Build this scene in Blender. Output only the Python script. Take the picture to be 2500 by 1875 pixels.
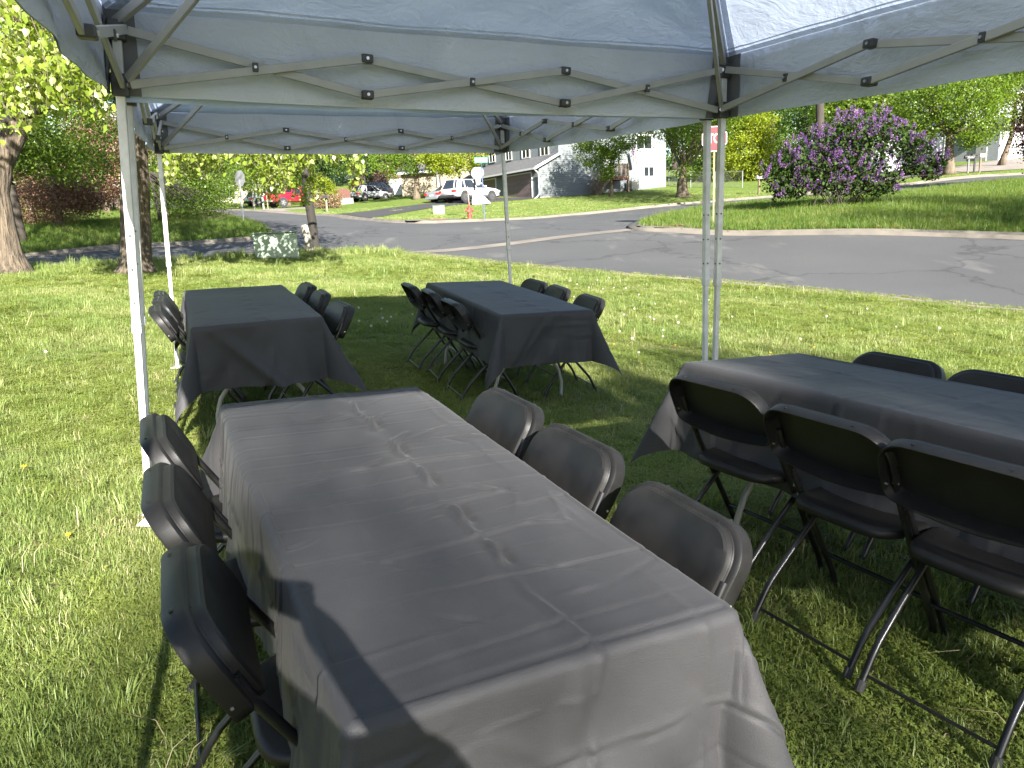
import bpy, bmesh, math, random
import numpy as np
from mathutils import Vector, Matrix
from mathutils.geometry import delaunay_2d_cdt

R = math.radians
random.seed(7)
rng = np.random.default_rng(7)
for o in list(bpy.data.objects):
    bpy.data.objects.remove(o)
sc = bpy.context.scene
C = sc.collection

# ------------------------------------------------------------------ camera
FPX, PIT, ROL, CAMH = 1727.07, 0.2490, 0.0296, 1.4784      # focal length in px of a 2500 px wide frame
_f = Vector((0, math.cos(PIT), -math.sin(PIT)))
_u = Vector((0, math.sin(PIT), math.cos(PIT)))
_x = Vector((1, 0, 0))
CX = math.cos(ROL) * _x + math.sin(ROL) * _u
CU = -math.sin(ROL) * _x + math.cos(ROL) * _u
cam = bpy.data.cameras.new('camera')
cam.sensor_width = 36.0
cam.sensor_fit = 'HORIZONTAL'
cam.lens = FPX / 2500 * 36
cam.clip_start = 0.05
cam.clip_end = 1500
camo = bpy.data.objects.new('camera', cam)
C.objects.link(camo)
m3 = Matrix((CX, CU, -_f)).transposed()
camo.matrix_world = Matrix.Translation((0, 0, CAMH)) @ m3.to_4x4()
sc.camera = camo

# ------------------------------------------------------------------ sky, sun, exposure
SUN_EL = R(27.5)
SUN_AZ = R(20.0)                       # shadows run this far to the left of straight ahead
sdir = Vector((-math.sin(SUN_AZ) * math.cos(SUN_EL), math.cos(SUN_AZ) * math.cos(SUN_EL), -math.sin(SUN_EL)))
w = bpy.data.worlds.new('World')
sc.world = w
w.use_nodes = True
wn = w.node_tree
wn.nodes.clear()
sky = wn.nodes.new('ShaderNodeTexSky')
sky.sky_type = 'NISHITA'
sky.sun_disc = False
sky.sun_elevation = SUN_EL
sky.sun_rotation = math.atan2(-sdir.x, -sdir.y)
sky.air_density = 1.0
sky.dust_density = 0.6
bg = wn.nodes.new('ShaderNodeBackground')
bg.inputs['Strength'].default_value = 0.05
wo = wn.nodes.new('ShaderNodeOutputWorld')
wn.links.new(sky.outputs[0], bg.inputs[0])
wn.links.new(bg.outputs[0], wo.inputs[0])
sl = bpy.data.lights.new('sun', 'SUN')
sl.energy = 5.0
sl.angle = R(0.53)
sl.color = (1.0, 0.955, 0.885)
so = bpy.data.objects.new('sun', sl)
C.objects.link(so)
so.rotation_euler = sdir.to_track_quat('-Z', 'Y').to_euler()
so.location = (10, -20, 20)
vs = sc.view_settings
vs.view_transform = 'Standard'
vs.look = 'None'
vs.gamma = 1.0
vs.use_curve_mapping = False
vs.exposure = 2.55
sc.cycles.max_bounces = 8
sc.cycles.diffuse_bounces = 3
sc.cycles.transmission_bounces = 4
sc.cycles.transparent_max_bounces = 6
sc.cycles.use_denoising = True

UP = Vector((-0.0775, 0.0315, 1.0)).normalized()      # plumb line: the lawn itself slopes a little


# ------------------------------------------------------------------ placing helpers
def ray(px, py):
    return CX * ((px - 1250) / FPX) - CU * ((py - 937.5) / FPX) + _f


def at(px, py, d):
    """point seen at pixel (px, py) of the photograph at horizontal distance d"""
    v = ray(px, py)
    t = d / math.hypot(v.x, v.y)
    return Vector((0, 0, CAMH)) + v * t


def onz(px, py, z=0.0):
    v = ray(px, py)
    return Vector((0, 0, CAMH)) + v * ((z - CAMH) / v.z)


# ------------------------------------------------------------------ mesh helper
class MB:
    def __init__(self):
        self.v, self.f, self.m = [], [], []

    def add(self, vs_, fs, mi=0):
        b = len(self.v)
        self.v += [tuple(p) for p in vs_]
        for q in fs:
            self.f.append(tuple(i + b for i in q))
            self.m.append(mi)
        return self

    def box(self, c, s, mi=0, M=None):
        x, y, z = s[0] / 2, s[1] / 2, s[2] / 2
        p = [Vector((a * x, b * y, d * z)) for d in (-1, 1) for a, b in ((-1, -1), (1, -1), (1, 1), (-1, 1))]
        if M is not None:
            p = [M @ q for q in p]
        p = [q + Vector(c) for q in p]
        return self.add(p, [(3, 2, 1, 0), (4, 5, 6, 7), (0, 1, 5, 4), (1, 2, 6, 5), (2, 3, 7, 6), (3, 0, 4, 7)], mi)

    def lo_hi(self, lo, hi, mi=0):
        lo, hi = Vector(lo), Vector(hi)
        return self.box((lo + hi) / 2, hi - lo, mi)

    def beam(self, a, b, w_, h_, up=(0, 0, 1), mi=0):
        a, b = Vector(a), Vector(b)
        d = (b - a)
        L = d.length
        d.normalize()
        s = d.cross(Vector(up))
        if s.length < 1e-4:
            s = d.cross(Vector((1, 0, 0)))
        s.normalize()
        t = s.cross(d)
        p = []
        for e in (a, b):
            for i, j in ((-1, -1), (1, -1), (1, 1), (-1, 1)):
                p.append(e + s * (i * w_ / 2) + t * (j * h_ / 2))
        return self.add(p, [(3, 2, 1, 0), (4, 5, 6, 7), (0, 1, 5, 4), (1, 2, 6, 5), (2, 3, 7, 6), (3, 0, 4, 7)], mi)

    def tube(self, pts, r, n=8, mi=0, caps=True):
        pts = [Vector(p) for p in pts]
        rr = r if hasattr(r, '__len__') else [r] * len(pts)
        b = len(self.v)
        ref = None
        k = len(pts)
        for i, p in enumerate(pts):
            d = (pts[min(i + 1, k - 1)] - pts[max(i - 1, 0)]).normalized()
            if ref is None:
                ref = Vector((0, 0, 1)) if abs(d.z) < 0.9 else Vector((1, 0, 0))
            s = d.cross(ref)
            if s.length < 1e-5:
                s = d.cross(Vector((0.3, 1, 0.2)))
            s.normalize()
            t = s.cross(d).normalized()
            ref = t
            for j in range(n):
                a = 2 * math.pi * j / n
                self.v.append(tuple(p + (s * math.cos(a) + t * math.sin(a)) * rr[i]))
        for i in range(k - 1):
            for j in range(n):
                j2 = (j + 1) % n
                self.f.append((b + i * n + j, b + i * n + j2, b + (i + 1) * n + j2, b + (i + 1) * n + j))
                self.m.append(mi)
        if caps:
            self.f.append(tuple(b + j for j in reversed(range(n))))
            self.m.append(mi)
            self.f.append(tuple(b + (k - 1) * n + j for j in range(n)))
            self.m.append(mi)
        return self

    def lathe(self, prof, n=16, c=(0, 0, 0), M=None, mi=0):
        """prof: list of (radius, height)"""
        b = len(self.v)
        c = Vector(c)
        for r, z in prof:
            for j in range(n):
                a = 2 * math.pi * j / n
                p = Vector((r * math.cos(a), r * math.sin(a), z))
                if M is not None:
                    p = M @ p
                self.v.append(tuple(p + c))
        for i in range(len(prof) - 1):
            for j in range(n):
                j2 = (j + 1) % n
                self.f.append((b + i * n + j, b + i * n + j2, b + (i + 1) * n + j2, b + (i + 1) * n + j))
                self.m.append(mi)
        self.f.append(tuple(b + j for j in reversed(range(n))))
        self.m.append(mi)
        self.f.append(tuple(b + (len(prof) - 1) * n + j for j in range(n)))
        self.m.append(mi)
        return self

    def prism(self, poly, d, mi=0):
        """poly: 3D polygon, d: extrusion vector"""
        n = len(poly)
        d = Vector(d)
        p = [Vector(q) for q in poly]
        fs = [tuple(reversed(range(n))), tuple(range(n, 2 * n))]
        fs += [(i, (i + 1) % n, n + (i + 1) % n, n + i) for i in range(n)]
        return self.add(p + [q + d for q in p], fs, mi)

    def loft(self, rings, closed=True, caps=True, mi=0):
        b = len(self.v)
        n = len(rings[0])
        for r in rings:
            self.v += [tuple(p) for p in r]
        for i in range(len(rings) - 1):
            for j in range(n if closed else n - 1):
                j2 = (j + 1) % n
                self.f.append((b + i * n + j, b + i * n + j2, b + (i + 1) * n + j2, b + (i + 1) * n + j))
                self.m.append(mi)
        if caps:
            self.f.append(tuple(b + j for j in reversed(range(n))))
            self.m.append(mi)
            self.f.append(tuple(b + (len(rings) - 1) * n + j for j in range(n)))
            self.m.append(mi)
        return self

    def mesh(self, name, mats, smooth=False, bevel=0.0):
        me = bpy.data.meshes.new(name)
        me.from_pydata(self.v, [], self.f)
        if not isinstance(mats, (list, tuple)):
            mats = [mats]
        for m in mats:
            me.materials.append(m)
        if len(mats) > 1:
            me.polygons.foreach_set('material_index', self.m)
        bm = bmesh.new()
        bm.from_mesh(me)
        bmesh.ops.recalc_face_normals(bm, faces=bm.faces)
        if bevel:
            ed = [e for e in bm.edges if len(e.link_faces) == 2 and e.calc_face_angle(0) > 0.6]
            if ed:
                bmesh.ops.bevel(bm, geom=ed, offset=bevel, segments=2, affect='EDGES', profile=0.5)
        bm.to_mesh(me)
        bm.free()
        if smooth:
            me.polygons.foreach_set('use_smooth', [True] * len(me.polygons))
            if smooth != 'all':
                me.set_sharp_from_angle(angle=R(40))
        return me

    def build(self, name, mats, parent=None, smooth=False, bevel=0.0, M=None, label=None):
        o = bpy.data.objects.new(name, self.mesh(name, mats, smooth, bevel))
        C.objects.link(o)
        if parent is not None:
            o.parent = parent
        if M is not None:
            o.matrix_world = M if parent is None else o.matrix_world
            if parent is not None:
                o.matrix_local = M
        if label:
            o['label'] = label
        return o


def np_mesh(name, verts, faces, mat, smooth=False):
    """fast mesh from numpy arrays; faces (n,3) or (n,4)"""
    me = bpy.data.meshes.new(name)
    verts = np.asarray(verts, dtype=np.float32)
    faces = np.asarray(faces, dtype=np.int32)
    nf, k = faces.shape
    me.vertices.add(len(verts))
    me.vertices.foreach_set('co', verts.ravel())
    me.loops.add(nf * k)
    me.loops.foreach_set('vertex_index', faces.ravel())
    me.polygons.add(nf)
    me.polygons.foreach_set('loop_start', np.arange(0, nf * k, k, dtype=np.int32))
    me.update(calc_edges=True)
    if smooth:
        me.polygons.foreach_set('use_smooth', [True] * nf)
    if not isinstance(mat, (list, tuple)):
        mat = [mat]
    for m in mat:
        me.materials.append(m)
    return me


def link(name, me, parent=None):
    o = bpy.data.objects.new(name, me)
    C.objects.link(o)
    if parent is not None:
        o.parent = parent
    return o


def tag(o, label=None, cat=None, group=None, kind=None):
    if label:
        o['label'] = label
    if cat:
        o['category'] = cat
    if group:
        o['group'] = group
    if kind:
        o['kind'] = kind
    return o


def thing(name, label, cat, loc=(0, 0, 0), M=None, group=None):
    o = bpy.data.objects.new(name, None)
    o.empty_display_size = 0.2
    C.objects.link(o)
    if M is not None:
        o.matrix_world = M
    else:
        o.location = loc
    return tag(o, label, cat, group)


def copy_tree(o, parent=None):
    c = o.copy()
    C.objects.link(c)
    c.parent = parent
    for ch in list(o.children):
        copy_tree(ch, c)
    return c


def plumb(loc, heading):
    """matrix: z along the plumb line, x along the 2D heading"""
    z = UP
    x = Vector((heading[0], heading[1], 0))
    x = (x - z * x.dot(z)).normalized()
    y = z.cross(x)
    m = Matrix((x, y, z)).transposed().to_4x4()
    return Matrix.Translation(loc) @ m


# ------------------------------------------------------------------ materials
def new_mat(name):
    m = bpy.data.materials.new(name)
    m.use_nodes = True
    nt = m.node_tree
    nt.nodes.clear()
    out = nt.nodes.new('ShaderNodeOutputMaterial')
    return m, nt, out


def nd(nt, t, **kw):
    n = nt.nodes.new(t)
    for k, v in kw.items():
        setattr(n, k, v)
    return n


def ramp(nt, fac, stops):
    r = nt.nodes.new('ShaderNodeValToRGB')
    e = r.color_ramp.elements
    while len(e) < len(stops):
        e.new(0.5)
    for i, (p, c) in enumerate(stops):
        e[i].position = p
        e[i].color = (*c, 1)
    if fac is not None:
        nt.links.new(fac, r.inputs[0])
    return r


def noise(nt, scale, detail=4, rough=0.55, coord='Object', dist=0.0, stretch=None):
    tc = nt.nodes.new('ShaderNodeTexCoord')
    n = nt.nodes.new('ShaderNodeTexNoise')
    n.inputs['Scale'].default_value = scale
    n.inputs['Detail'].default_value = detail
    n.inputs['Roughness'].default_value = rough
    n.inputs['Distortion'].default_value = dist
    if stretch:
        mp = nt.nodes.new('ShaderNodeMapping')
        mp.inputs['Scale'].default_value = stretch
        nt.links.new(tc.outputs[coord], mp.inputs[0])
        nt.links.new(mp.outputs[0], n.inputs['Vector'])
    else:
        nt.links.new(tc.outputs[coord], n.inputs['Vector'])
    return n


def pmat(name, c, c2=None, rough=0.5, metal=0.0, scale=8.0, bump=0.0, bscale=60.0, spec=0.5, stretch=None, coat=0.0, detail=5):
    """principled with a noise mix between two colours and an optional noise bump"""
    m, nt, out = new_mat(name)
    p = nt.nodes.new('ShaderNodeBsdfPrincipled')
    p.inputs['Roughness'].default_value = rough
    p.inputs['Metallic'].default_value = metal
    p.inputs['Specular IOR Level'].default_value = spec
    p.inputs['Coat Weight'].default_value = coat
    if c2 is None:
        c2 = tuple(x * 0.8 for x in c)
    n = noise(nt, scale, detail, stretch=stretch)
    r = ramp(nt, n.outputs['Fac'], [(0.3, c2), (0.7, c)])
    nt.links.new(r.outputs[0], p.inputs['Base Color'])
    rr = nt.nodes.new('ShaderNodeMapRange')
    rr.inputs[3].default_value = max(0.02, rough - 0.08)
    rr.inputs[4].default_value = min(1.0, rough + 0.08)
    nt.links.new(n.outputs['Fac'], rr.inputs[0])
    nt.links.new(rr.outputs[0], p.inputs['Roughness'])
    if bump:
        n2 = noise(nt, bscale, 6, stretch=stretch)
        b = nt.nodes.new('ShaderNodeBump')
        b.inputs['Strength'].default_value = 1.0
        b.inputs['Distance'].default_value = bump
        nt.links.new(n2.outputs['Fac'], b.inputs['Height'])
        nt.links.new(b.outputs[0], p.inputs['Normal'])
    nt.links.new(p.outputs[0], out.inputs[0])
    return m


def leaf_mat(name, c1, c2, c3=None, trans=0.45, rough=0.45, tcol=None, inst=False, spec=0.4):
    m, nt, out = new_mat(name)
    g = nt.nodes.new('ShaderNodeNewGeometry')
    fac = g.outputs['Random Per Island']
    if inst:
        oi = nt.nodes.new('ShaderNodeObjectInfo')
        ad = nd(nt, 'ShaderNodeMath', operation='ADD')
        nt.links.new(fac, ad.inputs[0])
        nt.links.new(oi.outputs['Random'], ad.inputs[1])
        fr = nd(nt, 'ShaderNodeMath', operation='FRACT')
        nt.links.new(ad.outputs[0], fr.inputs[0])
        fac = fr.outputs[0]
        gn = nt.nodes.new('ShaderNodeTexNoise')
        gn.inputs['Scale'].default_value = 0.9
        gn.inputs['Detail'].default_value = 5
        nt.links.new(g.outputs['Position'], gn.inputs['Vector'])
        mr = nt.nodes.new('ShaderNodeMapRange')
        mr.inputs[1].default_value = 0.3
        mr.inputs[2].default_value = 0.7
        mr.inputs[3].default_value = -0.35
        mr.inputs[4].default_value = 0.35
        nt.links.new(gn.outputs['Fac'], mr.inputs[0])
        ad2 = nd(nt, 'ShaderNodeMath', operation='ADD')
        ad2.use_clamp = True
        nt.links.new(fac, ad2.inputs[0])
        nt.links.new(mr.outputs[0], ad2.inputs[1])
        fac = ad2.outputs[0]
    st = [(0.0, c1), (1.0, c2)] if c3 is None else [(0.0, c1), (0.72, c2), (1.0, c3)]
    r = ramp(nt, fac, st)
    p = nt.nodes.new('ShaderNodeBsdfPrincipled')
    p.inputs['Roughness'].default_value = rough
    p.inputs['Specular IOR Level'].default_value = spec
    nt.links.new(r.outputs[0], p.inputs['Base Color'])
    t = nt.nodes.new('ShaderNodeBsdfTranslucent')
    mx = nd(nt, 'ShaderNodeMix', data_type='RGBA', blend_type='MULTIPLY')
    mx.inputs[0].default_value = 1.0
    nt.links.new(r.outputs[0], mx.inputs[6])
    mx.inputs[7].default_value = (*(tcol or (1.5, 1.35, 0.6)), 1)
    nt.links.new(mx.outputs[2], t.inputs[0])
    ms = nt.nodes.new('ShaderNodeMixShader')
    ms.inputs[0].default_value = trans
    nt.links.new(p.outputs[0], ms.inputs[1])
    nt.links.new(t.outputs[0], ms.inputs[2])
    nt.links.new(ms.outputs[0], out.inputs[0])
    return m


MT = {}
MT['concrete'] = pmat('concrete', (0.145, 0.125, 0.10), (0.085, 0.075, 0.062), rough=0.9, scale=1.3, bump=0.004, bscale=40)
MT['drive_tan'] = pmat('driveway concrete', (0.19, 0.165, 0.14), (0.14, 0.12, 0.105), rough=0.9, scale=0.8, bump=0.003, bscale=30)
MT['drive_dark'] = pmat('driveway asphalt', (0.028, 0.025, 0.026), (0.02, 0.018, 0.019), rough=0.85, scale=0.7, bump=0.003, bscale=60)
MT['white_paint'] = pmat('white paint', (0.42, 0.42, 0.41), (0.36, 0.36, 0.35), rough=0.45, scale=3)
MT['leg_white'] = pmat('powder coated steel', (0.60, 0.60, 0.58), (0.40, 0.39, 0.36), rough=0.4, scale=11, spec=0.5)
MT['truss'] = pmat('grey truss paint', (0.37, 0.365, 0.34), (0.31, 0.305, 0.285), rough=0.45, scale=9)
MT['bracket'] = pmat('dark grey nylon', (0.055, 0.055, 0.055), (0.035, 0.035, 0.036), rough=0.5, scale=20)
MT['steel'] = pmat('bright steel', (0.62, 0.62, 0.62), (0.45, 0.45, 0.45), rough=0.3, metal=0.9, scale=30)
MT['pipe_grey'] = pmat('grey enamelled pipe', (0.26, 0.26, 0.25), (0.20, 0.20, 0.19), rough=0.4, scale=10)
MT['plastic_black'] = pmat('black moulded plastic', (0.0135, 0.0125, 0.0115), (0.0042, 0.0042, 0.0042), rough=0.44, scale=7, bump=0.0004, bscale=700, spec=0.28)
MT['tube_black'] = pmat('black enamel tube', (0.008, 0.008, 0.0085), (0.005, 0.005, 0.0055), rough=0.30, scale=14)
MT['rubber'] = pmat('black rubber', (0.02, 0.02, 0.02), (0.012, 0.012, 0.012), rough=0.8, scale=20)
MT['glass_dark'] = pmat('dark window glass', (0.02, 0.024, 0.028), (0.012, 0.014, 0.018), rough=0.08, scale=1.0, spec=0.8)
MT['bark'] = pmat('cottonwood bark', (0.14, 0.107, 0.072), (0.022, 0.017, 0.012), rough=0.95, scale=13, bump=0.11, bscale=13, stretch=(1.5, 1.5, 0.20), detail=9)
MT['bark_dark'] = pmat('dark bark', (0.040, 0.032, 0.024), (0.018, 0.014, 0.010), rough=0.95, scale=8, bump=0.02, bscale=12, stretch=(1.5, 1.5, 0.25))
MT['bark_tan'] = pmat('tan bark', (0.12, 0.092, 0.06), (0.05, 0.038, 0.025), rough=0.95, scale=6, bump=0.03, bscale=9, stretch=(1.5, 1.5, 0.25))
MT['twig'] = pmat('twig', (0.10, 0.075, 0.05), (0.06, 0.045, 0.03), rough=0.9, scale=12)
MT['bark_white'] = pmat('pale bark', (0.28, 0.26, 0.23), (0.15, 0.14, 0.12), rough=0.9, scale=6)

# ------------------------------------------------------------------ terrain
TABLES = {   # centre x, y, heading, dz, slope x, slope y
    'A': (-0.309, 1.841, 0.478, 0.0, 0.0, 0.0),
    'B': (-1.874, 4.989, 0.447, 0.014, 0.042, 0.016),
    'C': (-0.113, 5.981, 0.414, -0.006, 0.005, 0.020),
    'D': (1.518, 2.347, 0.539, 0.125, -0.004, -0.043),
}
CP = []
for k_, (cx_, cy_, a_, dz_, sx_, sy_) in TABLES.items():
    for i_ in (-1, 1):
        for j_ in (-1, 1):
            dx_ = -math.sin(a_) * 0.9 * i_ + math.cos(a_) * 0.4 * j_
            dy_ = math.cos(a_) * 0.9 * i_ + math.sin(a_) * 0.4 * j_
            CP.append((cx_ + dx_, cy_ + dy_, dz_ + sx_ * dx_ + sy_ * dy_))
for p_ in ((0, 0), (-1.65, 3.0), (-2.94, 6.04), (1.22, 4.2), (0, 7.2), (-5, 4), (-6, 9), (-4, 12.8), (-8, 11.8), (4, 9), (1, 12),
           (-3, 17), (-6.5, 16.5), (-8, -4), (3, -4), (10, -4), (-2, -12), (8, -14), (-14, 2)):
    CP.append((p_[0], p_[1], 0.0))
CP.append((4.5, 2.0, 0.16))
CP.append((7.0, 4.0, 0.14))


def kp(px, py, d, dz=0.0):
    p = at(px, py, d)
    CP.append((p.x, p.y, p.z + dz))
    return (p.x, p.y)


def kz(px, py):
    p = onz(px, py)
    CP.append((p.x, p.y, 0.0))
    return (p.x, p.y)


K1 = [kz(2500, 760), kz(2200, 728), kz(1800, 690), kz(1500, 668), kz(1250, 645), kz(1050, 622), kz(940, 612)]
K1x = [(24.0, -0.8), (40.0, -13.7)]                       # the street running on behind the viewer's right
CP += [(24.0, -0.8, 0.55), (40.0, -13.7, 1.0)]
K1b = [(-5.1, 20.9), (-10.5, 14.3), (-24.0, -1.0)]        # along the street at the left, near side
CP += [(-5.1, 20.9, 0.0), (-10.5, 14.3, -0.15), (-24.0, -1.0, -0.6)]
K2 = [kp(53, 620, 27.1), kp(293, 596, 28.0), kp(407, 592, 28.55), kp(606, 578, 29.9), kp(667, 572, 30.4)]
K2x = [(-31.0, 5.0)]
CP.append((-31.0, 5.0, -0.9))
K2b = [kp(640, 549, 34.0), kp(505, 517, 50.0), (-60.0, 92.0)]
CP.append((-60.0, 92.0, 2.2))
K3c = [(-52.0, 99.0), kp(620, 512, 66.0), kp(700, 517, 60.0), kp(780, 522, 55.0), kp(880, 531, 45.0)]
CP.append((-52.0, 99.0, 2.4))
K3b = [kp(1000, 541, 36.0), kp(1145, 536, 38.0), kp(1294, 530, 41.5), kp(1443, 516, 46.0), kp(1700, 490.5, 52.0), kp(1897, 476, 54.0),
       kp(2229, 445, 57.0), kp(2500, 422, 60.0), (62.0, 46.0)]
CP.append((62.0, 46.0, 7.2))
K4b = [(55.0, 37.0), kp(2500, 434, 51.0), kp(2221, 466, 47.5), kp(1897, 490, 43.0), kp(1700, 508, 38.0), kp(1598, 530, 33.0), kp(1560, 546, 28.6)]
CP.append((55.0, 37.0, 6.2))
K4a = [kp(1572, 554, 27.0), kp(1650, 556, 26.5), kp(1766, 563, 25.8), kp(2113, 559, 24.4), kp(2500, 569, 23.8), (30.0, 6.3), (46.0, -6.6)]
CP += [(30.0, 6.3, 1.7), (46.0, -6.6, 2.0)]
# yards and hillsides
for a_ in ((1139, 495, 57), (1240, 485.5, 61), (1329, 483, 60), (1480, 472, 64), (1626, 457, 68), (1667, 481, 54.5), (1015, 485, 70), (1000, 476, 78),
           (697, 508, 75), (889, 494, 80), (967, 477, 88), (550, 500, 88), (220, 520, 45), (147, 553, 34), (60, 560, 36), (400, 535, 38),
           (1852, 475, 56), (1760, 455, 66), (2317, 425, 60), (2400, 396, 74), (2200, 410, 74), (2060, 503, 31), (2300, 470, 41),
           (2450, 480, 37), (1800, 530, 30), (2300, 520, 29), (1230, 512, 48), (1060, 510, 50)):
    kp(*a_)
CP += [(-60, 45, 1.2), (-90, 100, 5), (0, 120, 7), (80, 110, 12), (110, 60, 11), (90, 0, 5), (-80, 0, -1.0), (0, -60, -1), (60, -60, 1), (-60, -50, -2),
       (-150, 150, 8), (150, 150, 18), (0, 170, 11)]
CPA = np.array(CP, dtype=float)


def _U(r2):
    return np.where(r2 < 1e-9, 0.0, r2 * np.log(np.maximum(r2, 1e-9)))


_n = len(CPA)
_s = 20.0
_P = CPA[:, :2] / _s
_d2 = ((_P[:, None, :] - _P[None, :, :]) ** 2).sum(-1)
_A = np.zeros((_n + 3, _n + 3))
_A[:_n, :_n] = _U(_d2) + np.eye(_n) * 2e-4
_A[:_n, _n] = 1
_A[:_n, _n + 1:] = _P
_A[_n:, :_n] = _A[:_n, _n:].T
_W = np.linalg.solve(_A, np.concatenate([CPA[:, 2], np.zeros(3)]))


def T(xy):
    """height of the ground at (n,2) points"""
    xy = np.atleast_2d(np.asarray(xy, dtype=float)) / _s
    out = np.empty(len(xy))
    for i in range(0, len(xy), 20000):
        q = xy[i:i + 20000]
        d2 = ((q[:, None, :] - _P[None, :, :]) ** 2).sum(-1)
        out[i:i + 20000] = _U(d2) @ _W[:_n] + _W[_n] + q @ _W[_n + 1:]
    return out


def Tz(x, y):
    return float(T([(x, y)])[0])


def gpt(px, py, d, sink=0.0):
    """ground point on the bearing of pixel column px at distance d"""
    p = at(px, py, d)
    return Vector((p.x, p.y, Tz(p.x, p.y) - sink))


# ------------------------------------------------------------------ ground sheets
def dens(poly, step, closed=True):
    out = []
    n = len(poly)
    for i in range(n if closed else n - 1):
        a, b = np.array(poly[i]), np.array(poly[(i + 1) % n])
        k = max(1, int(np.linalg.norm(b - a) / step))
        for j in range(k):
            out.append(tuple(a + (b - a) * j / k))
    if not closed:
        out.append(tuple(poly[-1]))
    return out


def smooth_line(poly, it=2):
    p = [np.array(q) for q in poly]
    for _ in range(it):
        q = [p[0]]
        for i in range(len(p) - 1):
            q += [p[i] * 0.75 + p[i + 1] * 0.25, p[i] * 0.25 + p[i + 1] * 0.75]
        q.append(p[-1])
        p = q
    return [tuple(x) for x in p]


def inside(poly, pts):
    poly = np.asarray(poly)
    x, y = pts[:, 0], pts[:, 1]
    c = np.zeros(len(pts), bool)
    j = len(poly) - 1
    for i in range(len(poly)):
        xi, yi = poly[i]
        xj, yj = poly[j]
        with np.errstate(divide='ignore', invalid='ignore'):
            cond = ((yi > y) != (yj > y)) & (x < (xj - xi) * (y - yi) / (yj - yi + 1e-12) + xi)
        c ^= cond
        j = i
    return c


def sheet(name, outline, mat, zoff=0.0, kind='structure', fine=None, rough=0.0):
    pts = list(outline)
    lo, hi = np.min(pts, 0), np.max(pts, 0)
    cand = []
    for step, d0, d1 in fine or ((0.35, 0, 9), (0.9, 9, 26), (2.0, 26, 60), (5.0, 60, 400)):
        nx, ny = int((hi[0] - lo[0]) / step) + 2, int((hi[1] - lo[1]) / step) + 2
        gx, gy = np.meshgrid(lo[0] + np.arange(nx) * step, lo[1] + np.arange(ny) * step)
        g = np.stack([gx.ravel(), gy.ravel()], 1) + rng.uniform(-0.3, 0.3, (nx * ny, 2)) * step
        d = np.hypot(g[:, 0], g[:, 1])
        cand.append(g[(d >= d0) & (d < d1)])
    g = np.concatenate(cand)
    g = g[inside(pts, g)]
    allp = [Vector(p) for p in pts] + [Vector(p) for p in g]
    n = len(pts)
    r = delaunay_2d_cdt(allp, [], [list(range(n))], 1, 1e-4)
    xy = np.array([(p.x, p.y) for p in r[0]])
    z = T(xy) + zoff
    if rough:
        z += rough * (np.sin(xy[:, 0] * 2.1 + np.sin(xy[:, 1] * 1.3) * 2) * np.sin(xy[:, 1] * 1.7 + 1))
    tris = [f for f in r[2] if len(f) == 3]
    me = np_mesh(name, np.column_stack([xy, z]), tris, mat, smooth=True)
    bm = bmesh.new()
    bm.from_mesh(me)
    bmesh.ops.recalc_face_normals(bm, faces=bm.faces)
    if sum(f.normal.z for f in bm.faces) < 0:
        bmesh.ops.reverse_faces(bm, faces=bm.faces)
    bm.to_mesh(me)
    bm.free()
    o = link(name, me)
    if kind:
        tag(o, kind=kind)
    return o


def lawn_mat(name, g1, g2, dry, soil, s=1.0, dryness=0.62):
    m, nt, out = new_mat(name)
    n1 = noise(nt, 0.55 * s, 4, coord='Object')
    n2 = noise(nt, 5.5 * s, 6, coord='Object')
    n3 = noise(nt, 38 * s, 5, coord='Object')
    a = ramp(nt, n2.outputs['Fac'], [(0.32, g2), (0.68, g1)])
    b = ramp(nt, n1.outputs['Fac'], [(dryness - 0.12, (0, 0, 0)), (dryness + 0.12, (1, 1, 1))])
    mx = nd(nt, 'ShaderNodeMix', data_type='RGBA')
    nt.links.new(b.outputs[0], mx.inputs[0])
    nt.links.new(a.outputs[0], mx.inputs[6])
    mx.inputs[7].default_value = (*dry, 1)
    c = ramp(nt, n3.outputs['Fac'], [(0.36, (0, 0, 0)), (0.5, (1, 1, 1))])
    mx2 = nd(nt, 'ShaderNodeMix', data_type='RGBA')
    nt.links.new(c.outputs[0], mx2.inputs[0])
    mx2.inputs[6].default_value = (*soil, 1)
    nt.links.new(mx.outputs[2], mx2.inputs[7])
    p = nt.nodes.new('ShaderNodeBsdfPrincipled')
    p.inputs['Roughness'].default_value = 0.9
    p.inputs['Specular IOR Level'].default_value = 0.15
    nt.links.new(mx2.outputs[2], p.inputs['Base Color'])
    bp = nt.nodes.new('ShaderNodeBump')
    bp.inputs['Distance'].default_value = 0.04 / s
    nt.links.new(n3.outputs['Fac'], bp.inputs['Height'])
    nt.links.new(bp.outputs[0], p.inputs['Normal'])
    nt.links.new(p.outputs[0], out.inputs[0])
    return m


MT['lawn'] = lawn_mat('near lawn', (0.125, 0.150, 0.036), (0.090, 0.120, 0.026), (0.20, 0.17, 0.07), (0.070, 0.058, 0.028))
MT['lawn_tall'] = lawn_mat('rough verge grass', (0.085, 0.140, 0.022), (0.055, 0.10, 0.016), (0.12, 0.13, 0.035), (0.04, 0.05, 0.015), s=0.6, dryness=0.72)
MT['lawn_far'] = lawn_mat('trimmed yard grass', (0.125, 0.175, 0.030), (0.090, 0.140, 0.024), (0.16, 0.16, 0.05), (0.07, 0.09, 0.02), s=0.35, dryness=0.66)
MT['soil'] = pmat('bare soil', (0.13, 0.095, 0.06), (0.07, 0.05, 0.032), rough=0.95, scale=4, bump=0.02, bscale=25)


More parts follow.
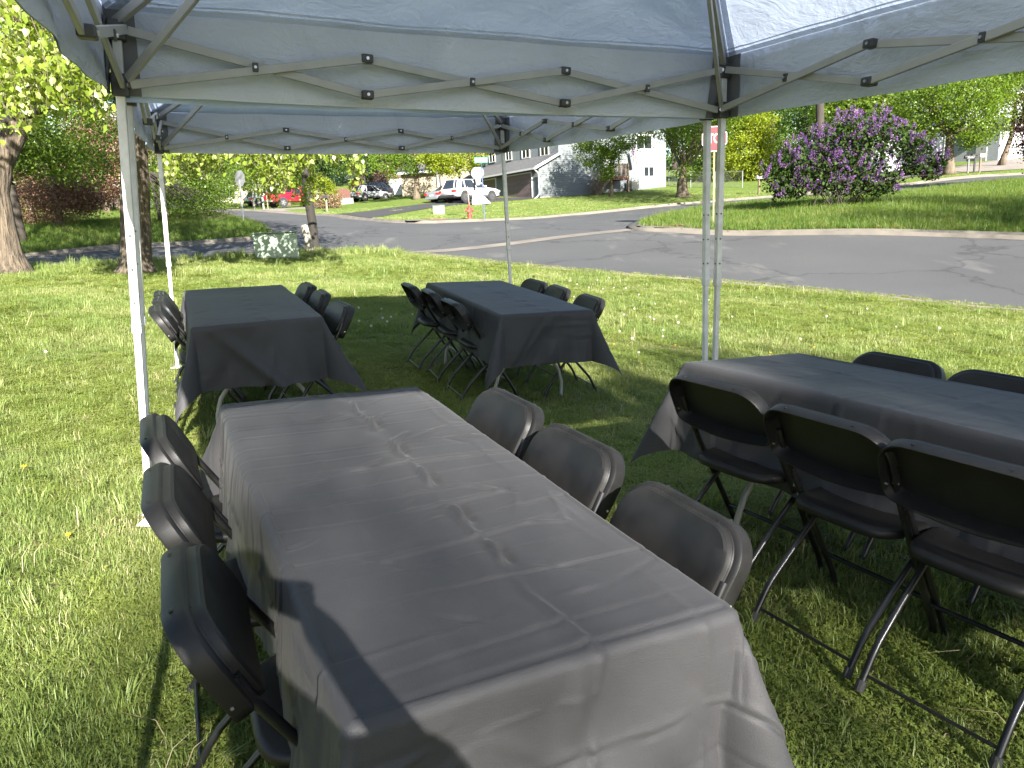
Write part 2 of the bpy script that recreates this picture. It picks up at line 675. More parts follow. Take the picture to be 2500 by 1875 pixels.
def asphalt():
    m, nt, out = new_mat('asphalt')
    n1 = noise(nt, 0.22, 5)
    n2 = noise(nt, 90, 3)
    n3 = noise(nt, 0.9, 6, stretch=(1.0, 0.35, 1.0))
    a = ramp(nt, n1.outputs['Fac'], [(0.3, (0.054, 0.054, 0.055)), (0.7, (0.070, 0.070, 0.069))])
    sp = ramp(nt, n2.outputs['Fac'], [(0.35, (0.75, 0.75, 0.75)), (0.68, (1.2, 1.2, 1.2))])
    mx = nd(nt, 'ShaderNodeMix', data_type='RGBA', blend_type='MULTIPLY')
    mx.inputs[0].default_value = 1
    nt.links.new(a.outputs[0], mx.inputs[6])
    nt.links.new(sp.outputs[0], mx.inputs[7])
    # pale worn streaks
    st = ramp(nt, n3.outputs['Fac'], [(0.60, (0, 0, 0)), (0.74, (0.7, 0.7, 0.7))])
    mx2 = nd(nt, 'ShaderNodeMix', data_type='RGBA')
    nt.links.new(st.outputs[0], mx2.inputs[0])
    nt.links.new(mx.outputs[2], mx2.inputs[6])
    mx2.inputs[7].default_value = (0.12, 0.115, 0.105, 1)
    # cracks
    tc = nt.nodes.new('ShaderNodeTexCoord')
    vo = nd(nt, 'ShaderNodeTexVoronoi', feature='DISTANCE_TO_EDGE')
    vo.inputs['Scale'].default_value = 0.16
    nw = noise(nt, 1.2, 4)
    ad = nd(nt, 'ShaderNodeVectorMath', operation='ADD')
    scv = nd(nt, 'ShaderNodeVectorMath', operation='SCALE')
    scv.inputs['Scale'].default_value = 1.6
    nt.links.new(nw.outputs['Color'], scv.inputs[0])
    nt.links.new(tc.outputs['Object'], ad.inputs[0])
    nt.links.new(scv.outputs[0], ad.inputs[1])
    nt.links.new(ad.outputs[0], vo.inputs['Vector'])
    cr = ramp(nt, vo.outputs['Distance'], [(0.0, (0.25, 0.25, 0.25)), (0.016, (1, 1, 1))])
    mx3 = nd(nt, 'ShaderNodeMix', data_type='RGBA', blend_type='MULTIPLY')
    mx3.inputs[0].default_value = 0.5
    nt.links.new(mx2.outputs[2], mx3.inputs[6])
    nt.links.new(cr.outputs[0], mx3.inputs[7])
    p = nt.nodes.new('ShaderNodeBsdfPrincipled')
    p.inputs['Roughness'].default_value = 0.88
    p.inputs['Specular IOR Level'].default_value = 0.25
    nt.links.new(mx3.outputs[2], p.inputs['Base Color'])
    b = nt.nodes.new('ShaderNodeBump')
    b.inputs['Distance'].default_value = 0.006
    nt.links.new(n2.outputs['Fac'], b.inputs['Height'])
    nt.links.new(b.outputs[0], p.inputs['Normal'])
    nt.links.new(p.outputs[0], out.inputs[0])
    return m


MT['asphalt'] = asphalt()

near_edge = smooth_line(list(reversed(K1x)) + K1 + K1b, 2)            # right -> corner -> left
left_edge = smooth_line(K2x + K2 + K2b, 2)
far_edge = smooth_line(K3c + K3b, 2)
right_edge = smooth_line(K4b + K4a, 2)
road_outline = dens(near_edge + left_edge + far_edge + right_edge, 1.5)
ROAD = sheet('road', road_outline, MT['asphalt'], -0.10)
near_poly = dens(near_edge + [(-24, -22), (40, -22)], 0.9)
left_poly = dens(left_edge + [(-120, 100), (-120, 0), (-40, -6)], 1.5)
far_poly = dens(far_edge + [(130, 60), (150, 160), (0, 180), (-110, 150)], 1.8)
right_poly = dens(right_edge + [(80, -20), (110, 40)], 1.5)
LAWN = sheet('lawn', near_poly, MT['lawn'], 0.0, rough=0.012)
VERGE_L = sheet('grass_bank', left_poly, MT['lawn_tall'], 0.0)
YARD = sheet('yard_ground', far_poly, MT['lawn_far'], 0.0)
VERGE_R = sheet('corner_ground', right_poly, MT['lawn_tall'], 0.0)
# wide ground beyond, to the horizon
me = np_mesh('ground', [(-900, -900, -4.5), (900, -900, -4.5), (900, 900, -4.5), (-900, 900, -4.5)], [(0, 1, 2, 3)], MT['lawn_far'])
tag(link('ground', me), kind='structure')


def kerb(line, side, name='kerb', width=0.14, gutter=0.42, face=0.10):
    """concrete kerb and gutter along a line; side=+1 puts the road on the left of travel"""
    p = np.array(dens(line, 0.8, closed=False))
    t = np.gradient(p, axis=0)
    t /= np.linalg.norm(t, axis=1)[:, None]
    n = np.stack([-t[:, 1], t[:, 0]], 1) * side
    prof = [(-0.02, -0.25), (-0.02, 0.018), (width - 0.03, 0.018), (width, 0.0), (width + 0.04, -face + 0.008), (width + 0.04 + gutter, -face + 0.012),
            (width + 0.04 + gutter, -0.25)]
    z0 = T(p)
    V = []
    for off, dz in prof:
        q = p + n * off
        V.append(np.column_stack([q, z0 + dz]))
    V = np.stack(V, 1)
    k = len(prof)
    F = []
    for i in range(len(p) - 1):
        for j in range(k - 1):
            F.append((i * k + j, i * k + j + 1, (i + 1) * k + j + 1, (i + 1) * k + j))
    me = np_mesh(name, V.reshape(-1, 3), F, MT['concrete'])
    bm = bmesh.new()
    bm.from_mesh(me)
    bmesh.ops.recalc_face_normals(bm, faces=bm.faces)
    bm.to_mesh(me)
    bm.free()
    return tag(link(name, me), kind='structure')


kerb(near_edge, -1, face=0.03, gutter=0.50)
kerb(left_edge, -1)
kerb(far_edge, -1)
kerb(right_edge, -1, face=0.06, gutter=0.30)


def strip(name, line, wid, mat, zoff, kind='structure'):
    p = np.array(dens(line, 0.6, closed=False))
    t = np.gradient(p, axis=0)
    t /= np.linalg.norm(t, axis=1)[:, None]
    n = np.stack([-t[:, 1], t[:, 0]], 1)
    a, b = p - n * wid / 2, p + n * wid / 2
    V = np.stack([np.column_stack([a, T(a) + zoff]), np.column_stack([b, T(b) + zoff])], 1).reshape(-1, 3)
    F = [(2 * i, 2 * i + 1, 2 * i + 3, 2 * i + 2) for i in range(len(p) - 1)]
    return tag(link(name, np_mesh(name, V, F, mat)), kind=kind)


# concrete valley gutter crossing the mouth of the side street
strip('valley_gutter', smooth_line([K1[-1], kp(1150, 592, 23.5), kp(1360, 570, 25.8), (4.4, 26.9)], 2), 0.75, MT['concrete'], -0.090)


def patch(name, pts, mat, zoff):
    return sheet(name, dens(pts, 0.8), mat, zoff, fine=((0.6, 0, 40), (1.2, 40, 400)))


def g2(px, py, d):
    p = at(px, py, d)
    return (p.x, p.y)


# storm drain aprons
patch('drain_apron', [g2(1560, 550, 28.2), g2(1640, 551, 27.8), g2(1740, 556, 26.9), g2(1720, 560, 26.0), g2(1600, 557, 26.6), g2(1555, 554, 27.4)], MT['concrete'], 0.022)
patch('drain_apron', [g2(985, 538, 38.2), g2(1060, 533, 39.3), g2(1125, 532, 39.2), g2(1120, 538, 37.7), g2(1060, 541, 37.0), g2(995, 543, 36.4)], MT['concrete'], 0.022)
# driveways
patch('driveway', [g2(905, 530, 43.5), g2(960, 520, 47), g2(1075, 508, 52.5), g2(1180, 497, 56), g2(1300, 488, 58.8), g2(1305, 484, 61.5), g2(1150, 486, 65), g2(1065, 497, 61),
                   g2(955, 507, 57.5), g2(822, 523, 51.0)], MT['drive_dark'], 0.022)
patch('driveway', [g2(640, 514, 64.2), g2(690, 517, 60.8), g2(770, 515, 62.5), g2(790, 503, 80), g2(700, 503, 84), g2(650, 507, 76)], MT['drive_tan'], 0.022)
patch('driveway', [g2(2330, 428, 60.5), g2(2500, 418, 63.5), g2(2560, 400, 76), g2(2440, 396, 76), g2(2330, 410, 70), g2(2230, 425, 66), g2(2150, 440, 60)], MT['drive_tan'], 0.022)
# bare soil patches in the grass
for a_ in (((640, 606), (700, 602), (760, 606), (740, 612), (660, 612)), ((840, 618), (930, 612), (990, 618), (960, 630), (860, 630)),
           ((170, 700), (280, 688), (290, 715), (200, 722)), ((1780, 538), (1880, 528), (1960, 536), (1880, 548))):
    pass

# ------------------------------------------------------------------ foliage
def unit(v):
    return v / np.maximum(np.linalg.norm(v, axis=1), 1e-9)[:, None]


def leaves(cent, size, shape='diamond', droop=0.2, flat=0.5, fold=0.25):
    """arrays (verts, faces) of one small leaf polygon per centre"""
    n = len(cent)
    nrm = rng.normal(size=(n, 3)) * (1 - flat) + np.array([0, 0, 1.0]) * flat
    nrm = unit(nrm)
    tip = rng.normal(size=(n, 3))
    tip[:, 2] -= droop * 2.5
    tip = unit(tip - nrm * (tip * nrm).sum(1)[:, None])
    sd = np.cross(nrm, tip)
    s = np.asarray(size)[:, None]
    if shape == 'diamond':
        P = [(-0.5, 0, 0), (0.05, 0.36, fold), (0.5, 0, 0), (0.05, -0.36, fold)]
        fc = [(0, 1, 2, 3)]
    elif shape == 'heart':
        P = [(-0.40, 0, 0), (-0.46, 0.26, 0.06), (-0.10, 0.42, 0.10), (0.55, 0, 0), (-0.10, -0.42, 0.10), (-0.46, -0.26, 0.06)]
        fc = [(0, 1, 2, 3), (0, 3, 4, 5)]
    else:
        P = [(-0.5, 0, 0), (-0.1, 0.16, 0.05), (0.5, 0, 0), (-0.1, -0.16, 0.05)]
        fc = [(0, 1, 2, 3)]
    V = np.stack([cent + s * (a * tip + b * sd + c * nrm) for a, b, c in P], 1)
    k = len(P)
    base = (np.arange(n) * k)[:, None]
    F = np.concatenate([base + np.array(f)[None, :] for f in fc])
    return V.reshape(-1, 3), F


def clumps(blobs, n_clump, per, spread, shell=0.55, seed=0, squash=0.75):
    """leaf centres: clumps scattered through ellipsoids (cx,cy,cz,rx,ry,rz)"""
    r = np.random.default_rng(seed)
    vol = np.array([b[3] * b[4] * b[5] for b in blobs]) ** (2 / 3)
    cnt = np.maximum(1, (vol / vol.sum() * n_clump)).astype(int)
    cc = []
    for b, k in zip(blobs, cnt):
        d = unit(r.normal(size=(k, 3)))
        rad = shell + (1 - shell) * r.random(k) ** 0.6
        rad *= 1 + 0.16 * np.sin(d[:, 0] * 5 + seed) * np.cos(d[:, 1] * 4.3 + d[:, 2] * 3)
        cc.append(np.array(b[:3]) + d * rad[:, None] * np.array(b[3:]))
    cc = np.concatenate(cc)
    off = r.normal(size=(len(cc), per, 3)) * spread
    off[:, :, 2] *= squash
    return (cc[:, None, :] + off).reshape(-1, 3), cc


def limb(mb, a, b, r0, r1, n=7, seg=5, wob=0.06, sag=0.0, seed=None):
    a, b = Vector(a), Vector(b)
    L = (b - a).length
    pts = []
    for i in range(seg + 1):
        t = i / seg
        p = a.lerp(b, t)
        if 0 < i < seg:
            p += Vector((random.uniform(-1, 1), random.uniform(-1, 1), random.uniform(-0.5, 0.5))) * wob * L
        p.z += sag * 4 * t * (1 - t) * L
        pts.append(p)
    mb.tube(pts, [r0 + (r1 - r0) * i / seg for i in range(seg + 1)], n)
    return pts


def tree(name, label, base, trunk_pts, r0, r1, blobs, mat, bark, n_clump=500, per=30, spread=0.3, size=0.12, shape='diamond',
         group=None, cat='tree', seed=1, shell=0.5, droop=0.2, n_limbs=12, flare=1.35, limb_r=0.4, flat=0.45, extra=None):
    t = thing(name, label, cat, base, group=group)
    base = Vector(base)
    mb = MB()
    tp = [Vector(p) - base for p in trunk_pts]
    k = len(tp)
    rad = [r0 + (r1 - r0) * i / (k - 1) for i in range(k)]
    full, fr = [], []
    for i in range(k - 1):
        for j in range(4):
            s = j / 4
            full.append(tp[i].lerp(tp[i + 1], s))
            fr.append(rad[i] + (rad[i + 1] - rad[i]) * s)
    full.append(tp[-1])
    fr.append(rad[-1])
    fr[0] *= flare
    fr[1] *= 1 + (flare - 1) * 0.4
    mb.tube(full, fr, 14)
    cen, cc = clumps([(b[0] - base.x, b[1] - base.y, b[2] - base.z, *b[3:]) for b in blobs], n_clump, per, spread, shell, seed)
    r = random.Random(seed)
    top = tp[-1]
    st = [tp[-1], tp[-1].lerp(tp[-2], 0.35), tp[-1].lerp(tp[-2], 0.15)]
    idx = np.random.default_rng(seed).choice(len(cc), min(n_limbs, len(cc)), replace=False)
    for q, i in enumerate(idx):
        e = Vector(cc[i])
        s = st[q % 3]
        pts = limb(mb, s, e, r1 * limb_r * r.uniform(0.6, 1.2), 0.012, 6, 5, 0.05, 0.04)
        for _ in range(2):
            j = int(np.argmin(((cc - np.array(pts[3])) ** 2).sum(1) + np.random.default_rng(q * 7 + _).random(len(cc)) * 3))
            limb(mb, pts[3], Vector(cc[j]), r1 * limb_r * 0.3, 0.008, 5, 3, 0.05)
    mb.build('trunk', bark, t, smooth='all')
    V, F = leaves(cen, np.full(len(cen), size) * rng.uniform(0.7, 1.25, len(cen)), shape, droop, flat)
    if extra:
        for (ec, es, esh, edr) in extra:
            V2, F2 = leaves(ec - np.array(base), es, esh, edr, 0.25)
            if F2.shape[1] == F.shape[1]:
                F = np.concatenate([F, F2 + len(V)])
                V = np.concatenate([V, V2])
    link('crown', np_mesh('crown', V, F, mat), t)
    return t


MT['leaf_cotton'] = leaf_mat('cottonwood leaf', (0.13, 0.185, 0.020), (0.20, 0.265, 0.034), (0.36, 0.39, 0.18), trans=0.45, rough=0.35, spec=0.6)
MT['leaf_maple'] = leaf_mat('maple leaf', (0.075, 0.135, 0.012), (0.13, 0.20, 0.02), trans=0.5)
MT['leaf_dark'] = leaf_mat('dark green leaf', (0.022, 0.055, 0.008), (0.05, 0.095, 0.015), trans=0.35)
MT['leaf_bright'] = leaf_mat('bright spring leaf', (0.15, 0.21, 0.012), (0.24, 0.28, 0.025), trans=0.5)
MT['leaf_mid'] = leaf_mat('mid green leaf', (0.065, 0.12, 0.012), (0.125, 0.185, 0.025), trans=0.5)
MT['leaf_red'] = leaf_mat('bronze crab apple leaf', (0.12, 0.060, 0.045), (0.22, 0.125, 0.085), (0.15, 0.16, 0.05), trans=0.35, tcol=(1.3, 0.8, 0.6))
MT['leaf_lilac'] = leaf_mat('lilac leaf', (0.018, 0.036, 0.008), (0.04, 0.07, 0.014), trans=0.3, spec=0.12, rough=0.6)
MT['lilac_flower'] = leaf_mat('lilac flower', (0.07, 0.026, 0.115), (0.17, 0.075, 0.235), (0.34, 0.18, 0.36), trans=0.3, tcol=(1.1, 0.9, 1.2))


def hang(px0, px1, py0, py1, d0, d1, n, seed, size=0.085, bottom=None):
    """drooping sprays of leaves filling a slab of air; returns leaf centres and twig lines"""
    r = np.random.default_rng(seed)
    cs, tw = [], []
    while sum(len(c) for c in cs) < n:
        px = r.uniform(px0, px1)
        d = r.uniform(d0, d1)
        ylo = py1 if bottom is None else bottom(px)
        pyb = py0 + (ylo - py0) * r.random() ** 0.7
        b = np.array(at(px, pyb, d))
        L = r.uniform(0.25, 0.65)
        a = b + np.array([r.normal() * 0.14, r.normal() * 0.14, L])
        k = int(L * 34)
        t = r.random(k)
        c = a + (b - a) * t[:, None] + r.normal(size=(k, 3)) * 0.055
        cs.append(c)
        tw.append((a, b))
    c = np.concatenate(cs)
    return c, tw


def cottonwood(name, label, trunk_pts, r0, r1, upper, lower, seed, limbs_=()):
    base = trunk_pts[0]
    ex, tws = [], []
    for h in lower:
        c, tw = hang(*h)
        ex.append((c, rng.uniform(0.065, 0.105, len(c)), 'heart', 0.9))
        tws += tw
    t = tree(name, label, base, trunk_pts, r0, r1, upper, MT['leaf_cotton'], MT['bark'], n_clump=560, per=16, spread=0.42, size=0.15, shape='heart',
             seed=seed, group='cottonwoods at the lawn edge', n_limbs=16, shell=0.35, extra=ex, flare=1.5)
    mb = MB()
    for a, b in tws:
        mb.tube([Vector(a) - Vector(base), Vector((a + b) / 2) - Vector(base) + Vector((0.02, 0, 0.01)), Vector(b) - Vector(base)], 0.0035, 4, caps=False)
    mb.build('twigs', MT['twig'], t)['kind'] = 'stuff'
    mb = MB()
    for pts, ra, rb in limbs_:
        q = [Vector(p) - Vector(base) for p in pts]
        mb.tube(q, [ra + (rb - ra) * i / (len(q) - 1) for i in range(len(q))], 10)
    if limbs_:
        mb.build('limb', MT['bark_dark'], t, smooth='all')
    return t


tb = onz(22, 662)
tb.z = Tz(tb.x, tb.y) - 0.05
dA = math.hypot(tb.x, tb.y)
cottonwood('cottonwood_tree', 'big cottonwood with furrowed leaning trunk at the left edge of the photo',
           [tb, at(-4, 560, dA), at(-18, 470, dA), at(-4, 400, dA), at(38, 320, dA), at(66, 200, dA), at(90, 60, dA)], 0.31, 0.14,
           [(tb.x - 0.5, tb.y - 0.5, 7.5, 4.2, 4.2, 3.2), (tb.x + 1.5, tb.y - 3.5, 6.2, 3.0, 3.0, 2.0)],
           [(0, 262, -60, 250, 10.0, 13.5, 3000, 11, 0.085, lambda x: 175 + 110 * math.sin(x * 0.03 + 0.6) ** 2 + 0.1 * x),
            (0, 95, 170, 345, 10.5, 12.5, 420, 12), (95, 262, 150, 290, 9.5, 12.0, 700, 16)], 3,
           [([at(-2, 260, dA), at(20, 215, dA), at(45, 160, dA - 0.3), at(75, 110, dA - 0.6)], 0.11, 0.06),
            ([at(0, 300, dA), at(85, 268, dA - 0.2), at(150, 243, dA - 0.4), at(245, 232, dA - 0.5), at(320, 200, dA - 0.6)], 0.12, 0.05),
            ([at(30, 200, dA), at(60, 190, dA), at(110, 140, dA)], 0.07, 0.03)])
tb2 = onz(333, 668)
tb2.z = Tz(tb2.x, tb2.y) - 0.05
dB = math.hypot(tb2.x, tb2.y)
cottonwood('cottonwood_tree', 'cottonwood with pale ridged trunk standing behind the white tent leg',
           [tb2, at(332, 600, dB), at(330, 480, dB), at(328, 380, dB), at(330, 280, dB), at(338, 120, dB), at(348, -80, dB)], 0.29, 0.17,
           [(tb2.x + 0.3, tb2.y + 2.2, 8.8, 4.0, 3.6, 2.8), (tb2.x + 2.0, tb2.y + 2.0, 6.2, 3.2, 2.6, 1.6), (tb2.x - 3.4, tb2.y - 3.0, 6.0, 2.2, 2.2, 1.4)],
           [(405, 880, 330, 470, 13.0, 16.5, 5600, 21, 0.085, lambda x: 445 + 45 * math.sin(x * 0.021 + 0.8) + 14 * math.sin(x * 0.11) - 75 * math.exp(-((x - 587) / 34) ** 2)),
            (395, 540, 330, 450, 14.0, 17.5, 900, 22), (630, 790, 400, 500, 14.0, 16.0, 420, 23)], 5,
           [([at(335, 200, dB), at(480, 250, dB + 0.8), at(620, 300, dB + 1.6), at(800, 330, dB + 2.2)], 0.09, 0.03)])

# ---- trees across the roads
def simple(name, label, px, py, d, h, blobs_px, mat, bark, r0=0.18, seed=1, trunk=None, group=None, clump=320, per=26, spread=0.34, size=0.15, **kw):
    b = gpt(px, py, d, 0.05)
    if trunk is None:
        tp = [b, b + UP * (h * 0.25) + Vector((0.05, 0, 0)), b + UP * (h * 0.5) + Vector((-0.08, 0.1, 0)), b + UP * (h * 0.75)]
    else:
        tp = [b] + [at(x, y, dd) for x, y, dd in trunk]
    bl = []
    for (x, y, dd, rx, ry, rz) in blobs_px:
        q = at(x, y, dd)
        bl.append((q.x, q.y, q.z, rx, ry, rz))
    return tree(name, label, b, tp, r0, r0 * 0.45, bl, mat, bark, clump, per, spread, size, seed=seed, group=group, **kw)


G1 = 'bronze-leaved crab apples beyond the left road'
simple('crab_apple_tree', 'bronze crab apple with mottled trunk nearest the left road', 147, 553, 34, 3.2,
       [(150, 478, 34, 1.5, 1.4, 0.85), (200, 470, 35, 1.2, 1.2, 0.8)], MT['leaf_red'], MT['bark_tan'], 0.16, 31, group=G1, clump=420, per=26, spread=0.22, size=0.085)
simple('crab_apple_tree', 'bronze crab apple hanging low at far left behind the big trunk', 78, 540, 38, 3.0,
       [(72, 490, 38, 1.5, 1.4, 1.0), (110, 455, 38.5, 1.3, 1.3, 0.9)], MT['leaf_red'], MT['bark_tan'], 0.14, 32, group=G1, clump=420, per=26, spread=0.22, size=0.085)
simple('crab_apple_tree', 'tall bronze crab apple rising behind the tent legs', 262, 520, 44, 5.5,
       [(235, 400, 44, 2.3, 2.0, 1.9), (265, 340, 44, 1.8, 1.8, 1.6), (370, 395, 44, 1.3, 1.5, 1.0)], MT['leaf_red'], MT['bark_tan'], 0.16, 33, group=G1, clump=620, per=26, spread=0.28, size=0.1)
simple('maple_tree', 'dark green maple spreading low over the far left lawn', 45, 545, 30, 5.5,
       [(95, 385, 30, 1.5, 1.5, 0.8), (170, 390, 29, 1.3, 1.3, 0.6), (205, 418, 28.5, 0.8, 0.9, 0.35), (30, 340, 30, 2.2, 2, 1.2), (150, 320, 30, 2.2, 2, 1.0)],
       MT['leaf_mid'], MT['bark_dark'], 0.17, 34, clump=520, per=26, spread=0.22, size=0.1)
# brush right of the tent legs
simple('brush_tree', 'green brushy tree with two pale stems beside the far tent leg', 408, 530, 37, 5,
       [(425, 430, 37, 1.3, 1.3, 1.2), (470, 455, 38, 1.3, 1.2, 1.0), (380, 440, 38, 1.0, 1.0, 1.4), (520, 470, 40, 1.2, 1.2, 0.7)], MT['leaf_mid'], MT['bark_tan'],
       0.12, 35, clump=480, per=24, spread=0.22, size=0.09, n_limbs=22)
simple('brush_tree', 'thin leaning tree with dark stems left of the stop sign back', 392, 535, 35, 3.5,
       [(440, 500, 35, 0.9, 0.9, 0.5), (505, 497, 37, 1.0, 0.8, 0.5)], MT['leaf_mid'], MT['bark_dark'], 0.08, 36, trunk=[(384, 500, 35), (375, 460, 35), (362, 420, 35)],
       clump=150, per=20, spread=0.2, size=0.08, n_limbs=30, limb_r=0.6)
# fallen dead branches on the bank
for k_, (lab_, pts_) in enumerate((('long bare branch lying from the brush towards the sign post', [(430, 532, 36, .2), (470, 522, 36, .6), (520, 533, 36, .45), (565, 540, 35.5, .12)]),
                                   ('bare forked branch arching over the road by the sign post', [(455, 520, 37, .5), (510, 515, 37, .7), (560, 524, 36.5, .5), (583, 521, 36.5, .55)]))):
    mb = MB()
    b_ = gpt(pts_[0][0], 530, pts_[0][2])
    pl = [at(x, y, d) - b_ for x, y, d, z in pts_]
    mb.tube(pl, [0.035, 0.025, 0.016, 0.006], 6)
    for i in range(18):
        s_ = random.choice(pl[:3]).lerp(random.choice(pl[1:]), random.random())
        mb.tube([s_, s_ + Vector((random.uniform(-0.7, 0.9), random.uniform(-.5, .5), random.uniform(-0.25, 0.35)))], [0.009, 0.003], 4)
    o = mb.build('fallen_branch', MT['twig'], smooth='all')
    o.location = b_
    tag(o, lab_, 'branch', 'bare branches on the bank')

# ---- trees round the houses
G2 = 'trees in the far yards'
simple('birch_tree', 'pale-stemmed young tree left of the cream house', 521, 508, 70, 6, [(505, 450, 70, 2.0, 2, 2.0), (560, 430, 72, 2, 2, 1.5)], MT['leaf_mid'], MT['bark_white'], 0.13, 41,
       trunk=[(514, 480, 70), (508, 450, 70)], group=G2, clump=260, per=22, size=0.16)
simple('birch_tree', 'slender pale-stemmed tree between the stop sign back and the red pickup', 620, 504, 76, 7, [(625, 425, 76, 2.2, 2, 2.2), (585, 410, 78, 2, 2, 2.0)], MT['leaf_maple'], MT['bark_white'], 0.1, 42,
       trunk=[(618, 470, 76), (616, 440, 76)], group=G2, clump=260, per=22, size=0.16)
simple('yard_tree', 'tree with stout grey trunk behind the red pickup', 705, 500, 84, 9, [(700, 420, 84, 3.4, 3, 2.6), (660, 380, 86, 3, 3, 3)], MT['leaf_mid'], MT['bark_tan'], 0.3, 43,
       trunk=[(698, 465, 84), (692, 425, 84)], group=G2, clump=300, per=22, size=0.18)
simple('yard_tree', 'dark-trunked tree in front of the orange wood wall', 888, 480, 82, 9, [(860, 400, 82, 2.6, 2.6, 1.8), (920, 370, 83, 3, 3, 2.2), (880, 330, 83, 4, 3.5, 2.5)], MT['leaf_dark'], MT['bark_dark'], 0.3, 44,
       trunk=[(887, 450, 82), (890, 415, 82)], group=G2, clump=420, per=24, size=0.18)
simple('maple_tree', 'multi-stemmed maple with bright drooping leaves before the beige house', 1017, 485, 69, 9,
       [(935, 395, 68, 1.5, 1.4, 1.0), (975, 385, 68, 1.5, 1.4, 1.1), (958, 425, 67.5, 0.5, 0.6, 0.7), (1000, 400, 68, 0.9, 0.9, 0.9), (1000, 340, 70, 4.5, 3, 2.5)], MT['leaf_maple'], MT['bark_tan'], 0.32, 45,
       trunk=[(1018, 455, 69), (1016, 425, 69), (1012, 395, 69)], group=G2, clump=420, per=24, spread=0.26, size=0.17, limb_r=0.7)
simple('maple_tree', 'maple with yellow-green leaves above the white SUV', 1120, 480, 70, 8,
       [(1065, 395, 66, 1.3, 1.3, 0.9), (1100, 405, 66, 1.4, 1.3, 0.8), (1090, 380, 66, 1.6, 1.4, 0.9), (1150, 385, 67, 0.9, 1, 1.0), (1170, 375, 67, 0.6, 0.8, 0.6), (1040, 385, 67, .6, .6, .4)], MT['leaf_bright'], MT['bark_dark'], 0.16, 46,
       trunk=[(1121, 455, 69), (1122, 430, 68), (1115, 405, 67)], group=G2, clump=330, per=24, spread=0.24, size=0.17)
simple('maple_tree', 'large street maple with forked trunk in front of the blue-grey house', 1667, 481, 54.5, 9,
       [(1690, 395, 54, 0.7, 0.8, 1.6), (1700, 330, 54, 2.2, 2, 1.6), (1610, 300, 55, 2.5, 2, 1.0), (1660, 425, 54, 0.45, 0.5, 0.45), (1672, 270, 54, 5, 4, 1.8), (1740, 300, 55, 1.6, 1.6, 2.0)],
       MT['leaf_maple'], MT['bark_tan'], 0.44, 47, trunk=[(1665, 450, 54.5), (1667, 425, 54.5), (1670, 400, 54.5)], group=G2, clump=560, per=24, spread=0.24, size=0.14,
       n_limbs=14, flare=1.4, limb_r=0.9)
simple('maple_tree', 'low branching maple across the deck of the blue-grey house', 1492, 476, 58, 6,
       [(1445, 375, 57, 1.3, 1.2, 1.1), (1480, 395, 57, 1.0, 1.0, 1.2), (1425, 350, 57, 0.9, 0.9, 0.7), (1495, 360, 57, 1.3, 1.2, 0.8), (1480, 425, 57, 0.5, 0.6, 0.5), (1545, 345, 57.5, 1.3, 1.1, 0.6)],
       MT['leaf_maple'], MT['bark_tan'], 0.14, 48, trunk=[(1493, 440, 58), (1490, 400, 58), (1500, 370, 57.5)], group=G2, clump=330, per=22, spread=0.22, size=0.14)
simple('yard_tree', 'sunlit yellow-green tree right of the red stop sign', 1790, 465, 72, 10,
       [(1790, 330, 72, 3.4, 3, 3.0), (1830, 390, 71, 2.6, 2.4, 2.6), (1760, 400, 72, 2.0, 2.0, 2.4), (1840, 300, 72, 2.4, 2.4, 1.8)], MT['leaf_bright'], MT['bark_tan'], 0.25, 49, group=G2, clump=760, per=26,
       spread=0.34, size=0.19)
simple('yard_tree', 'dark green shrubby tree behind the mailbox and chain fence', 1880, 462, 76, 7,
       [(1870, 430, 75, 2.4, 2, 1.8), (1905, 400, 76, 2.4, 2.2, 2.4), (1720, 430, 75, 1.6, 1.6, 2.2), (1750, 450, 76, 1.8, 1.5, 1.2)], MT['leaf_mid'], MT['bark_dark'], 0.2, 50, group=G2, clump=480, per=24, size=0.18)
simple('yard_tree', 'deep green tree standing left behind the lilac', 1960, 455, 82, 12,
       [(1950, 330, 82, 3.6, 3, 4.5), (2010, 300, 84, 3.4, 3, 3.0)], MT['leaf_dark'], MT['bark_dark'], 0.3, 51, group=G2, clump=520, per=24, size=0.2)
simple('yard_tree', 'green tree rising above the middle of the lilac', 2080, 440, 66, 13,
       [(2070, 285, 66, 3.0, 2.4, 1.6), (2130, 275, 66, 2.6, 2.4, 1.4), (2180, 290, 66, 1.8, 1.8, 1.0), (2100, 235, 67, 4.0, 3, 2.0)], MT['leaf_mid'], MT['bark_tan'], 0.3, 52, group=G2, clump=480, per=24, size=0.21)
simple('street_tree', 'stout street tree with spreading limbs right of the lilac', 2317, 425, 60, 9,
       [(2255, 270, 60, 2.4, 2.2, 1.4), (2330, 225, 60, 3.6, 3, 1.5), (2385, 300, 59.5, 1.8, 1.8, 1.5), (2230, 330, 60, 1.0, 1.0, 0.6), (2395, 335, 59.5, 0.9, 0.9, 0.5), (2285, 305, 60, 1.4, 1.3, 1.0),
        (2355, 345, 59.5, 0.8, 0.8, 0.4)], MT['leaf_maple'], MT['bark_tan'], 0.40, 53, trunk=[(2317, 390, 60), (2318, 350, 60), (2318, 322, 60)], group=G2, clump=640, per=22, spread=0.26, size=0.15,
       n_limbs=12, limb_r=1.0, flare=1.2)
simple('yard_tree', 'fine-leaved willowy tree at the upper right corner', 2440, 425, 68, 12,
       [(2440, 225, 66, 3.0, 2.6, 2.2), (2500, 215, 66, 3, 2.6, 3.0), (2400, 200, 67, 3, 2.4, 1.6)], MT['leaf_mid'], MT['bark_tan'], 0.22, 54, group=G2, clump=620, per=24, spread=0.34, size=0.14, droop=0.7,
       trunk=[(2470, 330, 68), (2480, 250, 68)])
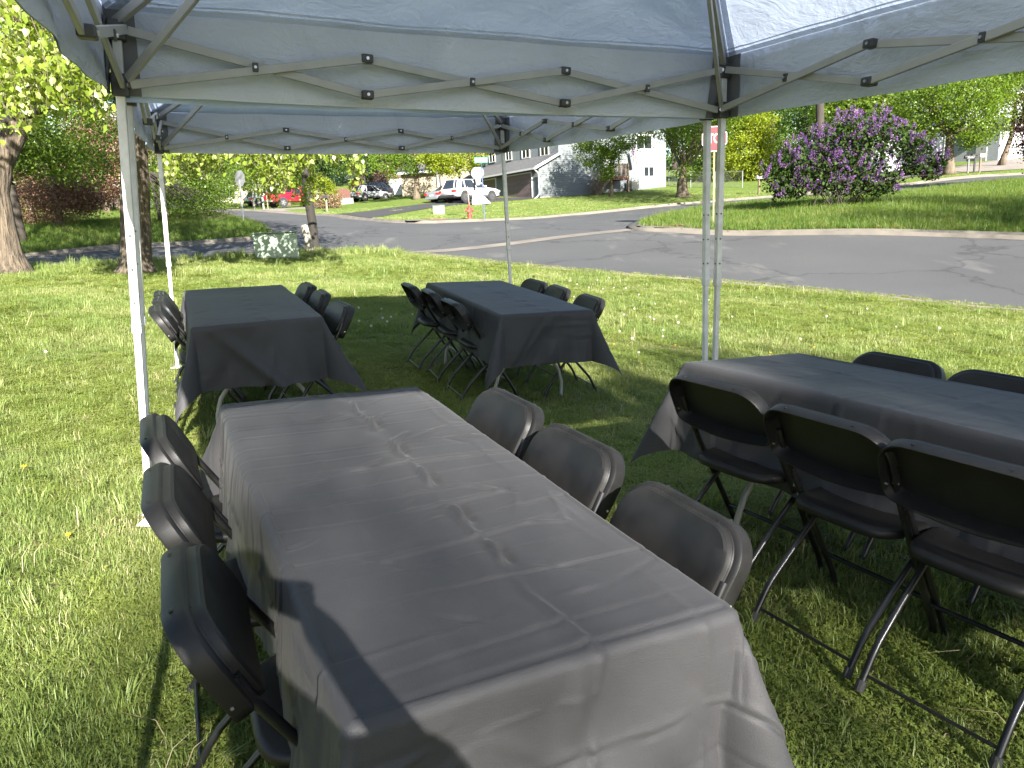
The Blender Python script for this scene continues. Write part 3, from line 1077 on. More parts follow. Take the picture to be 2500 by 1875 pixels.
simple('maple_tree', 'dark red-leaved maple cut by the right edge of the photo', 2560, 440, 50, 6,
       [(2550, 315, 50, 1.4, 1.3, 1.6), (2565, 255, 50, 1.4, 1.2, 1.0)], leaf_mat('dark red maple leaf', (0.03, 0.012, 0.014), (0.07, 0.02, 0.022), trans=0.3, tcol=(1.3, 0.6, 0.5)), MT['bark_dark'], 0.15, 55, group=G2, clump=260, per=24, size=0.13)
# shrubs
simple('shrub', 'bright feathery green shrub right of the red pickup', 785, 503, 66, 2.6, [(785, 465, 66, 1.15, 1.0, 1.2), (805, 478, 66, 0.8, 0.8, 0.8)], MT['leaf_bright'], MT['twig'], 0.06, 56, cat='shrub',
       clump=200, per=22, spread=0.2, size=0.13, n_limbs=14)
simple('shrub', 'brown twiggy hedge under the feathery shrub', 795, 507, 64, 1.4, [(780, 493, 64, 0.8, 0.7, 0.5), (812, 490, 64, 0.9, 0.7, 0.6)],
       leaf_mat('brown twig leaf', (0.16, 0.10, 0.06), (0.24, 0.16, 0.09), trans=0.2, tcol=(1, 0.9, 0.7)), MT['twig'], 0.05, 57, cat='shrub', clump=120, per=22, spread=0.2, size=0.1, n_limbs=24)

# ---- row of big trees closing the view behind the houses
G3 = 'tall trees closing the view behind the houses'
row = [(-120, 92, 'leaf_dark'), (120, 88, 'leaf_mid'), (330, 95, 'leaf_dark'), (470, 104, 'leaf_mid'), (640, 108, 'leaf_mid'), (790, 106, 'leaf_dark'), (930, 112, 'leaf_dark'),
       (1090, 104, 'leaf_dark'), (1220, 112, 'leaf_dark'), (1640, 96, 'leaf_dark'), (1760, 104, 'leaf_dark'), (1900, 108, 'leaf_mid'), (2040, 112, 'leaf_maple'), (2180, 110, 'leaf_mid'),
       (2300, 106, 'leaf_dark'), (2440, 110, 'leaf_mid'), (2600, 104, 'leaf_dark')]
where = ['outside the left edge', 'above the bronze crab apples', 'behind the tall bronze crab apple', 'above the birch by the cream house', 'above the red pickup', 'above the feathery shrub',
         'over the brown house', 'over the beige house', 'behind the upper storey of the blue-grey house', 'right behind the forked street maple', 'behind the red stop sign', 'above the left flank of the lilac',
         'above the lilac crest', 'above the white house', 'behind the stout street tree', 'above the white garage', 'past the right edge']
for i, (px_, d_, mk) in enumerate(row):
    b_ = gpt(px_, 480, d_)
    bl = [(b_.x, b_.y, b_.z + 7.5, 6.5, 5, 6.0), (b_.x + 2.5, b_.y - 1, b_.z + 12.5, 5, 4.5, 4.5), (b_.x - 3, b_.y, b_.z + 3.6, 4.5, 3.5, 3.4)]
    tree('yard_tree', 'tall leafy tree ' + where[i], b_, [b_, b_ + UP * 3, b_ + UP * 7], 0.4, 0.2, bl, MT[mk], MT['bark_dark'], 620, 24, 0.6, 0.34, seed=70 + i, group=G3, n_limbs=10, shell=0.45)

# ---- trees behind the viewer whose dappled shade falls on the right-hand table and the lawn
def shade_tree(label, tgt, dist, blobs, seed, clump, r0=0.25, per=26, spread=0.34):
    c = Vector(tgt) - sdir * (dist / math.cos(SUN_EL))
    b_ = Vector((c.x, c.y, Tz(c.x, c.y)))
    bl = [(c.x + x, c.y + y, c.z + z, rx, ry, rz) for x, y, z, rx, ry, rz in blobs]
    tree('shade_tree', label, b_, [b_, b_ + Vector((0.1, 0, 1.6)), b_ + Vector((0, 0.1, 3.2)), Vector((b_.x, b_.y, c.z - 1.0))], r0, r0 * 0.5, bl, MT['leaf_maple'], MT['bark_tan'], clump, per, spread, 0.13, seed=seed,
         group='trees behind the viewer', n_limbs=14, shell=0.2)


shade_tree('leafy maple behind the viewer shading the right-hand table', (2.2, 2.2, 0.8), 16.0, [(0, 0, 0, 1.75, 1.6, 1.5), (1.6, -0.4, 0.9, 2.0, 1.8, 1.5), (2.0, 0.6, -1.0, 1.7, 1.5, 1.2)], 91, 230, 0.25, 46, 0.20)

shade_tree('thin-leaved tree behind the viewer casting soft dapples on the nearest table', (0.25, 0.55, 0.55), 26.0, [(0, 0, 0, 1.4, 1.3, 1.0), (-0.4, 0.5, 1.0, 1.2, 1.0, 0.8), (1.4, 0.0, 0.0, 1.3, 1.2, 1.1)], 95, 20, 0.2, 40, 0.17)
simple('yard_tree', 'tall tree whose dark trunk shows above the left crest of the lilac', 2004, 470, 41, 14,
       [(2010, 40, 41, 3.6, 3.2, 2.4), (2110, -80, 41, 4.4, 3.6, 3.0), (1930, -140, 42, 4.2, 3.6, 3.0), (2050, -230, 42, 4.4, 3.6, 2.8)], MT['leaf_maple'], MT['bark_dark'], 0.28, 58, group=G2, clump=520, per=24, spread=0.5, size=0.2,
       trunk=[(2003, 380, 41), (2001, 200, 41), (1998, -20, 41)])
shade_tree('broad tree beyond the right edge shading the far kerb and corner lawn', (13.5, 23.5, 1.0), 24.0, [(0, 0, 0, 3.2, 3.0, 1.8), (4.5, 1.5, 0.6, 3.4, 3.0, 1.8), (8.5, 4.0, 0.8, 3.4, 3.2, 2.0), (3.0, 5.0, 1.5, 3.0, 2.6, 1.6)], 93, 760, 0.4)

# ---- lilac
def lilac():
    b = gpt(2062, 505, 31, 0.03)
    t = thing('lilac_bush', 'big lilac bush in purple bloom on the grassy corner', 'bush', b)
    stems, leavesc, flc = MB(), [], []
    r = np.random.default_rng(5)
    blobs = [(1905, 430, 0.9, 0.9, 0.75), (1945, 400, 1.0, 1.0, 0.85), (2000, 375, 1.0, 1.0, 0.95), (2060, 345, 1.1, 1.0, 1.0), (2120, 335, 1.1, 1.0, 1.0), (2180, 345, 1.0, 0.9, 0.8), (2230, 365, 0.7, 0.8, 0.5),
             (2000, 425, 1.1, 1.0, 0.8), (2080, 415, 1.2, 1.1, 0.8), (2150, 435, 0.9, 0.9, 0.5), (1935, 460, 0.8, 0.8, 0.4), (2040, 455, 1.0, 0.9, 0.4), (2130, 462, 0.9, 0.8, 0.25), (2240, 410, 0.6, 0.7, 0.3),
             (2285, 395, 0.35, 0.5, 0.3), (2270, 425, 0.4, 0.4, 0.2), (1915, 470, 0.5, 0.6, 0.3)]
    for i in range(34):
        q = blobs[r.integers(len(blobs))]
        e = at(q[0] + r.normal() * 14, q[1] + r.normal() * 8, 31 + r.normal() * 0.6) - b
        s = Vector((r.normal() * 0.55, r.normal() * 0.35, 0.0))
        m_ = s.lerp(e, 0.4) + Vector((0, 0, 0.35))
        stems.tube([s, s.lerp(m_, 0.5) + Vector((0, 0, .08)), m_, m_.lerp(e, 0.5) + Vector((0, 0, .1)), e], [0.020, 0.018, 0.015, 0.010, 0.004], 5)
    for (px_, py_, rx, ry, rz) in blobs:
        c = at(px_, py_, 31) - b
        k = int(620 * (rx * ry * rz) ** 0.6) + 130
        d = unit(r.normal(size=(k, 3)))
        rad = r.random(k) ** 0.45
        leavesc.append(np.array(c) + d * rad[:, None] * np.array((rx, ry, rz)) + r.normal(size=(k, 3)) * 0.06)
        k = int(31 * (rx * rz)) + 5
        d = unit(r.normal(size=(k, 3)) + np.array([0, -0.35, 0.55]))
        flc.append(np.array(c) + d * np.array((rx, ry, rz)) * r.uniform(0.85, 1.06, (k, 1)))
    lc = np.concatenate(leavesc)
    V, F = leaves(lc, r.uniform(0.09, 0.15, len(lc)), 'heart', 0.5, 0.35)
    stems.build('stem', MT['bark_dark'], t, smooth='all')
    link('crown', np_mesh('crown', V, F, MT['leaf_lilac']), t)
    fc = np.concatenate(flc)
    per = 80
    ax = unit(r.normal(size=(len(fc), 3)) * 0.5 + np.array([0, -0.1, 1.0]))
    h = r.random((len(fc), per))
    w_ = unit(r.normal(size=(len(fc) * per, 3))).reshape(len(fc), per, 3)
    L = r.uniform(0.20, 0.36, len(fc))
    pts = fc[:, None, :] + ax[:, None, :] * (h * L[:, None])[:, :, None] + w_ * ((1 - h) * 0.085 + 0.015)[:, :, None]
    pts = pts.reshape(-1, 3)
    V, F = leaves(pts, np.full(len(pts), 0.036), 'diamond', 0.0, 0.2)
    fo = link('flower_heads', np_mesh('flower_heads', V, F, MT['lilac_flower']), t)
    fo['kind'] = 'stuff'


lilac()

# ------------------------------------------------------------------ houses
def siding(name, c, lap=0.17, c2=None):
    m, nt, out = new_mat(name)
    tc = nt.nodes.new('ShaderNodeTexCoord')
    sp = nt.nodes.new('ShaderNodeSeparateXYZ')
    nt.links.new(tc.outputs['Object'], sp.inputs[0])
    dv = nd(nt, 'ShaderNodeMath', operation='DIVIDE')
    dv.inputs[1].default_value = lap
    nt.links.new(sp.outputs['Z'], dv.inputs[0])
    fr = nd(nt, 'ShaderNodeMath', operation='FRACT')
    nt.links.new(dv.outputs[0], fr.inputs[0])
    n = noise(nt, 0.6, 4)
    c2 = c2 or tuple(x * 0.88 for x in c)
    r = ramp(nt, n.outputs['Fac'], [(0.3, c2), (0.7, c)])
    p = nt.nodes.new('ShaderNodeBsdfPrincipled')
    p.inputs['Roughness'].default_value = 0.55
    b = nt.nodes.new('ShaderNodeBump')
    b.inputs['Distance'].default_value = 0.06
    h = ramp(nt, fr.outputs[0], [(0.0, (1, 1, 1)), (0.86, (0.35, 0.35, 0.35)), (0.93, (0, 0, 0)), (1.0, (0, 0, 0))])
    nt.links.new(h.outputs[0], b.inputs['Height'])
    nt.links.new(b.outputs[0], p.inputs['Normal'])
    nt.links.new(r.outputs[0], p.inputs['Base Color'])
    nt.links.new(p.outputs[0], out.inputs[0])
    return m


MT['side_blue'] = siding('blue-grey lap siding', (0.115, 0.128, 0.13))
MT['side_white'] = siding('white lap siding', (0.30, 0.31, 0.32))
MT['side_beige'] = pmat('beige board wall', (0.24, 0.20, 0.14), (0.20, 0.17, 0.12), rough=0.8, scale=2)
MT['side_cream'] = siding('cream lap siding', (0.38, 0.34, 0.25))
MT['side_brown'] = siding('brown lap siding', (0.13, 0.065, 0.05), 0.3)
MT['shingle'] = pmat('grey roof shingles', (0.09, 0.09, 0.09), (0.045, 0.045, 0.048), rough=0.95, scale=3, bump=0.01, bscale=14, stretch=(1, 1, 4))
MT['shingle_pale'] = pmat('pale roof shingles', (0.065, 0.065, 0.068), (0.048, 0.048, 0.05), rough=0.95, scale=3, bump=0.01, bscale=14)
MT['garage_brown'] = pmat('brown garage door', (0.10, 0.075, 0.075), (0.085, 0.062, 0.062), rough=0.5, scale=2)
MT['garage_white'] = pmat('white garage door', (0.62, 0.64, 0.68), (0.56, 0.58, 0.62), rough=0.5, scale=2)
MT['wood'] = pmat('weathered deck wood', (0.14, 0.10, 0.065), (0.085, 0.06, 0.04), rough=0.85, scale=5, stretch=(1, 1, 6))
MT['wood_red'] = pmat('stained red wood', (0.115, 0.052, 0.036), (0.085, 0.038, 0.026), rough=0.8, scale=5)
MT['wood_orange'] = pmat('orange cedar wall', (0.20, 0.085, 0.03), (0.15, 0.06, 0.02), rough=0.7, scale=4, stretch=(6, 6, 1))
MT['stone'] = pmat('foundation stone', (0.36, 0.34, 0.30), (0.20, 0.19, 0.17), rough=0.9, scale=3, bump=0.02, bscale=6)


class House:
    def __init__(s, name, label, M, cat='house', group=None):
        s.M = M
        s.inv = M.inverted()
        s.t = thing(name, label, cat, M=M, group=group)

    def P(s, px, py, ax, val):
        """local point where the sight line of a pixel meets the local plane axis=val"""
        o = s.inv @ Vector((0, 0, CAMH))
        d = (s.inv.to_3x3() @ ray(px, py))
        return o + d * ((val - o[ax]) / d[ax])

    def box(s, name, lo, hi, mat, bevel=0.0, parent=None, label=None):
        o = MB().lo_hi(lo, hi).build(name, mat, parent or s.t, bevel=bevel, label=label)
        return o

    def window(s, ax, val, a0, a1, z0, z1, outward, mull=1, frame=0.09, mat=None, label=None):
        """window on plane axis=val, spanning a0..a1 on the other horizontal axis"""
        def P(a, o_, z):
            q = [0, 0, z]
            q[ax] = val + o_ * outward
            q[1 - ax] = a
            return q
        fr, gl = MB(), MB()
        a0, a1 = min(a0, a1), max(a0, a1)
        for (x0, x1, y0, y1) in ((a0 - frame, a0, z0 - frame, z1 + frame), (a1, a1 + frame, z0 - frame, z1 + frame), (a0, a1, z1, z1 + frame), (a0, a1, z0 - frame, z0)):
            lo, hi = P(x0, -0.02, y0), P(x1, 0.06, y1)
            fr.lo_hi([min(i, j) for i, j in zip(lo, hi)], [max(i, j) for i, j in zip(lo, hi)])
        for k in range(mull):
            x = a0 + (a1 - a0) * (k + 1) / (mull + 1)
            lo, hi = P(x - 0.03, -0.02, z0), P(x + 0.03, 0.045, z1)
            fr.lo_hi([min(i, j) for i, j in zip(lo, hi)], [max(i, j) for i, j in zip(lo, hi)])
        f = fr.build('window', mat or MT['white_paint'], s.t, label=label)
        for k in range(mull + 1):
            x0 = a0 + (a1 - a0) * k / (mull + 1)
            x1 = a0 + (a1 - a0) * (k + 1) / (mull + 1)
            lo, hi = P(x0, -0.02, z0), P(x1, 0.012, z1)
            gl = MB().lo_hi([min(i, j) for i, j in zip(lo, hi)], [max(i, j) for i, j in zip(lo, hi)])
            gl.build('pane', MT['glass_dark'], f)
        return f

    def garage(s, x0, x1, z0, z1, y, mat, rows=4, trim=True):
        x0, x1 = min(x0, x1), max(x0, x1)
        d = bpy.data.objects.new('garage_door', None)
        C.objects.link(d)
        d.parent = s.t
        h = (z1 - z0) / rows
        for k in range(rows):
            MB().lo_hi((x0, y - 0.035, z0 + k * h + 0.012), (x1, y + 0.02, z0 + (k + 1) * h - 0.004)).build('panel', mat, d, bevel=0.008)
        if trim:
            f = MB().lo_hi((x0 - 0.1, y - 0.07, z0), (x0 - 0.002, y + 0.02, z1 + 0.1)).lo_hi((x1 + 0.002, y - 0.07, z0), (x1 + 0.1, y + 0.02, z1 + 0.1))
            f.lo_hi((x0 - 0.001, y - 0.07, z1), (x1 + 0.001, y + 0.02, z1 + 0.1))
            f.build('door_frame', MT['white_paint'], s.t)

    def slab(s, name, poly, thick, mat, parent=None):
        p = [Vector(q) for q in poly]
        n = (p[1] - p[0]).cross(p[2] - p[0]).normalized()
        if n.z < 0:
            n = -n
        return MB().prism(p, n * thick).build(name, mat, parent or s.t)


# ---- blue-grey house with two garages
c0 = at(1318, 484, 60)
H = House('house', 'blue-grey sided house with two brown garage doors and a side deck', plumb(c0, (0.52, -0.85)))
xl = H.P(1140, 470, 1, 0).x
xu = H.P(1185, 400, 1, 2.0).x
yr = H.P(1626, 440, 0, 0).y
lower = MB().lo_hi((xl, 0, -1.5), (0, yr, 2.55))
lower.prism([(-0.002, 0.0, 2.55), (-0.002, 2.0, 2.55), (-0.002, 2.0, 3.5)], (-0.2, 0, 0))
lower.build('wall', MT['side_blue'], H.t)
MB().lo_hi((xu, 2.0, 2.551), (0, yr, 5.9)).build('upper_wall', MT['side_blue'], H.t)
H.box('foundation', (-0.3, 0.01, -1.5), (0.02, yr + 0.02, 0.12), MT['stone'])
rf = H.slab('garage_roof', [(xl - 0.5, -0.55, 2.32), (0.35, -0.55, 2.32), (0.35, 1.99, 3.52), (xl - 0.5, 1.99, 3.52)], 0.10, MT['shingle'])
H.box('gutter', (xl - 0.5, -0.68, 2.26), (0.36, -0.56, 2.40), MT['white_paint'], parent=rf)
MB().beam((0.40, -0.6, 2.36), (0.40, 2.1, 3.62), 0.06, 0.2).build('rake_board', MT['white_paint'], rf)
MB().tube([(0.2, -0.6, 2.28), (0.12, -0.15, 2.0), (0.1, -0.1, 1.8), (0.1, -0.1, 0.35), (0.35, -0.5, 0.08), (0.7, -0.9, -0.02)], 0.055, 8).build('downspout', MT['white_paint'], H.t, smooth=True)
rf2 = H.slab('roof', [(xu - 0.4, 1.5, 5.85), (0.4, 1.5, 5.85), (0.4, (2 + yr) / 2, 8.3), (xu - 0.4, (2 + yr) / 2, 8.3)], 0.12, MT['shingle'])
H.slab('roof', [(xu - 0.4, yr + 0.5, 5.85), (0.4, yr + 0.5, 5.85), (0.4, (2 + yr) / 2 + 0.01, 8.3), (xu - 0.4, (2 + yr) / 2 + 0.01, 8.3)], 0.12, MT['shingle'])
MB().prism([(-0.05, 2.05, 5.901), (-0.05, yr - 0.05, 5.901), (-0.05, (2 + yr) / 2, 8.28)], (-0.3, 0, 0)).build('gable', MT['side_blue'], H.t)
for (a, b, y0, y1) in ((1240, 1300, 427, 486), (1163, 1213, 434, 492)):
    p0, p1 = H.P(a, y1, 1, 0), H.P(b, y1, 1, 0)
    H.garage(p0.x, p1.x, -0.05, 2.1, 0.0, MT['garage_brown'], 5)
for (a, b, yb) in ((1196, 1209, 396), (1236, 1249, 391), (1276, 1293, 386), (1321, 1339, 380)):
    p0, p1 = H.P(a, yb, 1, 2.0), H.P(b, yb, 1, 2.0)
    H.window(1, 2.0, p0.x, p1.x, p0.z, p0.z + 1.35, -1, 1)
for (a, b, y0, y1) in ((1554, 1590, 363, 332), (1572, 1595, 430, 408)):
    p0, p1 = H.P(a, y0, 0, 0.0), H.P(b, y1, 0, 0.0)
    H.window(0, 0.0, p0.y, p1.y, p0.z, p1.z, 1, 1, 0.14)
d0 = H.P(1490, 432, 0, 1.5)
d1 = H.P(1536, 428, 0, 1.5)
zf = (d0.z + d1.z) / 2
dk = bpy.data.objects.new('deck', None)
C.objects.link(dk)
dk.parent = H.t
MB().lo_hi((0.02, d0.y, zf - 0.28), (1.5, d1.y, zf - 0.06)).build('deck_frame', MT['wood_red'], dk)
for k in range(7):
    MB().lo_hi((0.02 + k * 0.215, d0.y - 0.05, zf - 0.055), (0.02 + k * 0.215 + 0.2, d1.y + 0.05, zf)).build('deck_board', MT['wood'], dk)
for (x, y) in ((1.42, d0.y + 0.06), (1.42, d1.y - 0.06)):
    MB().lo_hi((x - 0.07, y - 0.07, -1.5), (x + 0.07, y + 0.07, zf + 1.05)).build('post', MT['wood'], dk)
rl = MB().lo_hi((1.38, d0.y, zf + 0.98), (1.46, d1.y, zf + 1.04)).lo_hi((0.05, d1.y - 0.04, zf + 0.98), (1.4, d1.y + 0.04, zf + 1.04))
k = d0.y
while k < d1.y:
    rl.lo_hi((1.40, k, zf + 0.02), (1.44, k + 0.045, zf + 0.98))
    k += 0.15
for k in range(9):
    rl.lo_hi((0.1 + k * 0.15, d1.y - 0.02, zf + 0.02), (0.145 + k * 0.15, d1.y + 0.02, zf + 0.98))
rl.build('railing', MT['wood'], dk)
st0 = H.P(1450, 474, 0, 1.2)
n_st = 9
sy = (d0.y - st0.y) / n_st
for k in range(n_st):
    z = zf - (k + 1) * (zf + 0.2) / (n_st + 1)
    MB().lo_hi((0.5, d0.y - (k + 1) * sy, z - 0.05), (1.45, d0.y - k * sy, z)).build('stair_tread', MT['wood'], dk)
sr = MB()
for x in (0.5, 1.45):
    sr.beam((x, d0.y, zf - 0.15), (x, st0.y, -0.15), 0.05, 0.25)
    sr.beam((x, d0.y, zf + 0.98), (x, st0.y, 0.9), 0.06, 0.07)
    for k in range(13):
        t = k / 12
        y, z = d0.y + (st0.y - d0.y) * t, zf - 0.15 + (-0.15 - zf + 0.15) * t
        sr.lo_hi((x - 0.016, y - 0.016, z), (x + 0.016, y + 0.016, z + 1.1))
sr.build('stair_railing', MT['wood'], dk)
# door behind the deck
H.box('door', (-0.02, d0.y + 0.5, zf), (0.03, d0.y + 1.4, zf + 2.05), MT['white_paint'])
# air conditioner by the wall
ac = H.P(1546, 462, 0, 0.8)
acm = MB().lo_hi((0.35, ac.y - 0.4, ac.z), (1.1, ac.y + 0.4, ac.z + 0.75)).build('air_conditioner', pmat('grey cabinet', (0.30, 0.30, 0.27), rough=0.6), None, bevel=0.03)
acm.matrix_world = H.M
tag(acm, 'grey air conditioner box on the ground beside the deck post', 'air conditioner')
# flag
fl0 = H.P(1543, 366, 0, 1.0)
fm = thing('flag', 'striped red white and blue flag drooping from a pole on the house wall', 'flag', M=H.M)
MB().tube([(0.0, fl0.y - 0.1, fl0.z - 0.5), (1.05, fl0.y + 0.1, fl0.z + 0.35)], 0.015, 6).build('flagpole', MT['white_paint'], fm)
mb = MB()
MT['flag_red'] = pmat('flag red', (0.42, 0.03, 0.04), rough=0.8)
MT['flag_blue'] = pmat('flag blue', (0.03, 0.04, 0.14), rough=0.8)
MT['flag_white'] = pmat('flag white', (0.75, 0.74, 0.72), rough=0.8)
rows_ = 12
for i in range(13):
    for j in range(rows_):
        def q(a, b):
            t_ = a / 13
            z_ = b / rows_
            return (0.85 + 0.07 * math.sin(a * 1.9) - 0.12 * t_, fl0.y + 0.12 + 0.42 * t_ * (0.75 + 0.25 * z_) + 0.35 * z_ * 0.6, fl0.z + 0.2 - 1.35 * z_ - 0.10 * math.sin(t_ * 3))
        mi_ = 2 if (i < 7 and j < 5) else (0 if i % 2 == 0 else 1)
        mb.add([q(i, j), q(i + 1, j), q(i + 1, j + 1), q(i, j + 1)], [(0, 1, 2, 3)], mi_)
mb.build('flag_cloth', [MT['flag_red'], MT['flag_white'], MT['flag_blue']], fm)

# ---- beige house
c1 = at(1076, 478, 77)
H2 = House('house', 'beige house with dark roof behind the white SUV', plumb(c1, (0.97, -0.24)))
xl = H2.P(982, 470, 1, 0).x
xr = H2.P(1175, 460, 1, 0).x
H2.box('wall', (xl, 0, -2), (-0.12, 8, 2.45), MT['side_beige'])
H2.box('tall_wall', (-0.119, -0.3, -2), (xr, 8, 5.0), MT['side_beige'])
H2.box('corner_trim', (-0.16, -0.36, -1.5), (0.06, -0.2, 5.0), MT['white_paint'])
H2.box('downspout', (0.10, -0.42, -1.5), (0.22, -0.31, 4.9), MT['bracket'])
r_ = H2.slab('roof', [(xl - 0.4, -0.6, 2.45), (-0.15, -0.6, 2.45), (-0.15, 4, 4.6), (xl - 0.4, 4, 4.6)], 0.12, MT['shingle'])
H2.box('fascia', (xl - 0.4, -0.66, 2.36), (-0.15, -0.61, 2.58), MT['white_paint'], parent=r_)
H2.slab('roof', [(-0.5, -0.9, 5.0), (xr + 0.4, -0.9, 5.0), (xr + 0.4, 4, 7.2), (-0.5, 4, 7.2)], 0.12, MT['shingle'])

# ---- brown house with white garage door
c2 = at(985, 478, 88)
H3 = House('house', 'brown sided house with an open garage and one pale garage door', plumb(c2, (0.97, -0.24)))
xl = H3.P(912, 470, 1, 0).x
H3.box('wall', (xl, 0, -2), (0.1, 8, 5.6), MT['side_brown'])
a0, a1 = H3.P(952, 477, 1, 0), H3.P(980, 436, 1, 0)
H3.garage(a0.x, a1.x, a0.z, a1.z, -0.01, MT['garage_white'], 4, trim=False)
for xx in (0.33, 0.66):
    pass
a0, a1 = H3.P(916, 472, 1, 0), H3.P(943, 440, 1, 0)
H3.box('garage_shade_panel', (a0.x, -0.03, a0.z), (a1.x, 0.01, a1.z), MT['bracket'])  # flat dark sheet on the wall stands for the shade inside the open garage
a0, a1 = H3.P(860, 480, 1, 1.5), H3.P(913, 433, 1, 1.5)
H3.box('cedar_wall', (a0.x, 1.5, -2), (xl - 0.01, 8, a1.z), MT['wood_orange'])
b0, b1 = H3.P(893, 441, 1, 1.5), H3.P(900, 429, 1, 1.5)
H3.window(1, 1.5, b0.x, b1.x, b0.z, b1.z, -1, 0)
H3.slab('roof', [(a0.x - 0.5, 0.8, a1.z), (xl, 0.8, a1.z), (xl, 5, a1.z + 1.8), (a0.x - 0.5, 5, a1.z + 1.8)], 0.12, MT['shingle'])
H3.slab('roof', [(xl - 0.3, -0.5, 5.6), (0.4, -0.5, 5.6), (0.4, 4, 7.5), (xl - 0.3, 4, 7.5)], 0.12, MT['shingle'])

# ---- cream house at the left
c3 = at(600, 502, 90)
H4 = House('house', 'cream house glimpsed behind the pale-stemmed birch', plumb(c3, (0.98, -0.2)))
xl = H4.P(505, 500, 1, 0).x
H4.box('wall', (xl, 0, -2), (0, 8, 3.2), MT['side_cream'])
H4.slab('roof', [(xl - 0.5, -0.7, 3.15), (0.5, -0.7, 3.15), (0.5, 4, 5.2), (xl - 0.5, 4, 5.2)], 0.14, MT['shingle'])
for a in (0.3, 0.62):
    H4.window(1, 0.0, xl * (1 - a) - 0.7, xl * (1 - a) + 0.7, 1.0, 2.2, -1, 1)
H4.box('fence_panel', (xl - 6, 0.5, -2), (xl - 0.1, 0.6, 1.6), pmat('blue-grey panel', (0.30, 0.34, 0.38), rough=0.7))

# ---- white houses on the right
c4 = at(2436, 392, 76)
H5 = House('house', 'white two-storey house with attached white garage at far right', plumb(c4, (0.90, 0.42)))
yw = H5.P(2335, 392, 0, 0).y
xr = H5.P(2520, 388, 1, 0).x
H5.box('wall', (0, 0, -2.5), (xr + 2, max(7.0, yw), 2.9), MT['side_white'])
a0, a1 = H5.P(2444, 388, 1, 0), H5.P(2493, 350, 1, 0)
H5.garage(a0.x, a1.x, -0.05, 2.15, 0.0, MT['white_paint'], 4)
H5.box('door', (-0.05, 1.0, -0.1), (0.01, 1.95, 2.0), MT['white_paint'])
r_ = H5.slab('garage_roof', [(-0.5, -0.5, 2.75), (xr + 2.4, -0.5, 2.75), (xr + 2.4, 3.5, 4.2), (-0.5, 3.5, 4.2)], 0.12, MT['shingle_pale'])
H5.box('fascia', (-0.5, -0.57, 2.66), (xr + 2.4, -0.51, 2.9), MT['white_paint'], parent=r_)
H5.box('upper_wall', (-0.9, 2.5, 2.95), (xr + 2, 10, 6.1), MT['side_white'])
b0, b1 = H5.P(2437, 316, 1, 2.5), H5.P(2450, 297, 1, 2.5)
H5.window(1, 2.5, b0.x, b1.x, b0.z, b1.z, -1, 1)
r_ = H5.slab('roof', [(-1.5, 1.9, 6.0), (xr + 2.5, 1.9, 6.0), (xr + 2.5, 6.2, 8.2), (-1.5, 6.2, 8.2)], 0.12, MT['shingle_pale'])
H5.box('fascia', (-1.5, 1.83, 5.9), (xr + 2.5, 1.89, 6.16), MT['white_paint'], parent=r_)
c5 = at(2300, 405, 72)
H6 = House('house', 'white house with small porch seen through and right of the lilac', plumb(c5, (0.95, 0.3)))
xl = H6.P(2125, 420, 1, 0).x
H6.box('wall', (xl, 0, -3), (0.6, 8, 3.4), MT['side_white'])
H6.slab('roof', [(xl - 0.4, -0.5, 3.35), (0.9, -0.5, 3.35), (0.9, 4.2, 5.5), (xl - 0.4, 4.2, 5.5)], 0.12, MT['shingle_pale'])
b0, b1 = H6.P(2250, 355, 1, 0), H6.P(2262, 338, 1, 0)
H6.window(1, 0.0, b0.x, b1.x, b0.z, b1.z, -1, 1)
b0 = H6.P(2283, 360, 1, -1.2)
for xx in (b0.x - 1.0, b0.x + 0.9):
    H6.box('porch_post', (xx - 0.08, -1.28, -2), (xx + 0.08, -1.12, b0.z + 1.3), MT['white_paint'])
pr = MB().prism([(b0.x - 1.4, -1.5, b0.z + 1.3), (b0.x + 1.3, -1.5, b0.z + 1.3), (b0.x - 0.05, -1.5, b0.z + 2.1)], (0, 1.49, 0)).build('porch_gable', MT['white_paint'], H6.t)
H6.box('door', (b0.x - 0.45, -0.05, b0.z - 1.1), (b0.x + 0.45, 0.0, b0.z + 1.0), MT['side_blue'])

# ------------------------------------------------------------------ fences, walls
fb = [at(x, y, d) for x, y, d in ((150, 522, 46), (200, 520, 46), (250, 519, 46), (300, 518, 46.5), (345, 518, 47))]
ft = thing('picket_fence', 'weathered brown picket fence behind the bronze crab apples', 'fence', fb[0])
pk = None
for i in range(len(fb) - 1):
    a, b = fb[i], fb[i + 1]
    n_ = int((b - a).length / 0.16)
    for k in range(n_):
        p = a.lerp(b, k / n_)
        p.z = Tz(p.x, p.y)
        if pk is None:
            pk = MB().prism([(-0.055, 0, 0), (0.055, 0, 0), (0.055, 0, 1.05), (0, 0, 1.15), (-0.055, 0, 1.05)], (0, 0.02, 0)).mesh('picket', MT['wood'])
        o = link('picket', pk, ft)
        o.location = p - fb[0]
    MB().beam(a - fb[0] + Vector((0, 0.04, 0.85)), b - fb[0] + Vector((0, 0.04, 0.85)), 0.03, 0.08).build('rail', MT['wood'], ft)
    q = a - fb[0]
    MB().lo_hi((q.x - 0.06, q.y + 0.06, q.z - 0.5), (q.x + 0.06, q.y + 0.18, q.z + 1.15)).build('post', MT['wood'], ft)

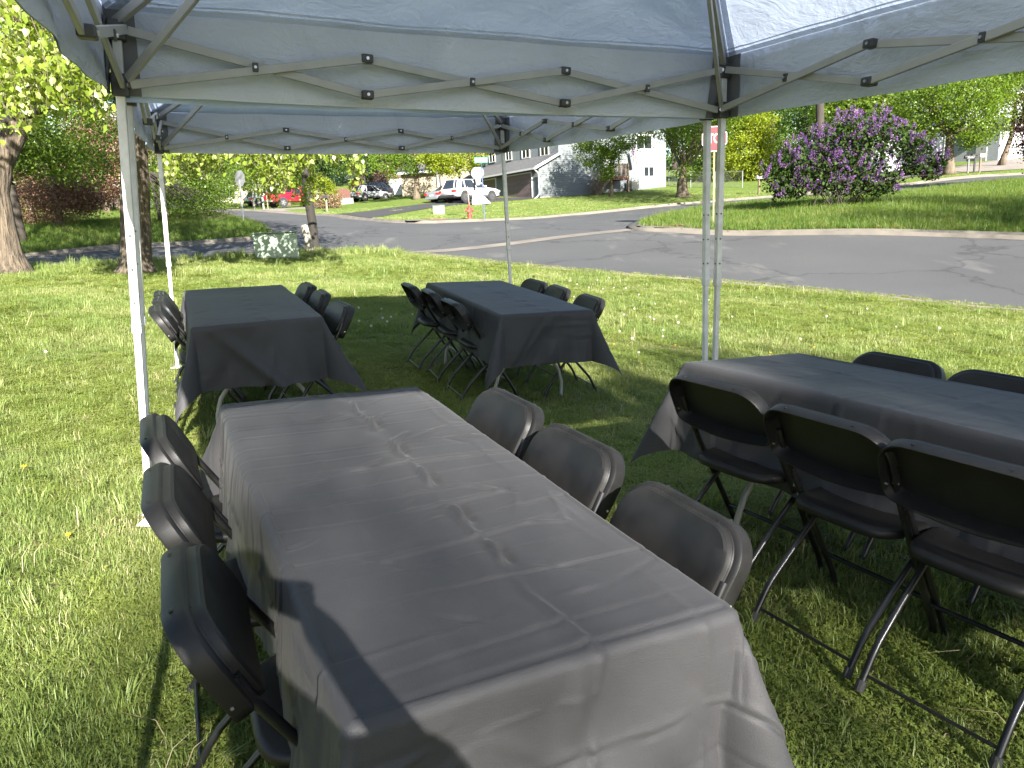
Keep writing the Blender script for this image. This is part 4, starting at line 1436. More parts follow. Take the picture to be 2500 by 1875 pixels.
cf = thing('chain_link_fence', 'silver chain-link fence beside the blue-grey house yard', 'fence', at(1632, 456, 70))
o0 = at(1632, 456, 70)
line_ = [gpt(x, 460, d) for x, d in ((1632, 70), (1686, 66), (1745, 64), (1812, 63))]
prev = None
wires = MB()
for i, p in enumerate(line_):
    q = p - o0
    MB().tube([q, q + UP * 1.35], 0.045, 8).build('post', MT['steel'], cf, smooth=True)
    if prev is not None:
        MB().tube([prev + UP * 1.32, q + UP * 1.32], 0.025, 6).build('top_rail', MT['steel'], cf, smooth=True)
        L_ = (q - prev).length
        n_ = int(L_ / 0.16)
        for k in range(n_):
            for s_ in (1, -1):
                a = prev.lerp(q, k / n_)
                b = prev.lerp(q, min(1, max(0, (k + s_ * 8) / n_)))
                tt = abs(min(1, max(0, (k + s_ * 8) / n_)) - k / n_) * n_ / 8
                wires.beam(a, b + UP * (1.3 * tt), 0.008, 0.008)
    prev = q
wo_ = wires.build('wire_mesh', MT['steel'], cf)
wo_['kind'] = 'stuff'

bw = thing('board_fence', 'short reddish-brown board fence left of the white crossover', 'fence', M=plumb(at(858, 502, 78), (0.97, -0.24)))
for k in range(8):
    MB().lo_hi((-2.0 + k * 0.25, 0, -0.6), (-2.0 + k * 0.25 + 0.235, 0.06, 1.75 + 0.02 * (k % 3))).build('board', MT['wood_red'], bw)
MB().lo_hi((-2.0, 0.061, 0.3), (0, 0.12, 0.42)).lo_hi((-2.0, 0.061, 1.3), (0, 0.12, 1.42)).build('rail', MT['wood_red'], bw)

# ------------------------------------------------------------------ vehicles
def vehicle(name, label, M, paint, kind, group='vehicles in the driveways'):
    t = thing(name, label, {'pickup': 'pickup truck'}.get(kind, 'car'), M=M, group=group)
    spec = {'suv': dict(L=5.0, W=1.98, wb=2.87, r=0.39, zl=0.34, sh=1.08, hood=1.10, nose=0.92, g0=-2.36, g1=1.05, r0=-2.05, r1=0.40, H=1.76, clad=True),
            'cross': dict(L=4.45, W=1.86, wb=2.66, r=0.355, zl=0.30, sh=0.98, hood=1.0, nose=0.82, g0=-2.05, g1=1.02, r0=-1.55, r1=0.20, H=1.64, clad=True),
            'sedan': dict(L=4.8, W=1.84, wb=2.8, r=0.33, zl=0.24, sh=0.94, hood=0.95, nose=0.74, g0=-1.75, g1=1.15, r0=-1.0, r1=0.15, H=1.44, clad=False),
            'pickup': dict(L=5.85, W=2.02, wb=3.57, r=0.41, zl=0.48, sh=1.26, hood=1.28, nose=1.12, g0=-0.72, g1=1.45, r0=-0.45, r1=0.85, H=1.93, clad=False)}[kind]
    L, W, r = spec['L'], spec['W'] / 2, spec['r']
    zl, sh = spec['zl'], spec['sh']
    st = []
    for x, zt, w_ in ((-L / 2, sh - 0.22, 0.84), (-L / 2 + 0.06, sh - 0.06, 0.93), (-L / 2 + 0.3, sh, 0.985), (-L / 4, sh, 1.0), (0, sh, 1.0), (spec['g1'] - 0.1, sh + 0.02, 1.0),
                      (spec['g1'] + 0.15, spec['hood'], 0.99), (L / 2 - 0.55, spec['hood'] - 0.06, 0.97), (L / 2 - 0.15, spec['nose'], 0.90), (L / 2, spec['nose'] - 0.22, 0.74)):
        w_ = w_ * W
        zz = zl + (0.06 if abs(x) > L / 2 - 0.2 else 0)
        half = [(w_ * 0.80, zz), (w_ * 0.97, zz + 0.10), (w_, zz + 0.30), (w_ * 0.985, zt - 0.14), (w_ * 0.93, zt - 0.02), (w_ * 0.80, zt + 0.005)]
        st.append([(x, y, z) for y, z in half] + [(x, -y, z) for y, z in reversed(half)])
    MB().loft(st).build('body', paint, t, smooth=True)
    # greenhouse
    def ring(x0, x1, w_, z, c=0.16):
        return [(x0, -w_ + c, z), (x0 + c, -w_, z), (x1 - c, -w_, z), (x1, -w_ + c, z), (x1, w_ - c, z), (x1 - c, w_, z), (x0 + c, w_, z), (x0, w_ - c, z)]
    a = ring(spec['g0'], spec['g1'], W * 0.90, sh - 0.03)
    b = ring(spec['r0'], spec['r1'], W * 0.72, spec['H'] - 0.07)
    MB().loft([a, b]).build('glasshouse', MT['glass_dark'], t)
    c_ = ring(spec['r0'] - 0.03, spec['r1'] + 0.03, W * 0.735, spec['H'] - 0.075)
    d_ = ring(spec['r0'] + 0.1, spec['r1'] - 0.1, W * 0.62, spec['H'])
    MB().loft([c_, d_]).build('roof', paint, t, smooth=True)
    pil = MB()
    for i in range(8):
        pil.beam(a[i], b[i], 0.07, 0.06)
    fx = {'suv': (0.30, 0.66), 'cross': (0.34, 0.72), 'sedan': (0.48,), 'pickup': (0.5,)}[kind]
    for f_ in fx:
        for s_ in (1, -1):
            xa = spec['g0'] + (spec['g1'] - spec['g0']) * f_
            xb = spec['r0'] + (spec['r1'] - spec['r0']) * f_
            pil.beam((xa, s_ * W * 0.905, sh - 0.03), (xb, s_ * W * 0.725, spec['H'] - 0.07), 0.09, 0.05)
    if kind in ('suv', 'cross'):
        for s_ in (1, -1):   # painted rear quarter
            pil.add([(spec['g0'] + 0.10, s_ * W * 0.912, sh - 0.02), (spec['g0'] + 0.62, s_ * W * 0.912, sh - 0.02), (spec['r0'] + 0.62, s_ * W * 0.735, spec['H'] - 0.07), (spec['r0'] + 0.12, s_ * W * 0.735, spec['H'] - 0.07)], [(0, 1, 2, 3)])
    pil.build('pillar', paint, t)
    if kind == 'pickup':
        bed = MB()
        bed.lo_hi((-L / 2 + 0.12, -W * 0.80, sh - 0.02), (-0.85, W * 0.80, sh + 0.012))
        bed.build('bed_floor', MT['rubber'], t)
        for s_ in (1, -1):
            MB().lo_hi((-L / 2 + 0.05, s_ * W * 0.9 - 0.06, sh - 0.02), (-0.74, s_ * W * 0.9 + 0.06, sh + 0.12)).build('bed_rail', paint, t, bevel=0.03)
        MB().lo_hi((-L / 2 - 0.01, -W * 0.84, sh - 0.55), (-L / 2 + 0.08, W * 0.84, sh + 0.10)).build('tailgate', paint, t, bevel=0.02)
        MB().lo_hi((-L / 2 - 0.14, -W * 0.95, zl + 0.02), (-L / 2 + 0.1, W * 0.95, zl + 0.24)).build('bumper', MT['steel'], t, bevel=0.04)
    else:
        MB().lo_hi((-L / 2 - 0.05, -W * 0.90, zl + 0.02), (-L / 2 + 0.25, W * 0.90, zl + 0.24)).build('bumper', MT['rubber'] if spec['clad'] else paint, t, bevel=0.05)
        MB().lo_hi((-L / 2 - 0.012, -0.27, sh - 0.42), (-L / 2 + 0.05, 0.27, sh - 0.28)).build('licence_plate', MT['white_paint'], t)
    MB().lo_hi((L / 2 - 0.3, -W * 0.82, zl + 0.03), (L / 2 + 0.03, W * 0.82, zl + 0.25)).build('bumper', MT['rubber'] if spec['clad'] else paint, t, bevel=0.05)
    MB().lo_hi((L / 2 - 0.1, -W * 0.45, zl + 0.30), (L / 2 + 0.015, W * 0.45, spec['nose'] - 0.12)).build('grille', MT['rubber'], t, bevel=0.02)
    for s_ in (1, -1):
        MB().lo_hi((-L / 2 - 0.015, s_ * W * 0.80 - 0.16, sh - 0.34), (-L / 2 + 0.42, s_ * W * 0.80 + 0.20, sh - 0.16)).build('tail_light', MT['tail'], t, bevel=0.03)
        MB().lo_hi((L / 2 - 0.42, s_ * W * 0.76 - 0.14, spec['nose'] - 0.18), (L / 2 - 0.03, s_ * W * 0.76 + 0.17, spec['nose'] - 0.03)).build('headlight', MT['lamp_glass'], t, bevel=0.03)
        MB().lo_hi((spec['g1'] - 0.42, s_ * (W * 0.93) - (0.0 if s_ > 0 else 0.2), sh + 0.02), (spec['g1'] - 0.26, s_ * (W * 0.93) + (0.2 if s_ > 0 else 0.0), sh + 0.17)).build('mirror', paint, t, bevel=0.03)
        for xx in ((-0.55, 0.45) if kind != 'sedan' else (-0.7, 0.3)):
            MB().lo_hi((xx - 0.12, s_ * W * 0.985 - 0.02, sh - 0.20), (xx + 0.12, s_ * W * 0.985 + 0.03, sh - 0.16)).build('door_handle', MT['bracket'], t)
        if spec['clad']:
            MB().lo_hi((-spec['wb'] / 2 + r + 0.08, s_ * W * 0.99 - 0.03, zl), (spec['wb'] / 2 - r - 0.08, s_ * W * 0.99 + 0.02, zl + 0.17)).build('sill', MT['rubber'], t)
        for xx in (-spec['wb'] / 2, spec['wb'] / 2):
            Mx = Matrix.Rotation(R(90), 3, 'X')
            MB().lathe([(r * 1.20, -0.012), (r * 1.20, 0.012)], 24, (xx, s_ * W * 0.992, r + 0.03), Mx).build('wheel_well_disc', MT['rubber'], t)  # black disc on the uncut body side stands for the shaded wheel well
            wh = bpy.data.objects.new('wheel', None)
            C.objects.link(wh)
            wh.parent = t
            wh.location = (xx, s_ * (W - 0.08), r)
            MB().lathe([(r * 0.62, -0.11), (r * 0.92, -0.115), (r, -0.07), (r, 0.07), (r * 0.92, 0.115), (r * 0.62, 0.11)], 24, (0, 0, 0), Mx).build('tyre', MT['rubber'], wh, smooth=True)
            rim = MB().lathe([(r * 0.66, -0.02), (r * 0.66, 0.02)], 20, (0, s_ * 0.10, 0), Mx, 1)
            for k in range(5):
                an = 2 * math.pi * k / 5
                rim.beam((0, s_ * 0.125, 0), (math.cos(an) * r * 0.62, s_ * 0.122, math.sin(an) * r * 0.62), 0.10, 0.03, (0, 1, 0))
            rim.lathe([(r * 0.16, -0.03), (r * 0.16, 0.03)], 12, (0, s_ * 0.12, 0), Mx)
            rim.build('rim', [MT['rim_dark'] if kind == 'suv' else MT['steel'], MT['bracket']], wh)
    return t


MT['tail'] = pmat('tail lamp red', (0.45, 0.02, 0.02), (0.35, 0.015, 0.015), rough=0.15, scale=10)
MT['lamp_glass'] = pmat('lamp glass', (0.55, 0.57, 0.6), (0.35, 0.37, 0.4), rough=0.1, scale=12)
MT['rim_dark'] = pmat('dark alloy', (0.10, 0.10, 0.10), (0.06, 0.06, 0.06), rough=0.4, metal=0.5)


def paint(name, c, rough=0.25):
    return pmat(name, c, tuple(x * 0.94 for x in c), rough=rough, scale=0.8, coat=0.6)


def vpos(px, py, d, heading):
    p = at(px, py, d)
    return plumb(p, heading)


HV = (0.70, 0.71)
vehicle('sport_utility_vehicle', 'white SUV parked on the dark driveway before the garages', vpos(1150, 494, 59.0, HV), paint('white car paint', (0.36, 0.36, 0.36)), 'suv')
vehicle('sedan', 'silver sedan half hidden behind the white SUV', vpos(1108, 494.5, 62.6, HV), paint('silver car paint', (0.16, 0.17, 0.185)), 'sedan')
vehicle('pickup_truck', 'red crew-cab pickup truck in the driveway behind the leaning pole', vpos(722, 506, 76, HV), paint('red car paint', (0.24, 0.008, 0.022)), 'pickup')
vehicle('crossover', 'white crossover in the driveway of the brown house', vpos(906, 491, 81, HV), paint('pearl car paint', (0.30, 0.305, 0.31)), 'cross')
vehicle('black_car', 'black car standing in the shade behind the white crossover', vpos(930, 482, 88.5, HV), paint('black car paint', (0.012, 0.012, 0.014)), 'suv')
vehicle('parked_car', 'dark car with white side just left of the red pickup', vpos(652, 503, 84, HV), paint('grey car paint', (0.30, 0.31, 0.32)), 'cross')
# ------------------------------------------------------------------ street furniture
def stop_sign(label, base, top_px, text, face_dir, size, height, post_mat, lean=None):
    M = plumb(base, (-face_dir[1], face_dir[0]))
    # local: x right when seen from the front, -y ... front faces -y
    if lean is not None:
        M = M @ Matrix.Rotation(lean, 4, 'Y')
    t = thing('stop_sign', label, 'stop sign', M=M)
    MB().box((0, 0.05, height / 2 - 0.2), (0.06, 0.045, height + 0.3)).build('post', post_mat, t)
    a = size / 2 / math.cos(R(22.5))
    oc = [(a * math.cos(R(22.5 + 45 * k)), 0.0, height + a * math.sin(R(22.5 + 45 * k))) for k in range(8)]
    MB().prism(oc, (0, 0.012, 0)).build('plate', MT['sign_back'], t)
    oc2 = [(x * 0.985, -0.003, height + (z - height) * 0.985) for x, y, z in oc]
    MB().add(oc2, [tuple(range(8))]).build('border', MT['white_paint'], t)
    oc3 = [(x * 0.93, -0.006, height + (z - height) * 0.93) for x, y, z in oc]
    MB().add(oc3, [tuple(range(8))]).build('face', MT['sign_red'], t)
    if text:
        cu = bpy.data.curves.new('lettering', 'FONT')
        cu.body = 'STOP'
        cu.align_x = 'CENTER'
        cu.align_y = 'CENTER'
        cu.size = size * 0.46
        cu.extrude = 0.001
        cu.offset = 0.008
        cu.space_character = 1.02
        tmp = bpy.data.objects.new('tmp', cu)
        C.objects.link(tmp)
        dg = bpy.context.evaluated_depsgraph_get()
        me_ = bpy.data.meshes.new_from_object(tmp.evaluated_get(dg))
        bpy.data.objects.remove(tmp)
        me_.materials.clear()
        me_.materials.append(MT['white_paint'])
        o = link('lettering', me_, t)
        o.matrix_local = Matrix.Translation((0, -0.010, height)) @ Matrix.Rotation(R(90), 4, 'X') @ Matrix.Diagonal((0.72, 1.12, 1, 1))
    return t


MT['sign_back'] = pmat('bare aluminium', (0.20, 0.205, 0.205), (0.17, 0.175, 0.175), rough=0.45, metal=0.2, scale=3)
MT['sign_red'] = pmat('sign red', (0.22, 0.009, 0.014), (0.20, 0.008, 0.012), rough=0.4, scale=3)
MT['post_galv'] = pmat('galvanised post', (0.30, 0.31, 0.31), (0.24, 0.25, 0.25), rough=0.5, metal=0.3, scale=8)
MT['post_yellow'] = pmat('weathered yellowish post', (0.17, 0.145, 0.08), (0.13, 0.11, 0.06), rough=0.7, scale=8)
b_ = gpt(598, 556, 35.5)
stop_sign('bare back of a stop sign on a galvanised post at the left corner', b_, None, False, (0.55, 0.83), 0.69, 1.93, MT['post_galv'], lean=R(-2))
b_ = gpt(1742, 545, 27.6)
hz_ = at(1741, 339, 27.6)
stop_sign('red stop sign facing the viewer behind the paired tent legs', b_, None, True, (-0.18, -0.98), 0.87, (hz_ - b_).dot(UP), MT['post_yellow'])

b_ = gpt(1183, 527, 39.2)
t = thing('street_name_sign', 'green street name blades on a blue pole beside the hydrant', 'street sign', M=plumb(b_, (1, 0.1)))
hp = (at(1176, 390, 39.2) - b_).dot(UP)
MB().tube([(0, 0, -0.2), (0, 0, hp)], 0.032, 10).build('pole', pmat('blue pole', (0.05, 0.075, 0.18), rough=0.5), t, smooth=True)
MT['sign_green'] = pmat('sign green', (0.012, 0.20, 0.15), (0.010, 0.18, 0.13), rough=0.4)
bl = MB().lo_hi((-0.36, -0.012, hp - 0.14), (0.34, 0.0, hp + 0.14)).build('name_blade', MT['sign_green'], t, bevel=0.004)
wr = MB()
for x0, w_, h_ in ((-0.31, 0.09, 0.13), (-0.14, 0.05, 0.15), (-0.075, 0.04, 0.15), (-0.02, 0.05, 0.15), (0.045, 0.05, 0.15), (0.11, 0.05, 0.15), (0.20, 0.08, 0.13)):
    wr.lo_hi((x0, -0.016, hp - h_ / 2), (x0 + w_ * 0.35, -0.0125, hp + h_ / 2)).lo_hi((x0 + w_ * 0.36, -0.016, hp - h_ / 2), (x0 + w_, -0.0125, hp - h_ / 2 + 0.035)).lo_hi((x0 + w_ * 0.36, -0.016, hp + h_ / 2 - 0.035), (x0 + w_, -0.0125, hp + h_ / 2))
wr.build('lettering', MT['white_paint'], bl)
MB().lo_hi((-0.012, -0.30, hp - 0.40), (0.0, 0.30, hp - 0.17)).build('name_blade', MT['sign_green'], t, bevel=0.004)

b_ = gpt(1147, 531, 39.0)
t = thing('fire_hydrant', 'red fire hydrant with a marker rod on the far kerb', 'fire hydrant', M=plumb(b_, (1, 0)))
MT['hydrant'] = pmat('hydrant red', (0.26, 0.035, 0.022), (0.20, 0.028, 0.018), rough=0.5, scale=8)
MB().lathe([(0.16, -0.1), (0.16, 0.05), (0.115, 0.07), (0.115, 0.17), (0.145, 0.18), (0.145, 0.22), (0.11, 0.23), (0.105, 0.52), (0.135, 0.53), (0.135, 0.57), (0.10, 0.60), (0.07, 0.68), (0.03, 0.71), (0.03, 0.75)], 18).build('barrel', MT['hydrant'], t, smooth=True)
for s_, ln in ((1, 0.19), (-1, 0.19)):
    MB().tube([(0, 0, 0.46), (s_ * ln, 0, 0.46)], 0.055, 10).tube([(s_ * ln * 0.8, 0, 0.46), (s_ * (ln + 0.03), 0, 0.46)], 0.07, 8).build('outlet', MT['hydrant'], t, smooth=True)
MB().tube([(0, 0, 0.42), (0, -0.19, 0.42)], 0.075, 12).tube([(0, -0.16, 0.42), (0, -0.22, 0.42)], 0.09, 8).build('outlet', MT['hydrant'], t, smooth=True)
MB().tube([(0.02, 0.05, 0.6), (-0.03, 0.05, 1.7)], 0.012, 6).build('marker_rod', pmat('marker rod', (0.7, 0.55, 0.5), (0.55, 0.12, 0.08), rough=0.5, scale=3), t)

MT['util_green'] = pmat('pale green enamel', (0.21, 0.27, 0.20), (0.18, 0.235, 0.175), rough=0.5, scale=4)


def util_box(name, label, base, head, w_, d_, h_, cut, mat, cat='utility box'):
    t = thing(name, label, cat, M=plumb(base, head))
    MB().prism([(-w_ / 2, -d_ / 2, -0.15), (-w_ / 2, d_ / 2, -0.15), (-w_ / 2, d_ / 2, h_), (-w_ / 2, -d_ / 2 + cut, h_), (-w_ / 2, -d_ / 2, h_ - cut * 1.2)], (w_, 0, 0)).build('cabinet', mat, t, bevel=0.012)
    MB().lo_hi((-w_ / 2 + 0.03, -d_ / 2 - 0.012, 0.03), (-0.012, -d_ / 2 - 0.001, h_ - cut * 1.2 - 0.05)).build('door_panel', mat, t, bevel=0.003)
    MB().lo_hi((0.012, -d_ / 2 - 0.012, 0.03), (w_ / 2 - 0.03, -d_ / 2 - 0.001, h_ - cut * 1.2 - 0.05)).build('door_panel', mat, t, bevel=0.003)
    MB().lo_hi((-w_ / 2 - 0.03, -d_ / 2 - 0.02, h_), (w_ / 2 + 0.03, d_ / 2 + 0.02, h_ + 0.025)).build('lid', mat, t, bevel=0.008)
    MB().tube([(w_ * 0.40, -d_ / 2 - 0.02, h_ * 0.35), (w_ * 0.40, -d_ / 2 - 0.05, h_ * 0.35)], 0.02, 8).build('lock', MT['steel'], t)
    return t


q = onz(678, 634)
q.z = Tz(q.x, q.y)
fdv = Vector((0.95, 0.31, 0)).normalized()
q2 = q + Vector((-0.31, 0.95, 0)) * 0.3
util_box('transformer_box', 'pale green transformer box dappled by leaf shadows at the lawn edge', q2, (0.95, 0.31), 1.02, 0.62, 0.62, 0.05, MT['util_green'])
util_box('utility_pedestal', 'small pale green utility box on the far corner lawn', gpt(1072, 523, 45.5), (0.86, -0.5), 0.55, 0.5, 0.52, 0.04, MT['util_green'])
util_box('utility_pedestal', 'grey utility cabinet beside the reddish board fence', gpt(848, 505, 74), (0.95, -0.3), 1.1, 0.6, 0.55, 0.04, pmat('grey enamel', (0.36, 0.38, 0.36), rough=0.5))

# white peeling guard post and the leaning dark pole behind it
q = onz(762, 622)
q.z = Tz(q.x, q.y)
dq = math.hypot(q.x, q.y)
tp = at(742, 549, dq)
t = thing('guard_post', 'white peeling concrete guard post beside the transformer box', 'post', q)
MT['peel'] = pmat('peeling white paint', (0.42, 0.38, 0.30), (0.12, 0.10, 0.08), rough=0.9, scale=7, bump=0.01, bscale=20)
MB().tube([(0, 0, -0.2), (tp - q) * 0.5, (tp - q) * 0.94, (tp - q)], [0.095, 0.095, 0.095, 0.06], 14).build('shaft', MT['peel'], t, smooth=True)
q = gpt(772, 602, 21.5)
t = thing('utility_pole', 'leaning dark wooden pole rising into the cottonwood leaves', 'pole', q)
MB().tube([(0, 0, -0.3), at(762, 540, 21.5) - q, at(750, 470, 21.5) - q, at(743, 390, 21.5) - q, at(738, 320, 21.6) - q], [0.13, 0.125, 0.12, 0.11, 0.10], 14).build('shaft', pmat('shade-darkened pole wood', (0.022, 0.018, 0.014), (0.011, 0.009, 0.007), rough=0.9, scale=9, stretch=(2, 2, 0.3), bump=0.006, bscale=20), t, smooth=True)  # base colour darkened to put the pole's shade into the wood

# basketball hoop
b_ = gpt(1158, 500, 53)
t = thing('basketball_hoop', 'portable basketball hoop with white fan backboard beside the SUV', 'basketball hoop', M=plumb(b_, (0.95, -0.3)))
kk = 53 / 1727
zb = (at(1170, 423, 53) - b_).dot(UP)
MB().prism([(-0.05, -0.35, 0), (1.15, -0.35, 0), (1.15, -0.35, 0.12), (0.35, -0.35, 0.95), (0.1, -0.35, 1.0), (-0.05, -0.35, 0.3)], (0, 0.7, 0)).build('base', MT['white_paint'], t, bevel=0.04)
MB().beam((0.05, 0, 0), (0.12, 0, 2.0), 0.09, 0.09).beam((0.12, 0, 2.0), (0.2, 0, zb), 0.08, 0.08).build('pole', MT['tube_black'], t)
fan = [(-0.66, 0.10), (-0.66, -0.12), (-0.45, -0.42), (-0.2, -0.52), (0.2, -0.52), (0.45, -0.42), (0.66, -0.12), (0.66, 0.10), (0.55, 0.36), (0.3, 0.52), (-0.3, 0.52), (-0.55, 0.36)]
MB().prism([(x * 0.74 + 0.42, -0.1, zb + z * 0.8) for x, z in fan], (0, 0.04, 0)).build('backboard', pmat('grey white backboard', (0.24, 0.24, 0.25), (0.21, 0.21, 0.22), rough=0.4), t)
rimm = MB()
rimm.tube([(0.52 + 0.22 * math.cos(a), -0.36 + 0.22 * math.sin(a), zb - 0.36) for a in np.linspace(0, 2 * math.pi, 17)], 0.012, 6).build('hoop', MT['hydrant'], t)
net = MB()
for k in range(12):
    a = 2 * math.pi * k / 12
    for s_ in (1, -1):
        a2 = a + s_ * 0.5
        net.tube([(0.52 + 0.22 * math.cos(a), -0.36 + 0.22 * math.sin(a), zb - 0.36), (0.52 + 0.12 * math.cos(a2), -0.36 + 0.12 * math.sin(a2), zb - 0.85)], 0.008, 4)
net.build('net', MT['white_paint'], t)


def mailbox(label, base, head, boxmat, postmat, h_=1.05, bw=0.2, bl=0.5, two=False):
    t = thing('mailbox', label, 'mailbox', M=plumb(base, head), group='mailboxes along the kerbs')
    MB().lo_hi((-0.05, -0.05, -0.3), (0.05, 0.05, h_)).build('post', postmat, t, bevel=0.006)
    arc = [(-bw / 2, 0, h_), (bw / 2, 0, h_), (bw / 2, 0, h_ + 0.13)] + [(bw / 2 * math.cos(a), 0, h_ + 0.13 + bw / 2 * math.sin(a)) for a in np.linspace(0.3, math.pi - 0.3, 6)] + [(-bw / 2, 0, h_ + 0.13)]
    MB().prism([(x, -bl / 2, z) for x, y, z in arc], (0, bl, 0)).build('box', boxmat, t)
    MB().lo_hi((bw / 2 + 0.002, -0.05, h_ + 0.08), (bw / 2 + 0.012, -0.02, h_ + 0.3)).build('flag', MT['tail'], t)
    MB().prism([(x * 0.97, -bl / 2 - 0.014, h_ + (z - h_) * 0.97) for x, y, z in arc], (0, 0.012, 0)).build('door', boxmat, t)
    return t


MT['mb_white'] = pmat('white mailbox', (0.30, 0.30, 0.29), rough=0.5)
MT['mb_tan'] = pmat('tan post', (0.20, 0.175, 0.13), rough=0.8)
mailbox('black mailbox on a tan post right of the red pickup', gpt(799, 520, 57.5), (0.6, 0.8), MT['bracket'], MT['mb_tan'])
mailbox('white mailbox on a pale post left of the red pickup', gpt(644, 510, 67.5), (0.6, 0.8), MT['mb_white'], MT['mb_white'], 1.1)
mailbox('mailbox on a wooden post under the sunlit yellow-green tree', gpt(1852, 474, 56), (0.5, -0.87), MT['mb_white'], MT['wood'], 1.1, 0.24, 0.5)
mailbox('dark mailbox on a leaning dark post, leftmost of the three right of the street tree', gpt(2362, 425, 60.6), (0.1, 1), MT['bracket'], MT['bracket'], 0.95, 0.2, 0.6)
mailbox('black mailbox on a thick black post, middle of the three right of the street tree', gpt(2377, 424, 60.8), (0.1, 1), MT['rubber'], MT['rubber'], 1.0, 0.24, 0.55)
mailbox('pale grey mailbox on a brown post, rightmost of the three right of the street tree', gpt(2391, 423, 61.0), (0.1, 1), pmat('grey mailbox', (0.34, 0.34, 0.32), rough=0.5), MT['wood'], 1.0, 0.24, 0.6)
o = MB().lo_hi((-0.04, -0.04, -0.2), (0.04, 0.04, 1.25)).build('marker_post', MT['post_yellow'], M=plumb(gpt(655, 512, 67), (1, 0)))
tag(o, 'thin yellow marker post between the white mailbox and the red pickup', 'post')
# storm drain gratings
for lab_, b_, hd in (('rusty storm drain grating in the far kerb apron', gpt(1060, 538, 38.2), (0.66, 0.75)), ('rusty storm drain grating at the right-hand corner', gpt(1640, 555, 27.2), (-0.78, 0.63))):
    M = plumb(b_ + Vector((0, 0, 0.03)), hd)
    t = thing('drain_grating', lab_, 'drain', M=M, group='storm drain gratings')
    MB().lo_hi((-0.55, -0.32, -0.02), (0.55, -0.26, 0.02)).lo_hi((-0.55, 0.26, -0.02), (0.55, 0.32, 0.02)).lo_hi((-0.55, -0.259, -0.02), (-0.49, 0.259, 0.02)).lo_hi((0.49, -0.259, -0.02), (0.55, 0.259, 0.02)).build('frame', MT['rust'] if 'rust' in MT else MT.setdefault('rust', pmat('rusty iron', (0.16, 0.08, 0.055), (0.10, 0.05, 0.035), rough=0.9)), t)
    for k in range(9):
        MB().lo_hi((-0.47 + k * 0.105, -0.258, -0.015), (-0.42 + k * 0.105, 0.258, 0.012)).build('bar', MT['rust'], t)

# ------------------------------------------------------------------ pop-up tents
def canopy_mat():
    m, nt, out = new_mat('white canopy fabric')
    n = noise(nt, 2.2, 6, 0.6, dist=1.2)
    n2 = noise(nt, 9, 5, 0.55, dist=2.0, stretch=(1, 1, 2.5))
    r = ramp(nt, n.outputs['Fac'], [(0.3, (0.60, 0.635, 0.69)), (0.7, (0.69, 0.72, 0.775))])
    b1 = nt.nodes.new('ShaderNodeBump')
    b1.inputs['Distance'].default_value = 0.025
    nt.links.new(n.outputs['Fac'], b1.inputs['Height'])
    b2 = nt.nodes.new('ShaderNodeBump')
    b2.inputs['Distance'].default_value = 0.007
    nt.links.new(n2.outputs['Fac'], b2.inputs['Height'])
    nt.links.new(b1.outputs[0], b2.inputs['Normal'])
    p = nt.nodes.new('ShaderNodeBsdfPrincipled')
    p.inputs['Roughness'].default_value = 0.5
    p.inputs['Specular IOR Level'].default_value = 0.45
    nt.links.new(r.outputs[0], p.inputs['Base Color'])
    nt.links.new(b2.outputs[0], p.inputs['Normal'])
    t = nt.nodes.new('ShaderNodeBsdfTranslucent')
    t.inputs[0].default_value = (0.66, 0.75, 0.93, 1)
    nt.links.new(b2.outputs[0], t.inputs['Normal'])
    ms = nt.nodes.new('ShaderNodeMixShader')
    ms.inputs[0].default_value = 0.24
    nt.links.new(p.outputs[0], ms.inputs[1])
    nt.links.new(t.outputs[0], ms.inputs[2])
    nt.links.new(ms.outputs[0], out.inputs[0])
    return m


MT['canopy'] = canopy_mat()
MT['canopy_out'] = pmat('blue-tinted canopy outer face', (0.46, 0.56, 0.78), (0.42, 0.52, 0.73), rough=0.6, scale=3, bump=0.01, bscale=12)  # outer face tinted blue all over
MT['patch'] = pmat('grey reinforcement cloth', (0.27, 0.27, 0.27), (0.22, 0.22, 0.22), rough=0.7, scale=6)
MT['gusset'] = pmat('dark grey corner cloth', (0.17, 0.17, 0.175), (0.13, 0.13, 0.135), rough=0.7, scale=6)


def sheet_grid(fn, nu, nv, name, mat, parent):
    V = np.array([fn(i / nu, j / nv) for j in range(nv + 1) for i in range(nu + 1)])
    F = [(j * (nu + 1) + i, j * (nu + 1) + i + 1, (j + 1) * (nu + 1) + i + 1, (j + 1) * (nu + 1) + i) for j in range(nv) for i in range(nu)]
    return link(name, np_mesh(name, V, F, mat, smooth=True), parent)


